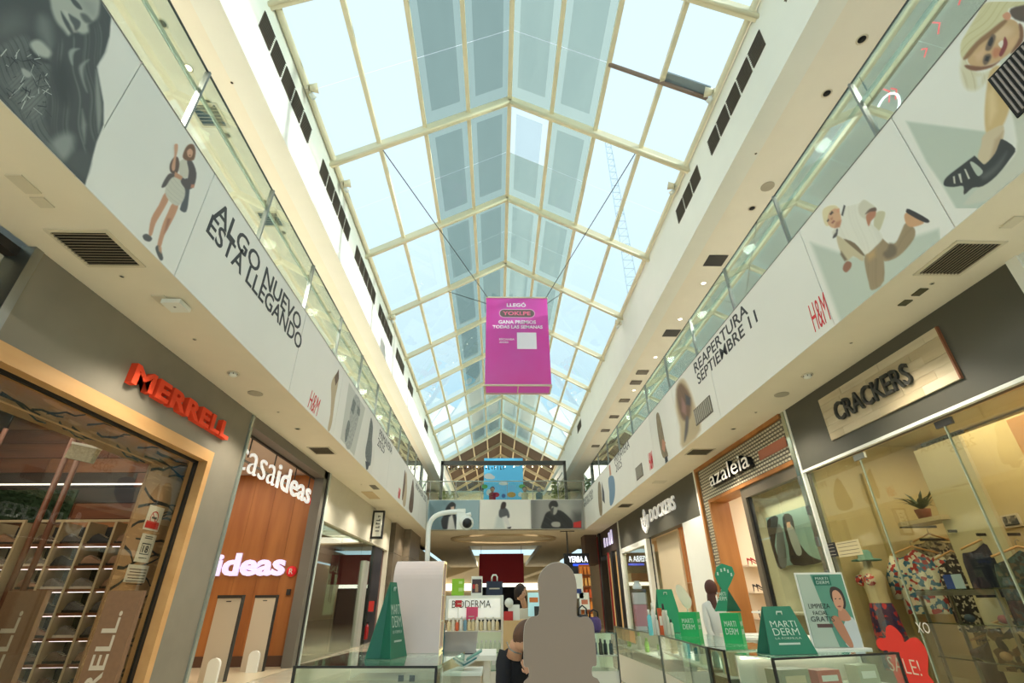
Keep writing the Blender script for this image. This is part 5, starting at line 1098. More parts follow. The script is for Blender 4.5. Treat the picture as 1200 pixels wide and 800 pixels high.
downlight(-2.95+.0-.25, 3.7, ZC, 'tiny sprinkler point near the edge of the left gallery ceiling', r=.018); downlight(3.6, 4.6, ZC, 'tiny sprinkler point near the edge of the right gallery ceiling', r=.018)
# eave floodlights
for i, (px, py, s) in enumerate([(363, 103, -1), (403, 215, -1), (458, 372, -1), (835, 108, 1), (790, 218, 1), (726, 378, 1)]):
    x = EL+.1 if s < 0 else ER-.1; q = P(px, py, 0, x)
    t = thing('eave_floodlight', q, 'round white floodlight pair on the %s eave pipe, %s one counted from the camera' % ('left' if s < 0 else 'right', ordinal(i % 3)), 'light', 'floodlights on the eave pipes')
    MB().tube([q, q+Vector((-s*.11, .02, .03))], [.05, .075], 12).build('lamp_head', M_cream, t); MB().tube([q+Vector((0, .05, -.05)), q+Vector((-s*.05, .12, -.08))], [.03, .045], 10).build('lamp_head', M_white, t)
    MB().box(q.x-.02+s*.03, q.x+.02+s*.03, q.y-.03, q.y+.03, q.z-.06, q.z+.06).build('bracket', M_fit, t)
# roller blind
rbq = thing('roller_blind', (2.6, 4.8, 8.9), 'rolled grey-brown blind tube across two panes on the right roof slope', 'blind')
a_, b_ = rp(1, .5, -.05), rp(1, .04, -.05); a_.y = b_.y = 4.68
MB().tube([a_, b_], .035, 10).build('tube', mat('blind_brown', (140, 118, 104), .5), rbq)
a_, b_ = rp(1, .24, .0), rp(1, .04, .0); a_.y = b_.y = 4.6; MB().bar(a_, b_, .16, .03).build('cassette', mat('blind_grey', (128, 142, 148), .4), rbq)
# pink box banner on cables
pk_ = thing('hanging_box_banner', (.45, 10.25, 5.8), 'pink and magenta four-sided banner box hanging on cables under the skylight', 'banner')
Mp = mat('magenta_print', (228, 92, 186), .5, c2=(222, 128, 214), nscale=.9); x0, x1, y0, y1, z0, z1 = -.29, 1.21, 10.0, 10.5, 5.8, 8.13
for nm, args in (('front_panel', (x0, x1, y0, y0, z0, z1)), ('back_panel', (x0, x1, y1, y1, z0, z1)), ('side_panel', (x0, x0, y0, y1, z0, z1)), ('side_panel', (x1, x1, y0, y1, z0, z1))): (lambda a, b, c, d, e, f: MB().quad((a, c, e), (b, d, e), (b, d, f), (a, c, f)).build(nm, Mp, pk_))(*args)
_t = Mp.node_tree; _p = _t.nodes['Principled BSDF']; _o = [n for n in _t.nodes if n.type == 'OUTPUT_MATERIAL'][0]; _tl = _t.nodes.new('ShaderNodeBsdfTranslucent'); _mx = _t.nodes.new('ShaderNodeMixShader'); _mx.inputs[0].default_value = .5
_tl.inputs[0].default_value = lin((238, 120, 206)); _t.links.new(_p.outputs[0], _mx.inputs[1]); _t.links.new(_tl.outputs[0], _mx.inputs[2]); _t.links.new(_mx.outputs[0], _o.inputs[0])
fp = pk_.children[0]
fm = MB()
for z in (z0-.02, z1):
    for a, b_ in (((x0, y0, z), (x1, y0, z)), ((x1, y0, z), (x1, y1, z)), ((x1, y1, z), (x0, y1, z)), ((x0, y1, z), (x0, y0, z))): fm.bar(a, b_, .035, .035)
fm.bar(((x0+x1)/2, y0, z0-.02), ((x0+x1)/2, y1, z0-.02), .02, .02); fm.build('frame', M_fit, pk_)
pw2 = mat('banner_white', (250, 240, 248), .5)
def pt(s, xa, xb, za, h, m_=pw2, off=.03, depth=.003): text_fit(s, m_, pk_, (xa, y0-.001, za), (1, 0, 0), (0, 0, 1), xb-xa, h, depth, offset=off)
W_ = x1-x0
pt('LLEGÓ', x0+.5, x0+.97, 7.86, .13)
b = MB()
def pill(b, xa, xb, za, zb, y):
    r = (zb-za)/2; pts = [(xb-r+r*math.cos(a), za+r+r*math.sin(a)) for a in [math.pi*(k/8-.5) for k in range(9)]]+[(xa+r+r*math.cos(a), za+r+r*math.sin(a)) for a in [math.pi*(k/8+.5) for k in range(9)]]
    b.prism([(x, y, z) for x, z in pts], (0, .001, 0))
b.use(mat('pill_rim', (236, 180, 210), .5)); pill(b, x0+.31, x0+1.19, 7.55, 7.8, y0-.002); b.use(mat('pill_grey', (112, 96, 96), .5)); pill(b, x0+.33, x0+1.17, 7.57, 7.78, y0-.003); b.build('name_pill', None, pk_)
text_fit('YOKI.PE', mat('pill_letter', (240, 120, 150), .5), pk_, (x0+.4, y0-.004, 7.62), (1, 0, 0), (0, 0, 1), .68, .11, .002, offset=.03)
pt('GANA PREMIOS', x0+.3, x0+1.2, 7.38, .1); pt('TODAS LAS SEMANAS', x0+.16, x0+1.36, 7.25, .09); pt('ESCANEA', x0+.32, x0+.68, 6.93, .05, off=.02); pt('AHORA', x0+.32, x0+.54, 6.85, .05, off=.02)
boxpart('blank_white_square', pw2, pk_, x0+.74, x0+1.2, y0-.003, y0-.001, 6.7, 7.14)
for (a_, b_) in (((-2.1, 5.95, 8.62), (x0+.03, y0, z1)), ((2.5, 5.95, 8.66), (x1-.03, y0, z1)), ((-1.4, 11.02, 9.0), (x0, y0+.2, z1-.05)), ((1.8, 11.02, 9.0), (x1, y0+.2, z1-.05))):
    MB().tube([a_, b_], .009, 5).build('cable', M_dark, pk_)
b = MB(); b.bar((x0, y1-.02, z1+.0), (x1, y1-.02, z1), .03, .03); b.build('top_bar', M_fit, pk_)
for i in range(3):
    for s in (-1, 1):
        q = rp(s, .25, -.12); y = 5.96+i*2.53
        if i == 0 and s == 1: MB().tube([(q.x, y, q.z), (q.x+.2, y-.02, q.z-.04), (q.x+.65, y-.03, q.z-.34)], .012, 6).build('loose_cable', M_dark, None, label='black cable looped along the second roof rafter on the right slope', cat='cable')
# added neon strokes behind the right glass, standing in for a reflection on it
ns = thing('neon_reflection', P(1040, 128, 0, 4.3), 'neon sign with a white arc and red strokes behind the right balustrade', 'sign')
q = Vector(ns.location); MB().tube([(4.3, q.y+.16*math.cos(a), q.z+.16*math.sin(a)) for a in [math.pi*(.35+k*.1) for k in range(13)]], .012, 6).build('white_arc', mat('neon_white', (250, 250, 255), emit=3), ns)
for k, (dy, dz, h) in enumerate([(-.05, .05, .2), (-.12, .0, .16), (-.55, .05, .1), (-.75, .1, .16), (-1.0, .12, .1)]): MB().tube([(4.3, q.y+dy, q.z+dz), (4.3, q.y+dy-.06, q.z+dz+h*.5), (4.3, q.y+dy-.02, q.z+dz+h)], .008, 6).build('red_stroke', mat('neon_red', (240, 70, 70), emit=1.6), ns)
boxpart('bar', M_dark, ns, 4.31, 4.33, q.y-1.1, q.y+.2, q.z+.3, q.z+.32)
for yy in (-1.0, .1): boxpart('hanger', M_dark, ns, 4.315, 4.325, q.y+yy, q.y+yy+.01, q.z+.32, ZC)
# radio mast outside
ms = thing('radio_mast', (6, 30, 0), 'faint lattice radio mast seen through the right roof panes', 'mast')
t_, b_ = P(712, 165, 1, 34), P(752, 400, 1, 34); M_mast = mat('mast_pale', (196, 206, 212), .6); b = MB(); n = 26
for k in range(n):
    f0, f1 = k/n, (k+1)/n; p0 = b_.lerp(t_, f0); p1 = b_.lerp(t_, f1); w0, w1 = .55*(1-.5*f0), .55*(1-.5*f1)
    for s in (-1, 1): b.bar(p0+Vector((s*w0, 0, 0)), p1+Vector((s*w1, 0, 0)), .06, .06, (0, 1, 0))
    b.bar(p0+Vector((-w0, 0, 0)), p1+Vector((w1, 0, 0)), .05, .05, (0, 1, 0)); b.bar(p0+Vector((-w0, 0, 0)), p0+Vector((w0, 0, 0)), .05, .05, (0, 1, 0))
b.build('lattice', M_mast, ms); MB().bar((b_.x, 34, 0), b_, 1.0, 1.0, (0, 1, 0)).build('base_shaft', M_mast, ms)
# ------------------------------------------------------------------ bridge at the far end and the hall beyond
struct('ceiling', M_soff, -3.9, 4.6, YB+.02, 27.5, ZS, ZS+.3, label='cream soffit under the far bridge')
struct('trim_11', M_white, XL, XR, YB+.01, YB+.2, ZS+.0, 5.28, label='edge beam of the far bridge')
struct('floor.003', M_upfl, -7.5, 8.5, YB+.2, 40, ZS+.9, ZS+1.05, label='upper floor of the far bridge and terrace')
ring = MB(); n = 36
for k in range(n):
    a, c = 2*math.pi*k/n, 2*math.pi*(k+1)/n
    p = lambda t, r, z: Vector((.3+2.3*r*math.cos(t), 24.0+1.5*r*math.sin(t), z))
    ring.add([p(a, 1, ZS-.001), p(c, 1, ZS-.001), p(c, 1, ZS-.08), p(a, 1, ZS-.08), p(a, 1.06, ZS-.001), p(c, 1.06, ZS-.001), p(c, 1.06, ZS-.08), p(a, 1.06, ZS-.08)], [(0, 1, 2, 3), (5, 4, 7, 6), (3, 2, 6, 7)])
ring.build('trim_12', mat('oval_trim', (196, 178, 146), .9), None, kind='structure', label='shallow oval trim ring under the far bridge')
xs = [XL+.04, P(562, 600, 1, YB).x, P(622, 600, 1, YB).x, XR-.02]
labs = ['bridge banner with a dark-haired model on a blue-grey ground, left of three', 'white bridge banner with a small walking model, middle of three', 'monochrome bridge banner with a seated man in a dark shirt, right of three']
bgm = [C_('blue_grey', (150, 176, 184)), M_vinyl, C_('warm_grey', (150, 150, 144))]
bb = []
for i in range(3):
    t = thing('bridge_banner', ((xs[i]+xs[i+1])/2, YB, ZS), labs[i], 'banner'); boxpart('vinyl_sheet', bgm[i], t, xs[i]+.01, xs[i+1]-.01, YB-.02, YB, ZS+.02, 5.26); bb.append(t)
yb = YB-.02
soft_print(bb[0], 1, yb, -1, (503.5, 586, 561.5, 621.5), [((112, 138, 146), [(504, 586), (528, 586), (520, 604), (522, 622), (504, 622)], 8), ((44, 46, 50), [(523, 594), (529, 588), (534, 591), (533, 600), (538, 614), (535, 621), (527, 618), (520, 621), (517, 610), (521, 602)], 1), ((206, 176, 156), [(528, 594), (532, 593), (533, 600), (529, 602)], 1), ((200, 200, 196), [(526, 606), (530, 602), (534, 621), (524, 621)], 1.2)], res=.4, base=(150, 176, 184))
soft_print(bb[1], 1, yb, -1, (563, 586, 621.5, 621.5), [((196, 204, 200), [(582, 606), (588, 598), (592, 620), (579, 620)], 3), ((84, 88, 92), [(585, 598), (589, 594), (595, 597), (597, 606), (590, 607), (585, 605)], 1), ((216, 216, 212), [(588, 606), (594, 604), (599, 618), (595, 618)], 1), ((60, 48, 44), [(587, 592), (589, 588), (593, 589), (592, 595), (587, 596)], .9), ((40, 40, 42), [(594, 618), (599, 617), (598, 621)], .8)], res=.4)
soft_print(bb[2], 1, yb, -1, (623, 586, 681.5, 621.5), [((178, 178, 170), [(654, 588), (668, 588), (672, 602), (660, 606)], 8), ((118, 118, 114), [(622, 584), (630, 584), (628, 622), (622, 622)], 6), ((92, 92, 90), [(672, 600), (684, 600), (684, 622), (670, 622)], 6), ((44, 44, 44), [(637, 608), (641, 600), (649, 598), (657, 598), (666, 605), (671, 612), (668, 620), (636, 621)], 1, (40, .9, .35, (84, 84, 82))), ((170, 168, 158), [(646, 592), (652, 592), (653, 599), (650, 603), (647, 601)], 1), ((50, 48, 46), [(643, 592), (646, 587), (652, 587), (654, 592), (652, 594), (647, 593), (645, 597)], .9), ((70, 70, 68), [(645, 596), (649, 594), (648, 604), (645, 600)], 1), ((176, 174, 164), [(646, 613), (650, 611), (656, 612), (656, 617), (648, 617)], 1), ((206, 52, 48), [(672, 612), (681, 610), (681, 618), (672, 618)], -.8)], res=.4, base=(150, 150, 144))
rl = thing('glass_balustrade', (.3, YB+.05, 5.28), 'glass balustrade with thin rail across the far bridge', 'railing')
for k in range(6): a = XL+.05+k*1.09; boxpart('glass_panel', glass('bridge_glass', (240, 246, 242), refl=.04), rl, a+.01, a+1.07, YB+.1, YB+.11, 5.2, 6.0)
for k in range(7): a = XL+.05+k*1.09; boxpart('post', M_steel, rl, a-.012, a+.012, YB+.08, YB+.13, 5.2, 6.05)
MB().tube([(XL-.6, YB+.1, 6.06), (XR+.6, YB+.1, 6.06)], .025, 8).build('handrail', MATS['handrail_metal'], rl)
r2_ = thing('glass_balustrade', (.3, 26, 5.05), 'second glass balustrade behind the bridge with a pale rail', 'railing')
boxpart('glass_panel', MATS['bridge_glass'], r2_, XL, XR+.2, 26, 26.01, 5.05, 6.55); MB().tube([(XL, 26, 6.6), (XR+.2, 26, 6.6)], .03, 8).build('handrail', MATS['handrail_metal'], r2_); boxpart('lower_bar', M_dark, r2_, XL+.3, XR-.4, 25.96, 26, 5.85, 5.92)
# portal frame with letters
pf = thing('portal_frame', (.25, 22, 5.2), 'dark steel portal frame spanning the bridge', 'frame')
x0, x1 = P(516, 560, 1, 22).x, P(664, 560, 1, 22).x; zt = P(590, 541, 1, 22).z
M_port = mat('portal_grey', (70, 70, 66), .5)
boxpart('beam', M_port, pf, x0, x1, 21.95, 22.1, zt-.14, zt+.04); boxpart('post', M_port, pf, x0, x0+.12, 21.95, 22.1, 5.15, zt); boxpart('post', M_port, pf, x1-.12, x1, 21.95, 22.1, 5.15, zt)
for k in range(12): boxpart('bulb', M_lamp, pf, x0+.35+k*.42, x0+.39+k*.42, 21.98, 22.02, zt-.24, zt-.2)
glyphs(pf, M_ink, (x0+.2, 21.98, zt-.36), (1, 0, 0), (0, 0, 1), 2.7, .16, 20, depth=.02, name='beam_letters')
# backdrop poster with plain sky and meadow shapes
bp = thing('backdrop_poster', (.3, 24, 5.05), 'large sky-blue backdrop poster with clouds above a red and green band', 'poster')
xa, xb, za, zb = P(567, 560, 1, 24).x, P(613, 560, 1, 24).x, 5.05, P(590, 539, 1, 24).z+.1
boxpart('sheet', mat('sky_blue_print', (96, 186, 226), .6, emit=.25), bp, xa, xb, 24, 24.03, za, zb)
b = MB(); W_ = xb-xa; H_ = zb-za
def blob(fx, fz, r, c, sx=1.6): b.use(mat('poster_'+c[0], c[1], .6)); b.add([(xa+W_*fx+r*sx*math.cos(t*math.pi/7), 23.998-.0008*len(b.f), za+H_*fz+r*math.sin(t*math.pi/7)) for t in range(14)], [tuple(range(14))])
def band(f0, f1, g0, g1, c): b.use(mat('poster_'+c[0], c[1], .6)); y = 23.998-.0008*len(b.f); b.add([(xa+W_*f0, y, za+H_*g0), (xa+W_*f1, y, za+H_*g0), (xa+W_*f1, y, za+H_*g1), (xa+W_*f0, y, za+H_*g1)], [(0, 1, 2, 3)])
cw, cg, cr_, cy_c, cb_ = ('white', (240, 240, 240)), ('green', (98, 176, 84)), ('red', (196, 52, 50)), ('yellow', (226, 180, 80)), ('blue', (70, 130, 190))
blob(.12, .68, .14, cw); blob(.2, .66, .1, cw); blob(.85, .9, .14, cw); blob(.5, .55, .08, cw, 3); blob(.15, .4, .16, cw, 1)
band(0, 1, 0, .1, cg); band(.1, .95, .12, .24, cr_); blob(.3, .36, .12, cr_); blob(.7, .36, .13, cy_c); blob(.5, .34, .1, cb_, 1); blob(.93, .36, .12, cw, 1); blob(.02, .5, .1, cg); blob(.97, .5, .1, cg)
b.build('printed_shapes', None, bp)
MB().box(xa, xa+.06, 24.03, 24.1, za, zb).build('stand_post', M_dark, bp)
for i, (px, sc, lab) in enumerate([(523, 1, 'white planter with soft grasses left of the backdrop poster'), (655, 1, 'white planter with tall green bamboo right of the backdrop poster')]):
    q = P(px, 575, 1, 24.5); t = thing('planter', (q.x, 24.5, 5.05), lab, 'plant')
    MB().lathe([(.22, 0), (.32, .75), (.28, .75)], (q.x, 24.5, 5.05), 14).build('pot', M_white, t)
    b = MB(); rr = random.Random(i)
    for k in range(140 if i else 60):
        a = rr.uniform(0, 6.28); h = rr.uniform(.3, 1.75 if i else .7); r = rr.uniform(.05, .35); p0 = Vector((q.x+r*math.cos(a)*.5, 24.5+r*math.sin(a)*.5, 5.75+h*.6)); d = Vector((math.cos(a), math.sin(a), .4))*.22
        b.add([p0, p0+d+Vector((.03, 0, .03)), p0+d*1.3, p0+d-Vector((.03, 0, .03))], [(0, 1, 2, 3)])
    b.build('foliage', mat('leaf_%d' % i, ((150, 160, 84), (140, 150, 70))[i], .7), t)
for i, (px, lab, hc) in enumerate([(577, 'person with dark hair in a red top standing before the backdrop poster', (150, 40, 44)), (615, 'person with a light top standing right of the backdrop poster', (210, 190, 150)), (632, 'person in a grey top standing near the bamboo', (110, 126, 130))]):
    q = P(px, 585, 1, 22.8); t = thing('person', (q.x, 22.8, 5.15), lab, 'person')
    z = 5.15; sk_ = MB(); loft(sk_, [(q.x, 22.8, z, .13, .1), (q.x, 22.8, z+.5, .15, .1), (q.x, 22.8, z+.72, .16, .1), (q.x, 22.8, z+.78, .06, .05)])
    sk_.build('body', mat('far_top_%d' % i, hc, .8), t); MB().ball((q.x, 22.8, z+.9), .1, sc=(1, 1, 1.15)).build('head', psk, t); MB().ball((q.x, 22.83, z+.94), .11).build('hair', pdk, t)
struct('wall_back.001', mat('terrace_wall', (170, 150, 116), .7), -8, 9, 38.8, 39, 5.05, 11, label='end wall of the terrace beyond the bridge')
# handrails slanting behind (stair)
for s, (pa, pb) in enumerate([((530, 583), (513, 540)), ((636, 580), (660, 540))]):
    a_, b_ = P(pa[0], pa[1], 1, 25), P(pb[0], pb[1], 1, 25)
    st = thing('slanted_mast', a_, ['white slanted strut left of the backdrop poster', 'white slanted strut right of the backdrop poster'][s], 'strut')
    MB().bar(a_, b_, .12, .12, (0, 1, 0)).build('strut', M_white, st); MB().bar(a_+Vector((.3, 0, 0)), b_+Vector((.3, 0, 0)), .05, .05, (0, 1, 0)).build('rail', M_steel, st)
# hall under and beyond the bridge
struct('ceiling', M_soff, -3.9, -1.6, 27.5, 45, ZS, ZS+.3, label='far left soffit beyond the bridge'); struct('ceiling', M_soff, 2.4, 4.6, 27.5, 45, ZS, ZS+.3, label='far right soffit beyond the bridge')
struct('ceiling', mat('far_ceiling', (225, 214, 190), .8), -3.9, 4.6, 27.5, 45, 6.8, 6.9, label='upper ceiling of the far hall')
struct('wall_left', mat('far_shops', (196, 178, 142), .6), -4.4, -4.2, 23.5, 45, 0, ZS, label='far left shop wall beyond the bridge'); struct('wall_right', MATS['far_shops'], 5.2, 5.4, 23, 45, 0, ZS, label='far right shop wall beyond the bridge')
struct('wall_back', mat('far_end_wall', (190, 172, 136), .6), -4.4, 5.4, 45, 45.2, 0, 5, label='end wall of the far hall')
hb = thing('hanging_banner', (.26, 30, 2.42), 'plain maroon hanging banner beyond the bridge', 'banner'); boxpart('sheet', mat('maroon', (160, 26, 42), .7), hb, -1.0, 1.52, 30, 30.06, 2.42, 3.92)
for x in (-.9, 1.4): MB().tube([(x, 30.03, 3.92), (x, 30.03, 6.8)], .01, 5).build('wire', M_dark, hb)
MB().box(-4.19, 5.19, 44.8, 44.98, 2.35, 2.85).build('light_box', mat('far_glow', (255, 250, 235), emit=2.0), None, label='long white glowing light band at the far end of the hall', cat='light')
MB().box(-1.2, 1.8, 33, 33.4, 0, 2.3).build('dark_kiosk', mat('kiosk_navy', (34, 34, 44), .6), None, label='dark kiosk front under the maroon banner', cat='kiosk')
area('far_hall_lamp', (.3, 34, 6.7), 4, 520, (1, .92, .8), sy=10); area('bridge_lamp', (.3, 24, ZS-.02), 3, 60, (1, .86, .68), sy=3); area('terrace_lamp', (.3, 31, 8.3), 5, 260, (1, .93, .82), sy=8)
# blue screen sign hanging at the right
sc_ = thing('hanging_screen', (3.3, 21.5, 2.8), 'black hanging screen sign with glowing white and blue lettering', 'sign')
a_, b_ = P(662, 672, 1, 21.5), P(690, 648, 1, 21.5)
boxpart('housing', M_black, sc_, a_.x, b_.x, 21.5, 21.62, a_.z, b_.z); boxpart('blue_strip', mat('blue_glow', (40, 80, 220), emit=1.2), sc_, a_.x+.35, b_.x-.05, 21.485, 21.5, a_.z+.28, a_.z+.36)
text_fit('YERBA A', mat('screen_text', (240, 244, 255), emit=2), sc_, (a_.x+.18, 21.485, a_.z+.42), (1, 0, 0), (0, 0, 1), b_.x-a_.x-.25, .22, .01, offset=.02)
boxpart('hanger', M_dark, sc_, (a_.x+.15), (a_.x+.2), 21.54, 21.58, b_.z, ZS); boxpart('ceiling_plate', M_dark, sc_, a_.x-.1, a_.x+.5, 21.5, 21.6, ZS-.03, ZS-.001)
B(3.9, 4.45, 22.96, 24, 2.9, ZS).build('sign_box', mat('brown_box', (92, 72, 56), .6), None, label='brown projecting box high beside the dark shopfront', cat='sign')
# shop racks in orange light
ok = thing('display_rack', (3.4, 16.0, 0), 'tall rack of orange packages behind the cardboard cut-out', 'rack')
x0, x1 = P(681, 700, 1, 15.5).x, P(694, 700, 1, 15.5).x
boxpart('back_board', mat('rack_orange', (196, 110, 46), .6), ok, x0, x1, 15.6, 15.64, 0, 2.45)
for k in range(7):
    boxpart('shelf', mat('rack_brown', (120, 66, 34), .6), ok, x0, x1, 15.4, 15.6, .35+k*.3, .38+k*.3)
    for j in range(3): w_ = (x1-x0)/3; boxpart('package', mat('pack_%d' % (k % 3), ((224, 134, 50), (206, 88, 36), (230, 170, 90))[k % 3], .6), ok, x0+j*w_+.02, x0+(j+1)*w_-.02, 15.42, 15.55, .38+k*.3, .38+k*.3+.2)
# ------------------------------------------------------------------ cosmetics kiosk in the middle of the hall
CT = 1.15
G_vit = glass('vitrine_glass', (243, 248, 244), refl=.05); G_top = glass('counter_top_glass', (232, 242, 236), refl=.14)
M_lam = mat('white_laminate', (226, 222, 208), .4); M_kbase = mat('kiosk_beige', (196, 176, 150), .5); M_kw = mat('kiosk_pale_wood', (214, 178, 126), .5, c2=(200, 160, 108), nscale=5, stretch=(1, 1, .2))
def vitrine(p0, p1, dep, lab, shelf=(.93,), solid=None, posts=(0, 1), edge=None):
    """glass counter whose front runs from p0 to p1; the body lies to the left of that direction"""
    p0, p1 = Vector(p0), Vector(p1); d = p1-p0; L = d.length; ang = math.atan2(d.y, d.x)
    t = thing('display_counter', (p0.x, p0.y, F), lab, 'counter', 'glass counters of the cosmetics kiosk', rz=ang)
    h = CT-F; M0 = Matrix.Identity(4)
    def lb(name, m_, x0, x1, y0, y1, z0, z1): return B(x0, x1, y0, y1, z0, z1).build(name, m_, t, local=True)
    lb('base_cabinet', solid or M_lam, .01, L-.01, .01, dep-.01, 0, .34)
    lb('top_glass', G_top, 0, L, 0, dep, h-.01, h)
    lb('front_glass', G_vit, .004, L-.004, 0, .006, .34, h-.01); lb('rear_board', M_lam, .004, L-.004, dep-.01, dep, .34, h-.012)
    for f_ in posts: x = .0 if f_ == 0 else L-.014; lb('post', edge or M_black, x, x+.014, -.004, .014, 0, h)
    lb('fill_strip', mat('counter_fill_glow', (255, 250, 232), emit=3.5), .03, L-.03, dep-.04, dep-.02, h-.035, h-.02)  # glowing strip added to brighten the counter interior
    lb('top_edge', edge or M_black, 0, L, -.006, .0, h-.012, h+.001)
    lb('side_glass', G_vit, .0, .006, .01, dep-.012, .34, h-.01); lb('side_glass', G_vit, L-.006, L, .01, dep-.012, .34, h-.01)
    for z in shelf: lb('glass_shelf', M_lam, .01, L-.01, .02, dep-.02, z-F-.012, z-F)
    return t, ang, L
A_, B_, C2, D_, E_ = (1.85, 3.81, 0), (1.77, 4.73, 0), (1.89, 6.51, 0), (1.86, 8.8, 0), (2.93, 4.09, 0)
v1, a1, L1 = vitrine(A_, E_, .38, 'low glass counter carrying the poster, right foreground', shelf=(.95,))
v2, a2, L2 = vitrine((1.77, 4.73, 0), (1.79, 4.45, 0), .45, 'glass counter side facing the aisle, with cartons and mint bottles inside', shelf=(.97,))
v3, a3, L3 = vitrine((1.89, 6.51, 0), (1.772, 4.78, 0), .55, 'glass counter with teal bottles inside, behind the cartons', shelf=(.98,), edge=mat('edge_steel', (120, 126, 118), .3, metal=.6))
v4, a4, L4 = vitrine((1.86, 8.8, 0), (1.89, 6.53, 0), .4, 'farthest glass counter of the right arm with a pale wood end', shelf=(.9,), edge=MATS['edge_steel'])
v5, a5, L5 = vitrine((-1.3, 3.75, 0), (-.37, 3.64, 0), 1.0, 'low glass counter carrying the green gift bag, left foreground', shelf=())
def at_local(t, x, y, z): return t.matrix_world @ Vector((x, y, z))
for t in (v1, v2, v3, v4, v5): t.rotation_euler = t.rotation_euler
bpy.context.view_layer.update()
# products
def bottle(p, h, r, c, capc, lab, group, box=False, rz=0, name='bottle'):
    t = thing(name, p, lab, 'bottle' if not box else 'box', group, rz)
    cm = mat('prod_%d_%d_%d' % c, c, .35)
    if box:
        B(-r, r, -r*.6, r*.6, 0, h).build('carton', cm, t, local=True); B(-r*.7, r*.7, -r*.6-.001, -r*.6, h*.35, h*.7).build('label_patch', mat('prod_%d_%d_%d' % capc, capc, .5), t, local=True)
    else:
        MB().lathe([(r*.9, 0), (r, .01), (r, h*.7), (r*.55, h*.78), (r*.5, h*.8)], n=12).build('body', cm, t, local=True)
        MB().lathe([(r*.52, h*.8), (r*.52, h), (r*.4, h)], n=10).build('cap', mat('prod_%d_%d_%d' % capc, capc, .4), t, local=True)
    return t
rr = random.Random(42)
def row(t, L, dep, z, items, group, where, y=.1, x0=.06):
    n = len(items)
    for i, it in enumerate(items):
        kind, h, r, c, cc, nm = it; x = x0+(L-2*x0)*(i+.5)/n
        bottle(at_local(t, x, y+.03*(i % 2), z-F+.001), h, r, c, cc, '%s, %s from the near end, %s' % (nm, ordinal(n-1-i), where), group, box=kind == 'box', rz=t.rotation_euler.z)
beige, mint, teal, aqua, wht, lime, orng, dkg = (206, 186, 150), (130, 190, 160), (60, 130, 136), (110, 200, 210), (228, 226, 216), (150, 206, 80), (216, 100, 60), (60, 62, 60)
row(v2, L2, .4, .97, [('b', .15, .035, mint, wht, 'mint bottle with white cap'), ('b', .14, .04, mint, wht, 'stout mint bottle'), ('box', .16, .06, beige, wht, 'beige carton'), ('box', .15, .05, (214, 196, 166), beige, 'sand carton')], 'products in the side counter', 'side counter')
row(v3, L3, .4, .98, [('box', .14, .05, beige, wht, 'beige carton'), ('b', .12, .045, wht, beige, 'white jar bottle'), ('box', .15, .04, aqua, teal, 'aqua carton'), ('b', .14, .035, teal, wht, 'teal bottle'), ('box', .16, .045, (214, 200, 170), wht, 'cream carton'), ('b', .15, .03, aqua, wht, 'aqua bottle')], 'products in the middle counter', 'middle counter')
row(v4, L4, .4, .9, [('b', .18, .03, lime, wht, 'lime bottle'), ('b', .2, .03, wht, lime, 'white tall bottle'), ('b', .16, .03, lime, lime, 'short lime bottle'), ('box', .17, .04, wht, lime, 'white carton')], 'products in the far counter', 'far counter', x0=.2)
B(1.872, 1.876, 7.6, 8.7, .99, CT-.02).build('wood_inlay', M_kw, None, label='pale wood inlay board behind the glass of the farthest counter', cat='panel')
row(v1, L1, .42, .95, [('box', .12, .12, (150, 146, 120), beige, 'wide olive carton'), ('box', .1, .1, (190, 90, 70), wht, 'coral carton'), ('box', .12, .09, (178, 176, 150), wht, 'grey-green carton')], 'cartons in the front right counter', 'front right counter', y=.15)
# left counter contents
cb = B(-.99, -.4, 3.9, 4.3, F+.34, CT-.1).build('carton', mat('beige_carton', (190, 172, 148), .6), None, label='wide beige carton inside the left foreground glass counter', cat='box')
for k, px in enumerate((470, 483)):
    q = P(px, 794, 1, 3.9); B(q.x-.018, q.x+.018, 3.893, 3.899, q.z-.02, q.z+.015).build('label_sticker', M_ink, cb)
    cb.children[-1].location = (0, 0, 0)
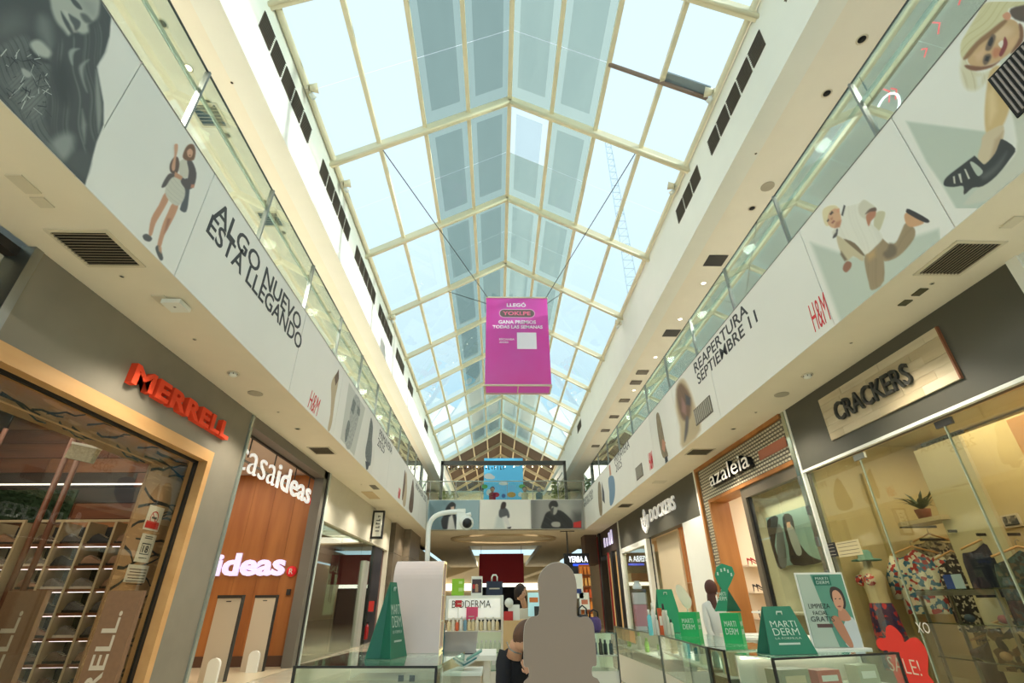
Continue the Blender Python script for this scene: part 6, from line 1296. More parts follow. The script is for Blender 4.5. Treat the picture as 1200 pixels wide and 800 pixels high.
# gift bags
M_gr = mat('bag_green', (18, 116, 88), .45, noise=.06); M_grd = mat('bag_green_side', (14, 96, 74), .5); M_bt = mat('bag_print', (200, 214, 200), .5)
def gift_bag(p, w_, d_, h, rz, lab, top=.62, txt=True, m1=M_gr, wt=.55):
    t = thing('gift_bag', p, lab, 'bag', 'green gift bags of the kiosk', rz)
    a, b_ = w_/2, d_/2; ta = a*top
    f = MB(); f.add([(-a, -b_, 0), (a, -b_, 0), (ta, -.004, h), (-ta, -.004, h), (-a, -b_+.004, 0), (a, -b_+.004, 0), (ta, 0, h), (-ta, 0, h)], [(0, 1, 2, 3), (7, 6, 5, 4), (0, 4, 5, 1), (3, 2, 6, 7), (0, 3, 7, 4), (1, 5, 6, 2)]); fo = f.build('front_sheet', m1, t, local=True)
    f = MB(); f.add([(-a, b_, 0), (a, b_, 0), (ta, .004, h), (-ta, .004, h), (-a, b_-.004, 0), (a, b_-.004, 0), (ta, 0, h), (-ta, 0, h)], [(3, 2, 1, 0), (4, 5, 6, 7), (0, 1, 5, 4), (3, 7, 6, 2), (0, 4, 7, 3), (1, 2, 6, 5)]); f.build('back_sheet', m1, t, local=True)
    for s in (-1, 1):
        g = MB(); i_ = a*.74; g.add([(s*a, -b_, 0), (s*i_, 0, .0), (s*ta, 0, h)], [(0, 1, 2)]); g.add([(s*a, b_, 0), (s*i_, 0, .0), (s*ta, 0, h)], [(0, 1, 2)]); g.build('gusset', M_grd, t, local=True)
    B(-a, a, -b_, b_, 0, .004).build('bottom', M_grd, t, local=True)
    MB().tube([(-.2*ta, -.012, h-.06), (-.16*ta, -.02, h-.035), (.16*ta, -.02, h-.035), (.2*ta, -.012, h-.06)], .006, 6).build('handle', M_bt, t, local=True)
    if txt:
        sl = Vector((0, b_-.004, h)).normalized()
        for s_, z, hh in (('MARTI', .56, .1), ('DERM', .39, .11), ('LA FORMULA', .31, .03)):
            o = Vector((-w_*wt/2, -b_-.001, 0))+Vector((0, (b_-.004), h))*z; text_fit(s_, M_bt, fo, o, (1, 0, 0), sl, w_*wt, h*hh*1.35, .001, local=True, offset=-.01 if hh > .05 else -.02)
        B(-w_*.25, w_*.2, 0, .001, 0, .012).xf(Matrix.Translation((0, -b_+(b_)*.2-.004, h*.2))).build('text_line', M_bt, fo, local=True)
    return t
gift_bag((2.1, 4.08, CT+.001), .37, .17, .3, .12, 'large dark green gift bag with pale lettering standing at the corner of the right counter')
gift_bag((-.8, 4.2, CT+.001), .27, .2, .49, 1.3, 'tall green gift bag seen from its folded side on the left counter', top=.36)
gift_bag((2.13, 6.85, CT+.001), .3, .2, .47, .15, 'green gift bag standing behind the small bottles', top=.7, txt=False, m1=mat('bag_green_bright', (10, 140, 96), .45))
# green cubes
def cube_box(px0, py0, px1, py1, y, lab, dep=.2):
    a, c = P(px0, py0, 1, y), P(px1, py0, 1, y); t = thing('display_cube', ((a.x+c.x)/2, y, CT+.001), lab, 'box', 'green display cubes', -.55)
    w_ = (c.x-a.x)*.96; h = c.z-CT-.001
    B(-w_/2, w_/2, 0, dep, 0, h).build('cube', mat('cube_green', (14, 156, 84), .45), t, local=True)
    for s_, z, hh, ww in (('MARTI', .56, .18, .62), ('DERM', .3, .2, .66)):
        text_fit(s_, M_bt, t, (-w_*.33, -.001, h*z), (1, 0, 0), (0, 0, 1), w_*ww, h*hh, .001, local=True)
        text_fit(s_, M_bt, t, (w_/2+.001, .03, h*z), (0, 1, 0), (0, 0, 1), dep*.7, h*.16, .001, local=True)
    return a, c
cube_box(794, 717, 815, 741, 6.0, 'small bright green display cube beside the bottles'); cA, cB = cube_box(843, 718, 864, 745, 5.0, 'bright green display cube under the petal-topped stand')
# petal-topped stand
y = 5.05; zt = cB.z; cx_ = (cA.x+cB.x)/2
ps = thing('petal_display', (cx_, y, zt), 'tall teal-green paper stand with petal top and pale lettering on the green cube', 'display')
pts = [(838, 716), (843, 700), (846, 690), (841, 682), (838, 674), (840, 664), (846, 660), (852, 662), (858, 664), (861, 672), (857, 682), (853, 690), (852, 716)]
q = [P(a, b_, 1, y) for a, b_ in pts]; b = MB(); b.prism([(p.x, y, p.z) for p in q], (0, .012, 0)); b.build('petal_panel', mat('petal_green', (40, 140, 100), .5), ps)
b = MB(); q2 = [P(853, 690, 1, y), P(869, 716, 1, y+.12), P(852, 716, 1, y)]; b.prism([tuple(p) for p in q2], (0, .01, 0)); b.build('side_fold', M_grd, ps)
for k, (px, py) in enumerate([(841, 672), (845, 668), (849, 667), (853, 669), (857, 673)]): p = P(px, py, 1, y-.002); B(p.x-.006, p.x+.008, y-.002, y-.0005, p.z-.014, p.z+.014).build('letter', M_bt, ps)
p = P(841, 702, 1, y); text_fit('MARTI', M_bt, ps, (p.x, y-.001, p.z+.03), (1, 0, 0), (0, 0, 1), .085, .03, .001); text_fit('DERM', M_bt, ps, (p.x, y-.001, p.z-.01), (1, 0, 0), (0, 0, 1), .085, .033, .001)
# poster stand
pc = [P(937, 673, 1, 4.35), P(985, 670, 1, 4.35), P(1012, 761, 1, 4.35), P(958, 762, 1, 4.35)]
ps = thing('poster_stand', ((pc[2].x+pc[3].x)/2, 4.4, CT), 'acrylic poster stand with a woman and pale green ground on the right counter', 'poster')
x0, x1, zb_, zt = pc[3].x-.01, pc[2].x, CT+.015, pc[0].z; y = 4.35
M_pg = mat('poster_grey_green', (176, 186, 170), .5, c2=(96, 142, 124), nscale=1.4, stretch=(1.2, 1, .3)); pn = boxpart('sheet', mat('poster_ground', (170, 182, 166), .5), ps, x0, x1, y, y+.006, zb_, zt)
W_ = x1-x0; H_ = zt-zb_
def PP(u, v): return (x0+W_*u, zb_+H_*v)
def shape(nm, c, pts, lay, smooth=True):
    pts = [PP(u, v) for u, v in pts]; pts = smooth_poly(pts) if smooth else pts
    MB().add([(a, y-.0006*lay, c_) for a, c_ in pts], [tuple(range(len(pts)))]).build(nm, mat('pst_'+nm, c, .5), pn)
shape('green_tone', (84, 138, 118), [(.52, 0), (1, 0), (1, 1), (.3, 1), (.4, .5)], 1, False)
shape('name_plate', (24, 100, 80), [(.34, .84), (.72, .84), (.72, .98), (.34, .98)], 2, False)
shape('hair', (50, 40, 36), [(.62, .66), (.66, .8), (.78, .82), (.9, .76), (.92, .6), (.84, .5), (.7, .55)], 3)
shape('body', (190, 196, 196), [(.7, 0), (.66, .14), (.74, .3), (.88, .4), (1.0, .34), (1.0, 0)], 4)
shape('arm', (176, 120, 92), [(.72, 0), (.6, .14), (.5, .36), (.58, .42), (.7, .36), (.8, .1), (.8, 0)], 5)
shape('neck', (182, 126, 98), [(.68, .36), (.72, .52), (.86, .5), (.92, .36)], 5)
shape('face', (200, 146, 116), [(.65, .6), (.68, .74), (.78, .77), (.86, .7), (.86, .58), (.76, .48), (.68, .52)], 6)
shape('lips', (150, 70, 66), [(.7, .545), (.76, .555), (.79, .545), (.75, .53)], 7); shape('left_eye', (50, 40, 36), [(.69, .65), (.73, .66), (.72, .64)], 7); shape('right_eye', (50, 40, 36), [(.78, .65), (.83, .66), (.81, .64)], 7)
shape('price_plate', (86, 60, 58), [(.16, .26), (.5, .26), (.5, .31), (.16, .31)], 2, False)
for s_, u, v, w_, h_, m_ in (('MARTI', .39, .92, .28, .04, M_bt), ('DERM', .39, .86, .28, .045, M_bt), ('LIMPIEZA', .08, .52, .46, .065, M_ink), ('FACIAL', .14, .43, .32, .055, M_ink), ('GRATIS', .06, .34, .5, .07, M_ink)):
    text_fit(s_, m_, pn, (x0+W_*u, y-.0025, zb_+H_*v), (1, 0, 0), (0, 0, 1), W_*w_, H_*h_, .001, offset=-.005)
boxpart('acrylic_frame', mat('acrylic_white', (226, 224, 214), .3), ps, x0-.014, x1+.014, y+.007, y+.012, CT+.001, zt+.014); boxpart('foot', MATS['acrylic_white'], ps, x0-.03, x1+.03, y-.06, y+.12, CT+.001, CT+.012)
# acrylic box, bottles, leaf fan
t = thing('acrylic_display', (P(751, 735, 1, 7.3).x, 7.3, CT), 'tall clear acrylic box with pink packages at the far end of the right counter', 'display')
a_, c_ = P(746, 735, 1, 7.3), P(757, 690, 1, 7.3)
boxpart('case', glass('acrylic', (236, 236, 240), refl=.08), t, a_.x, c_.x, 7.3, 7.45, CT+.001, c_.z); boxpart('pink_pack', mat('pink_pack', (226, 160, 170), .5), t, a_.x+.015, c_.x-.015, 7.32, 7.43, CT+.05, CT+.3); boxpart('white_pack', mat('white_pack', (230, 226, 222), .5), t, a_.x+.015, c_.x-.015, 7.32, 7.43, CT+.305, c_.z-.04)
B(a_.x+.02, c_.x-.04, 7.31, 7.44, CT+.002, CT+.048).build('base_pack', MATS['white_pack'], t)
MB().lathe([(.06, 0), (.065, .03), (.03, .09), (.05, .1)], (a_.x+.09, 7.37, c_.z+.001), 10).build('crystal_cap', mat('crystal', (220, 226, 230), .1), t)
for i, (px, hpx, wpx, c, cc, lab, bx) in enumerate([(763, 23, 5, aqua, wht, 'pale bottle with blue droplet label at the left of the bottle row', 0), (768, 29, 5, wht, wht, 'tall white bottle behind the blue one', 0), (771, 18, 4, (214, 206, 196), wht, 'short pale tube in the bottle row', 0), (776, 24, 4.5, orng, wht, 'slim orange and white carton in the bottle row', 1), (781, 28, 5, (200, 190, 176), (30, 30, 30), 'grey bottle with black cap in the bottle row', 0), (784, 22, 4, wht, wht, 'white tube beside the black-capped bottle', 0), (788, 14, 4, (222, 214, 196), (30, 30, 30), 'small jar with black cap at the right of the bottle row', 0)]):
    yy = 6.3+.09*(i % 2); q = P(px, 741, 1, yy); sc = 6.4/620
    bottle((q.x, yy, CT+.001), hpx*sc*1.08, wpx*sc*.5, c, cc, lab, 'bottles on the right counter', box=bool(bx))
lf = thing('leaf_fan', (P(806, 715, 1, 6.1).x, 6.1, CT+.22), 'white leaf-shaped paper fan on a thin stick above the small green cube', 'decoration')
pts = smooth_poly([(793, 685), (798, 686), (804, 693), (810, 702), (810, 710), (806, 713), (800, 708), (794, 698), (792, 690)]); q = [P(a, c, 1, 6.1) for a, c in pts]
MB().prism([tuple(p) for p in q], (0, .01, 0)).build('leaf', mat('leaf_white', (226, 218, 192), .6), lf); p0, p1 = P(804, 700, 1, 6.11), P(806, 718, 1, 6.11); MB().tube([p0, p1], .006, 6).build('stick', M_white, lf)
B(2.62, 3.4, 5.3, 6.55, F, CT).build('back_counter', M_lam, None, label='white laminate counter at the outer side of the right kiosk arm', cat='counter')
for i, (px, py) in enumerate(((882, 746), (872, 749))): q = P(px, py, 2, CT); MB().box(q.x-.16, q.x+.16, q.y-.1, q.y+.1, CT+.001, CT+.02).build('white_tray', M_white, None, label=['white flat tray behind the corner gift bag', 'second white flat tray nearer the petal stand'][i], cat='tray')
# left tower with rounded front, products on its right side
x0, x1, y0, y1 = -.86, -.45, 4.5, 4.8; zt = P(490, 656, 1, 4.5).z; r = .14
tw = thing('display_tower', ((x0+x1)/2, 4.65, CT), 'white-pink display tower with rounded top and lit right side on the left counter', 'display')
M_tw = mat('tower_pearl', (236, 212, 204), .35, noise=.03)
prof = [(y0, CT+.001), (y0, zt-r)]+[(y0+r-r*math.cos(a), zt-r+r*math.sin(a)) for a in [math.pi/2*k/8 for k in range(1, 9)]]+[(y1, zt), (y1, CT+.001)]
inner = [(y0+.02, CT+.02), (y0+.02, zt-r)]+[(y0+r-(r-.02)*math.cos(a), zt-r+(r-.02)*math.sin(a)) for a in [math.pi/2*k/8 for k in range(1, 9)]]+[(y1-.02, zt-.02), (y1-.02, CT+.02)]
b = MB(); b.smooth = False; n = len(prof)
b.add([(x0, a, c) for a, c in prof]+[(x1, a, c) for a, c in prof], [(k, k+n, k+n+1, k+1) for k in range(n-1)]+[(n-1, 2*n-1, n, 0), tuple(range(n))])
b.build('shell', M_tw, tw)
b = MB(); b.add([(x1, a, c) for a, c in prof]+[(x1, a, c) for a, c in inner], [(k, k+1, n+k+1, n+k) for k in range(n-1)]+[(n-1, 0, n, 2*n-1)]); b.build('lit_edge', mat('lit_cream', (252, 232, 170), emit=.7), tw)
b = MB(); b.add([(x1-.15, a, c) for a, c in inner], [tuple(range(n))]); b.build('inner_board', mat('tower_dark', (70, 60, 52), .6), tw)
for k in range(3): boxpart('inner_shelf', M_lam, tw, x1-.15, x1-.005, y0+.02, y1-.02, CT+.02+k*.19, CT+.028+k*.19)
for k in range(3):
    for j in range(2):
        c = [(wht, teal), (dkg, orng), ((150, 60, 60), wht)][k][j]; bottle((x1-.07, y0+.08+.12*j, CT+.029+k*.19), .13-.02*j, .025, c, wht, 'small %s bottle on the %s shelf of the pearl tower' % (['rear', 'front'][1-j], ordinal(2-k)), 'bottles in the pearl tower')
# gooseneck camera
gp = thing('security_camera', (P(502, 655, 1, 4.9).x, 4.9, CT), 'white gooseneck pole with a round camera head rising behind the pearl tower', 'camera')
b = MB(); base = P(502, 655, 1, 4.9); pts = [Vector((base.x, 4.9, CT))]+[P(a, c, 1, 4.9) for a, c in ((502, 655), (501, 625), (503, 611), (510, 603), (522, 600), (536, 599), (544, 600))]; pts = [pts[0]]+[pts[i].lerp(pts[i+1], k/3)*.5+(pts[max(i-1, 0)] if k == 0 and i else pts[i].lerp(pts[i+1], k/3)).lerp(pts[i+1] if k == 0 and i else pts[i].lerp(pts[i+1], k/3), .5)*.5 for i in range(1, len(pts)-1) for k in range(3)]+[pts[-1]]
pts = [Vector(p) for p in pts]
for _ in range(2): pts = [pts[0]]+[(pts[i-1]+pts[i]*2+pts[i+1])/4 for i in range(1, len(pts)-1)]+[pts[-1]]
b.tube(pts, .023, 12); b.build('pole', M_white, gp)
c0 = P(538, 600, 1, 4.9); MB().box(c0.x-.02, c0.x+.06, 4.88, 4.92, c0.z-.16, c0.z+.03).build('bracket', M_white, gp)
c1 = P(545, 612, 1, 4.85); MB().tube([c1+Vector((-.02, .14, .03)), c1+Vector((.02, -.04, -.01))], [.055, .065], 16).build('camera_head', M_white, gp); MB().ball(c1+Vector((.022, -.045, -.012)), .045).build('lens', M_black, gp)
MB().tube([c1+Vector((-.03, .1, .07)), c1+Vector((.05, .1, .09))], .02, 8).build('arm_joint', M_white, gp)
# white table with laptop, bottle
wt = thing('side_table', (-.35, 5.7, F), 'white kiosk table with a laptop behind the left counter', 'table')
boxpart('table_top', M_white, wt, -.62, -.0, 5.35, 6.1, 1.02, 1.06); boxpart('side_panel', M_lam, wt, -.12, -.06, 5.4, 6.05, F, 1.02); boxpart('rear_panel', M_lam, wt, -.6, -.12, 6.0, 6.05, F, 1.02)
lp = thing('laptop', (-.32, 5.65, 1.061), 'silver laptop with its lid toward the camera on the white table', 'laptop')
boxpart('base', mat('laptop_dark', (54, 54, 58), .4), lp, -.55, -.2, 5.5, 5.74, 1.061, 1.075); MB().add([(-.56, 5.5, 1.07), (-.2, 5.5, 1.07), (-.18, 5.44, 1.25), (-.56, 5.44, 1.25), (-.56, 5.507, 1.07), (-.2, 5.507, 1.07), (-.18, 5.447, 1.25), (-.56, 5.447, 1.25)], [(0, 1, 2, 3), (7, 6, 5, 4), (3, 2, 6, 7), (0, 3, 7, 4), (1, 5, 6, 2), (0, 4, 5, 1)]).build('lid', mat('laptop_silver', (188, 184, 182), .3, metal=.3), lp)
bt = thing('water_bottle', (-.52, 5.38, 1.061), 'tall teal metal bottle standing before the laptop', 'bottle')
MB().lathe([(.036, 0), (.038, .01), (.038, .25), (.022, .29), (.02, .3)], (-.53, 5.38, 1.061), 14).build('body', mat('bottle_teal', (24, 96, 116), .3), bt); MB().lathe([(.022, .3), (.022, .35), (.015, .36)], (-.53, 5.38, 1.061), 12).build('cap', M_black, bt)
bx = thing('storage_box', (-.3, 4.9, F), 'pale beige plinth box with papers behind the glass panel', 'box')
boxpart('body', mat('plinth_beige', (206, 188, 168), .5), bx, -.345, -.12, 4.5, 4.9, F, 1.0); boxpart('lid', M_white, bx, -.35, -.11, 4.49, 4.91, 1.0, 1.02)
t = thing('paper_stack', (-.34, 4.7, 1.021), 'tilted stack of teal and white leaflets on the plinth box', 'paper')
for k, c in enumerate((wht, teal, (216, 220, 214), (120, 170, 160))): MB().obox((-.24+.02*k, 4.7, 1.055+.022*k), (.06, 0, .03), (0, .09, 0), (-.003, 0, .006)).build('leaflet', mat('leaflet_%d' % k, c, .5), t)
MB().prism([(-.362, 3.8, F+.01), (-.362, 3.8, CT-.03), (-.362, 4.48, CT-.03), (-.362, 4.48, F+.01)], (.012, 0, 0)).build('white_board', M_white, None, label='white board standing edge-on beside the left glass counter', cat='panel')
# back unit with light-box header
yb_ = 7.0; a_, c_ = P(520, 738, 1, yb_), P(590, 697, 1, yb_)
bu = thing('shelf_unit', ((a_.x+c_.x)/2, 7.2, F), 'cream back shelf unit with lit header and glass shelves in the kiosk centre', 'shelf')
zs = [P(570, 739, 1, yb_).z, P(570, 764, 1, yb_).z, P(570, 785, 1, yb_).z]
M_lit = mat('lit_header', (240, 238, 226), emit=.35)
boxpart('header_box', M_white, bu, a_.x, c_.x, yb_+.1, yb_+.22, zs[0]+.12, c_.z); boxpart('header_face', M_lit, bu, a_.x+.04, c_.x-.04, yb_+.09, yb_+.1, zs[0]+.14, c_.z-.04)
x0, x1 = P(533, 720, 1, yb_+.1).x, P(575, 720, 1, yb_+.1).x; z_ = P(550, 712, 1, yb_+.09).z
text_fit('BIODERMA', M_ink, bu, (x0-.04, yb_+.085, z_), (1, 0, 0), (0, 0, 1), x1-x0+.04, .085, .004, offset=-.005)
for k, z in enumerate(zs): boxpart('glass_shelf', MATS['shelf_glass'] if k else M_lam, bu, a_.x, c_.x-.02, yb_, yb_+.22, z-.012, z)
boxpart('back_panel', mat('pale_green_back', (214, 222, 190), emit=.25), bu, a_.x, c_.x-.02, yb_+.2, yb_+.22, F+.3, zs[0]-.012); boxpart('lower_cabinet', M_lam, bu, a_.x, c_.x-.02, yb_-.02, yb_+.2, F, zs[2]-.013)
boxpart('side_post', M_white, bu, c_.x-.03, c_.x, yb_, yb_+.22, F, c_.z)
# shelves products
n = 13
for k in range(n):
    x = a_.x+.06+k*(c_.x-a_.x-.14)/(n-1); c, h = [((226, 206, 160), .13), ((232, 222, 200), .15), (orng, .12), (wht, .16), ((120, 160, 180), .15)][k % 5 if k < 6 else k % 2]
    bottle((x, yb_+.04, zs[0]+.001), h, .022, c, wht, 'small %s bottle, %s from the left on the header shelf' % (['cream', 'pale', 'orange', 'white', 'blue'][k % 5 if k < 6 else k % 2], (ordinal(k) if k < 10 else ['eleventh', 'twelfth', 'thirteenth'][k-10])), 'bottles on the header shelf')
for k in range(7):
    x = c_.x-.38+k*.055; bottle((x, yb_+.05, zs[1]+.001), .12, .016, (206, 216, 186), wht, 'slim pale tube, %s from the left on the middle shelf' % ordinal(k), 'tubes on the middle shelf')
bottle((c_.x-.28, yb_+.06, zs[2]+.001), .17, .055, (20, 116, 118), (20, 100, 104), 'teal square carton on the lowest shelf', 'cartons on the lowest shelf', box=True); bottle((c_.x-.12, yb_+.06, zs[2]+.001), .13, .03, (200, 210, 190), wht, 'pale carton right of the teal one', 'cartons on the lowest shelf', box=True); bottle((c_.x-.4, yb_+.06, zs[2]+.001), .12, .03, (150, 170, 110), orng, 'olive carton left of the teal one', 'cartons on the lowest shelf', box=True)
for (px0, py0, px1, py1, c, lab) in ((533, 703, 541, 711, (206, 44, 50), 'red square card hanging before the lit header'), (546, 711, 560, 726, (226, 80, 120), 'pink square card standing before the lit header')):
    p, q = P(px0, py1, 1, yb_+.03), P(px1, py0, 1, yb_+.03); t = thing('card', (p.x, yb_+.03, p.z), lab, 'card'); B(p.x, q.x, yb_+.07, yb_+.078, p.z, q.z).build('card_sheet', mat('card_%d' % c[1], c, .5), t); B(p.x+.03, p.x+.1, yb_+.069, yb_+.07, p.z+.03, p.z+.04).build('text_line', M_paper, t); B((p.x+q.x)/2-.004, (p.x+q.x)/2+.004, yb_+.078, yb_+.085, zs[0], q.z).build('support', M_white, t)
zt = c_.z
def topitem(px0, px1, pyt, y, lab, name, cat): p, q = P(px0, pyt, 1, y), P(px1, pyt, 1, y); return thing(name, (p.x, y, zt), lab, cat), p.x, q.x, p.z
t, xa, xb, z1 = topitem(530, 544, 678, yb_+.14, 'lime green paper bag standing on the lit header', 'paper_bag', 'bag'); boxpart('bag_body', mat('lime_bag', (150, 206, 48), .5), t, xa, xb, yb_+.12, yb_+.2, zt+.001, z1); boxpart('pale_print', mat('lime_print', (200, 230, 140), .5), t, xa+.09, xb-.01, yb_+.119, yb_+.12, zt+.05, zt+.09); boxpart('pale_print', MATS['lime_print'], t, xa+.09, xb-.02, yb_+.119, yb_+.12, z1-.06, z1-.03)
t, xa, xb, z1 = topitem(552.5, 565.5, 675, yb_+.14, 'white framed photo card standing on the lit header', 'photo_card', 'card'); boxpart('frame', M_white, t, xa, xb, yb_+.14, yb_+.16, zt+.001, z1); boxpart('photo', mat('photo_dark', (72, 52, 60), .5), t, xa+.012, xb-.012, yb_+.138, yb_+.14, zt+.03, z1-.035)
b = MB(); xm = (xa+xb)/2; b.box(xm-.02, xm+.02, yb_+.136, yb_+.138, zt+.04, zt+.1); b.ball((xm, yb_+.135, zt+.115), .02, sc=(1, .1, 1)); b.build('printed_person', psk, t); boxpart('red_patch', M_red, t, xa+.02, xa+.05, yb_+.136, yb_+.138, zt+.08, zt+.13)
t, xa, xb, z1 = topitem(570, 589, 681, yb_+.14, 'navy shopping bag with white looped handle on the lit header', 'shopping_bag', 'bag'); boxpart('bag_body', mat('navy_bag', (30, 38, 60), .5), t, xa, xb, yb_+.12, yb_+.2, zt+.001, z1); boxpart('white_band', M_paper, t, xa+.04, xb-.04, yb_+.118, yb_+.12, zt+.07, zt+.085)
xm = (xa+xb)/2; MB().tube([(xm-.035, yb_+.15, z1), (xm-.035, yb_+.15, z1+.05), (xm-.02, yb_+.15, z1+.075), (xm+.02, yb_+.15, z1+.075), (xm+.035, yb_+.15, z1+.05), (xm+.035, yb_+.15, z1)], .01, 6).build('handle', M_white, t)
# wood cabinet and cashier desk
p, q = P(587, 727, 1, 6.9), P(640, 727, 1, 6.9)
B(p.x+.03, q.x, 6.9, 7.4, F, p.z).build('wood_cabinet', M_kw, None, label='pale wood cabinet right of the lit shelf unit', cat='cabinet'); zc = p.z
def person(lab, joints, edges, radii, cloth, extras, name='person', root=0):
    t = thing(name, joints[root], lab, 'person')
    me = bpy.data.meshes.new('body'); o0 = W(t); me.from_pydata([Vector(j)-o0 for j in joints], edges, []); o = bpy.data.objects.new('body', me); scene.collection.objects.link(o); o.parent = t; WORLD[o.name] = o0
    me.materials.append(cloth); sm = o.modifiers.new('skin', 'SKIN'); sl = me.skin_vertices[0].data
    for i, r_ in enumerate(radii): sl[i].radius = (r_, r_)
    sl[root].use_root = True; sb_ = o.modifiers.new('sub', 'SUBSURF'); sb_.levels = 2; sb_.render_levels = 2; sm.use_smooth_shade = True
    return t
def face_head(t, c, r, dirv, hairm, skinm=None, hair_len=0, glasses=False, tilt=None):
    """head with nose, eyes, mouth, ears and hair; dirv = where the face looks"""
    skinm = skinm or mat('skin', (206, 156, 126), .5); d = Vector(dirv).normalized(); upv = Vector(tilt or (0, 0, 1)); sd_ = d.cross(upv).normalized(); u = sd_.cross(d).normalized(); c = Vector(c)
    M_ = Matrix((sd_, d, u)).transposed().to_4x4(); M_.translation = c
    b = MB(); b.ball((0, 0, 0), r, 18, 12, sc=(.82, .98, 1.2)); b.ball((0, r*.95, -r*.1), r*.16, 8, 6, sc=(.8, 1, 1.5))
    for s in (-1, 1): b.ball((s*r*.82, 0, -r*.05), r*.2, 8, 6, sc=(.4, .8, 1.4))
    b.xf(M_); h = b.build('head', skinm, t)
    b = MB()
    for s in (-1, 1): b.ball((s*r*.32, r*.86, r*.06), r*.1, 8, 6, sc=(1.3, .5, .7))
    b.xf(M_); b.build('eyes', M_ink, h, local=False)
    MB().ball((0, r*.86, -r*.5), r*.12, 8, 6, sc=(1.8, .5, .5)).xf(M_).build('mouth', plip, h)
    b = MB(); b.ball((0, -r*.16, r*.16), r*1.05, 18, 12, sc=(.92, .98, 1.18))
    if hair_len: b.ball((0, -r*.55, -hair_len*.5), r*.8, 14, 10, sc=(.95, .55, hair_len/r*.75))
    b.xf(M_); b.build('hair', hairm, t)
    if glasses:
        g = MB()
        for s in (-1, 1): g.tube([(s*r*.34+r*.26*math.cos(k*math.pi/5), r*.98, r*.06+r*.2*math.sin(k*math.pi/5)) for k in range(11)], r*.03, 5)
        for s in (-1, 1): g.tube([(s*r*.6, r*.95, r*.08), (s*r*.84, 0, r*.05)], r*.03, 5)
        g.xf(M_); g.build('glasses', mat('glasses_grey', (120, 120, 124), .3), t)
M_bh = mat('hair_brown', (98, 66, 48), .7, noise=.35, nscale=30, stretch=(1, 1, .2)); M_dh = mat('hair_dark', (50, 36, 32), .7, noise=.3, nscale=30, stretch=(1, 1, .2)); M_bc = mat('black_knit', (20, 20, 26), .9)
def hand(t, wrist, d, up_, s=.07, skinm=None, curl=.5):
    skinm = skinm or mat('skin', (206, 156, 126), .5); d = Vector(d).normalized(); sdv = d.cross(Vector(up_)).normalized(); u = sdv.cross(d); w0 = Vector(wrist)
    pal = MB().obox(w0+d*s*.5, d*s*.5, sdv*s*.42, u*s*.16).build('palm', skinm, t)
    for k, (o_, l) in enumerate(((-.36, .75), (-.12, .88), (.12, .82), (.36, .62))):
        p0 = w0+d*s*.95+sdv*s*o_; p1 = p0+d*s*l*.5-u*s*.1*curl; p2 = p1+(d*.7-u*curl).normalized()*s*l*.32; p3 = p2+(d*.35-u*curl*1.4).normalized()*s*l*.22
        MB().tube([p0-d*s*.1, p0, p1, p2, p3], [s*.13, s*.125, s*.115, s*.1, s*.07], 7).build('finger', skinm, pal)
    p0 = w0+d*s*.3-sdv*s*.4; MB().tube([p0, p0-sdv*s*.22+d*s*.2-u*s*.1, p0-sdv*s*.2+d*s*.5-u*s*.2], [s*.14, s*.13, s*.09], 7).build('thumb', skinm, pal)
# crouching assistant behind the cut-out, head bent down to the right
yy = 3.35
def J(px, py, y=yy): return tuple(P(px, py, 1, y))
hip = J(596, 838, 3.5); chest = J(603, 788, 3.4); nk = J(605, 762, 3.34); shl = J(594, 772, 3.36); shr = J(622, 774, 3.34)
js = [hip, chest, nk, shl, J(588, 800, 3.3), J(596, 832, 3.25), shr, J(630, 800, 3.26), J(622, 790, 3.12), (hip[0]-.08, 3.5, F+.4), (hip[0]-.08, 3.42, F+.02), (hip[0]+.09, 3.5, F+.4), (hip[0]+.09, 3.42, F+.02)]
t = person('person in a black top bending down behind the cardboard cut-out', js, [(0, 1), (1, 2), (1, 3), (3, 4), (4, 5), (1, 6), (6, 7), (7, 8), (0, 9), (9, 10), (0, 11), (11, 12)], [.11, .1, .04, .052, .044, .032, .052, .042, .03, .07, .045, .07, .045], M_bc, None)
hc = Vector(J(616, 746, 3.28)); face_head(t, hc, .066, (.75, -.35, -.6), M_bh, hair_len=.05, glasses=True, tilt=(.3, .2, .8))
MB().tube([Vector(nk)+Vector((-.01, 0, -.03)), Vector(J(605, 757, 3.32)), hc], [.05, .042, .04], 10).build('neck', mat('skin', (206, 156, 126), .5), t)
MB().tube([Vector(J(594, 752, 3.3)), Vector(J(597, 760, 3.27)), Vector(J(603, 764, 3.26)), Vector(J(611, 766, 3.26))], .004, 5).build('necklace', M_steel, t)
hand(t, J(620, 788, 3.14), (-.35, .1, .7), (0, -1, 0), .042, curl=.8)
# cashier at the back
t = person('person with dark wavy hair in a cream sweater at the back register', [(.42, 8.0, F+.5), (.42, 8.0, 1.3), (.42, 8.0, 1.42), (.3, 8.0, 1.36), (.28, 7.95, 1.12), (.45, 7.8, 1.1), (.54, 8.0, 1.36), (.6, 7.9, 1.2), (.72, 7.7, 1.2), (.36, 8.0, F+.02), (.48, 8.0, F+.02)], [(0, 1), (1, 2), (1, 3), (3, 4), (4, 5), (1, 6), (6, 7), (7, 8), (0, 9), (0, 10)], [.11, .12, .04, .055, .045, .03, .055, .045, .03, .055, .055], mat('cream_sweater', (206, 198, 180), .9), None)
hc = P(610, 694, 1, 7.95); face_head(t, hc, .085, (.8, -.4, -.2), M_dh, hair_len=.1); MB().tube([(.42, 8.0, 1.4), hc], .04, 8).build('neck', mat('skin', (206, 156, 126), .5), t); hand(t, (.72, 7.7, 1.2), (.8, -.5, 0), (0, 0, 1), .06)
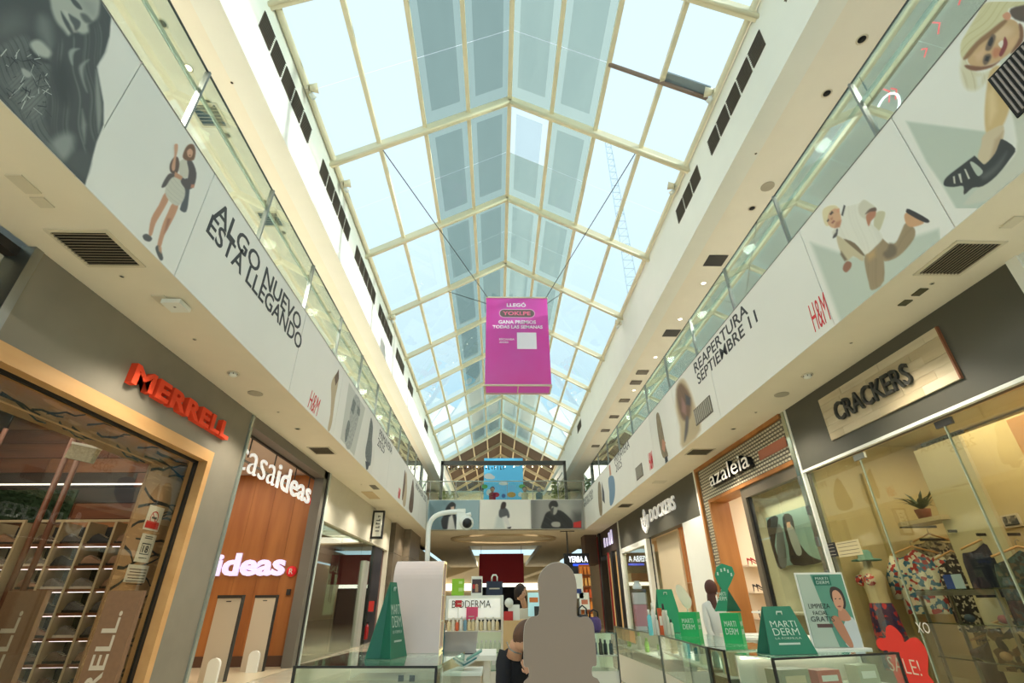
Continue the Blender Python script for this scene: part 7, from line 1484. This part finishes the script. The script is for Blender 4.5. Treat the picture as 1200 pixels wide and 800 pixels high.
# shopper with long brown hair behind the petal stand
q = P(832, 690, 1, 6.9); t = person('person with long brown hair and white top behind the petal-topped stand', [(q.x, 6.9, F+.5), (q.x, 6.9, q.z-.25), (q.x, 6.9, q.z-.12), (q.x-.11, 6.9, q.z-.2), (q.x-.13, 6.85, q.z-.45), (q.x-.08, 6.75, q.z-.62), (q.x+.11, 6.9, q.z-.2), (q.x+.13, 6.9, q.z-.45), (q.x+.1, 6.8, q.z-.62), (q.x-.06, 6.9, F+.02), (q.x+.06, 6.9, F+.02)], [(0, 1), (1, 2), (1, 3), (3, 4), (4, 5), (1, 6), (6, 7), (7, 8), (0, 9), (0, 10)], [.1, .1, .04, .05, .04, .028, .05, .04, .028, .055, .055], mat('pale_blouse', (206, 206, 200), .9), None)
hc = Vector((q.x+.02, 6.9, q.z+.0)); face_head(t, hc, .08, (.7, .6, 0), mat('hair_auburn', (84, 44, 34), .7, noise=.3, nscale=30, stretch=(1, 1, .2)), hair_len=.3); MB().tube([(q.x, 6.9, q.z-.14), hc], .035, 8).build('neck', mat('skin', (206, 156, 126), .5), t)
hand(t, (q.x-.08, 6.75, q.z-.62), (0, -.6, -.8), (0, -1, .2), .055); hand(t, (q.x+.1, 6.8, q.z-.62), (0, -.6, -.8), (0, -1, .2), .055)
# cut-out stand
cs_ = thing('cardboard_cutout', (P(655, 780, 1, 3.0).x, 3.0, F), 'grey-beige back of a cardboard head-and-shoulders cut-out in the middle foreground', 'cutout')
head = smooth_poly([(632, 700), (630.5, 684), (634, 671), (643, 662), (653.5, 659), (664, 662), (672, 671), (675.5, 684), (676, 700), (676.5, 722), (688, 722.5), (695, 730), (697, 745), (698.5, 764), (699, 779), (694, 781), (694.5, 792), (703, 800), (706, 840), (611, 840), (613, 803), (620, 792), (619.5, 782), (614.5, 780), (614, 764), (614, 745), (616, 730), (623, 722.5), (631.5, 720)], 3)
q = [P(a, c, 1, 3.0) for a, c in head]; q = [Vector((p.x, 3.0, max(p.z, F))) for p in q]
MB().prism(q, (0, .012, 0)).build('board', mat('cardboard_taupe', (150, 130, 114), .6, noise=.03, nscale=2), cs_)
q2 = [Vector((p.x, 3.012, p.z)) for p in q]; ctr = Vector((sum(p.x for p in q)/len(q), 3.012, sum(p.z for p in q)/len(q)))
MB().prism([ctr+(p-ctr)*1.012 for p in q2], (0, .004, 0)).build('pale_front_edge', mat('cardboard_rim', (206, 196, 182), .6), cs_)
xm = q[0].x+.1; boxpart('base_block', M_white, cs_, xm-.28, xm+.28, 2.88, 3.2, F, F+.35)
MB().box(xm-.03, xm+.03, 3.016, 3.2, F+.35, F+.6).build('support_strut', M_white, cs_)
# small items on the wood cabinet and right of the cut-out
t = thing('sticker_stand', (P(597, 727, 1, 6.92).x, 6.92, zc), 'white framed card with a red figure and round white tag on the wood cabinet', 'card')
p, q_ = P(590, 725, 1, 6.92), P(609, 706, 1, 6.92); boxpart('card', M_white, t, p.x+.06, q_.x, 6.95, 6.96, zc+.001, q_.z-.02); boxpart('red_figure', M_red, t, p.x+.005, p.x+.12, 6.93, 6.945, zc+.001, zc+.1); MB().lathe([(.055, 0), (.055, .01)], n=16).xf(Matrix.Translation((p.x+.07, 6.94, q_.z)) @ Matrix.Rotation(math.pi/2, 4, 'X')).build('round_tag', M_white, t); boxpart('tag_stem', M_white, t, p.x+.065, p.x+.075, 6.94, 6.945, zc+.1, q_.z)
mn = thing('register_screen', (.62, 7.4, 1.0), 'pale blue register screen with orange graphic behind the cut-out', 'screen'); p, q_ = P(614, 722, 1, 7.6), P(634, 694, 1, 7.6)
boxpart('screen', mat('screen_blue', (170, 214, 216), emit=.5), mn, p.x+.06, q_.x+.1, 7.6, 7.63, p.z, q_.z); boxpart('graphic', mat('screen_orange', (230, 130, 60), .5), mn, p.x+.08, p.x+.2, 7.595, 7.6, q_.z-.12, q_.z-.06); boxpart('device', M_dark, mn, p.x+.14, p.x+.24, 7.5, 7.55, p.z, p.z+.12); boxpart('stand', M_dark, mn, p.x+.12, p.x+.2, 7.6, 7.66, zc-.0, p.z)
B(.5, 1.25, 7.43, 7.66, F, zc).build('register_desk', M_kw, None, label='pale wood register desk hidden mostly by the cut-out', cat='desk')
# right central shelf with black products
p, q_ = P(697, 737, 1, 7.0), P(722, 737, 1, 7.0)
gs = thing('shelf_unit', ((p.x+q_.x)/2, 7.1, F), 'glass shelf unit with black products right of the cut-out', 'shelf'); x0, x1 = p.x-.35, min(q_.x, 1.75)
boxpart('top_glass', G_top, gs, x0, x1, 7.0, 7.4, CT-.01, CT); boxpart('front_glass', G_vit, gs, x0, x1, 7.0, 7.006, F+.3, CT-.01); boxpart('back_panel', mat('pale_green_back', (214, 222, 190), emit=.25), gs, x0, x1, 7.38, 7.4, F+.3, CT-.012); boxpart('lower_cabinet', M_lam, gs, x0, x1, 7.01, 7.38, F, F+.3)
zz = P(710, 767, 1, 7.1).z; boxpart('shelf', M_lam, gs, x0, x1, 7.02, 7.37, zz-.012, zz); boxpart('post', M_dark, gs, x1-.012, x1, 6.99, 7.0, F, CT)
for k in range(7): bottle((x1-.06-k*.065, 7.12+.04*(k % 2), zz+.001), .17-.015*(k < 2), .026, (28, 28, 30), (50, 50, 52), 'black bottle, %s from the right on the glass shelf' % ordinal(k), 'black bottles on the glass shelf')
for i, (px, py, h, c, lab, nm) in enumerate([(684, 736, .26, (34, 32, 34), 'black rounded handbag on the glass shelf unit', 'handbag'), (697, 736, .22, (84, 60, 120), 'purple basket of goods on the glass shelf unit', 'basket')]):
    yy_ = 7.2; q = P(px, py, 1, yy_); t = thing(nm, (q.x, yy_, CT), lab, nm)
    MB().lathe([(.07, 0), (.09, .04), (.085, h*.6), (.05, h*.75)], (q.x, yy_, CT+.001), 14, 1, .6).build('body', mat('item_%d' % i, c, .5, noise=.3, nscale=30), t)
    MB().tube([(q.x-.06, yy_, CT+h*.6), (q.x-.05, yy_, CT+h*1.0), (q.x, yy_, CT+h*1.15), (q.x+.05, yy_, CT+h), (q.x+.06, yy_, CT+h*.6)], .01, 6).build('handle', M_black, t)
for i, (x_0, y_0, x_1, y_1, lab) in enumerate([(674, 672, 682, 701, 'white hanging price sheet right of the cut-out head'), (680, 694, 690, 714, 'white patterned card below the price sheet')]):
    yy_ = 9.5; p, q = P(x_0, y_1, 1, yy_), P(x_1, y_0, 1, yy_); t = thing('price_sheet', (p.x, yy_, F), lab, 'sign'); boxpart('sheet', M_white, t, p.x, q.x, yy_, yy_+.01, p.z, q.z); boxpart('stand', M_steel, t, (p.x+q.x)/2-.01, (p.x+q.x)/2+.01, yy_+.01, yy_+.02, F, q.z); boxpart('blue_mark', mat('mark_%d' % i, ((40, 60, 130), (200, 120, 90))[i], .5), t, p.x+.03, q.x-.03, yy_-.002, yy_, p.z+.08, p.z+.15)
area('kiosk_lamp', (2.1, 6, 1.0), .3, 5, (.95, 1, .9), sy=3); 
# ------------------------------------------------------------------ drawing units -> metres (1 unit = 1.43 m, floor at 0)
S_ = 1.43
for o in list(scene.objects):
    if o.parent is None:
        o.location = (o.location-Vector((0, 0, F)))*S_
        if o.type not in ('CAMERA', 'LIGHT'): o.scale = o.scale*S_
        if o.type == 'LIGHT' and o.data.type != 'SUN':
            o.data.energy *= S_*S_
            if o.data.type == 'AREA': o.data.size *= S_; o.data.size_y *= S_
            else: o.data.shadow_soft_size *= S_
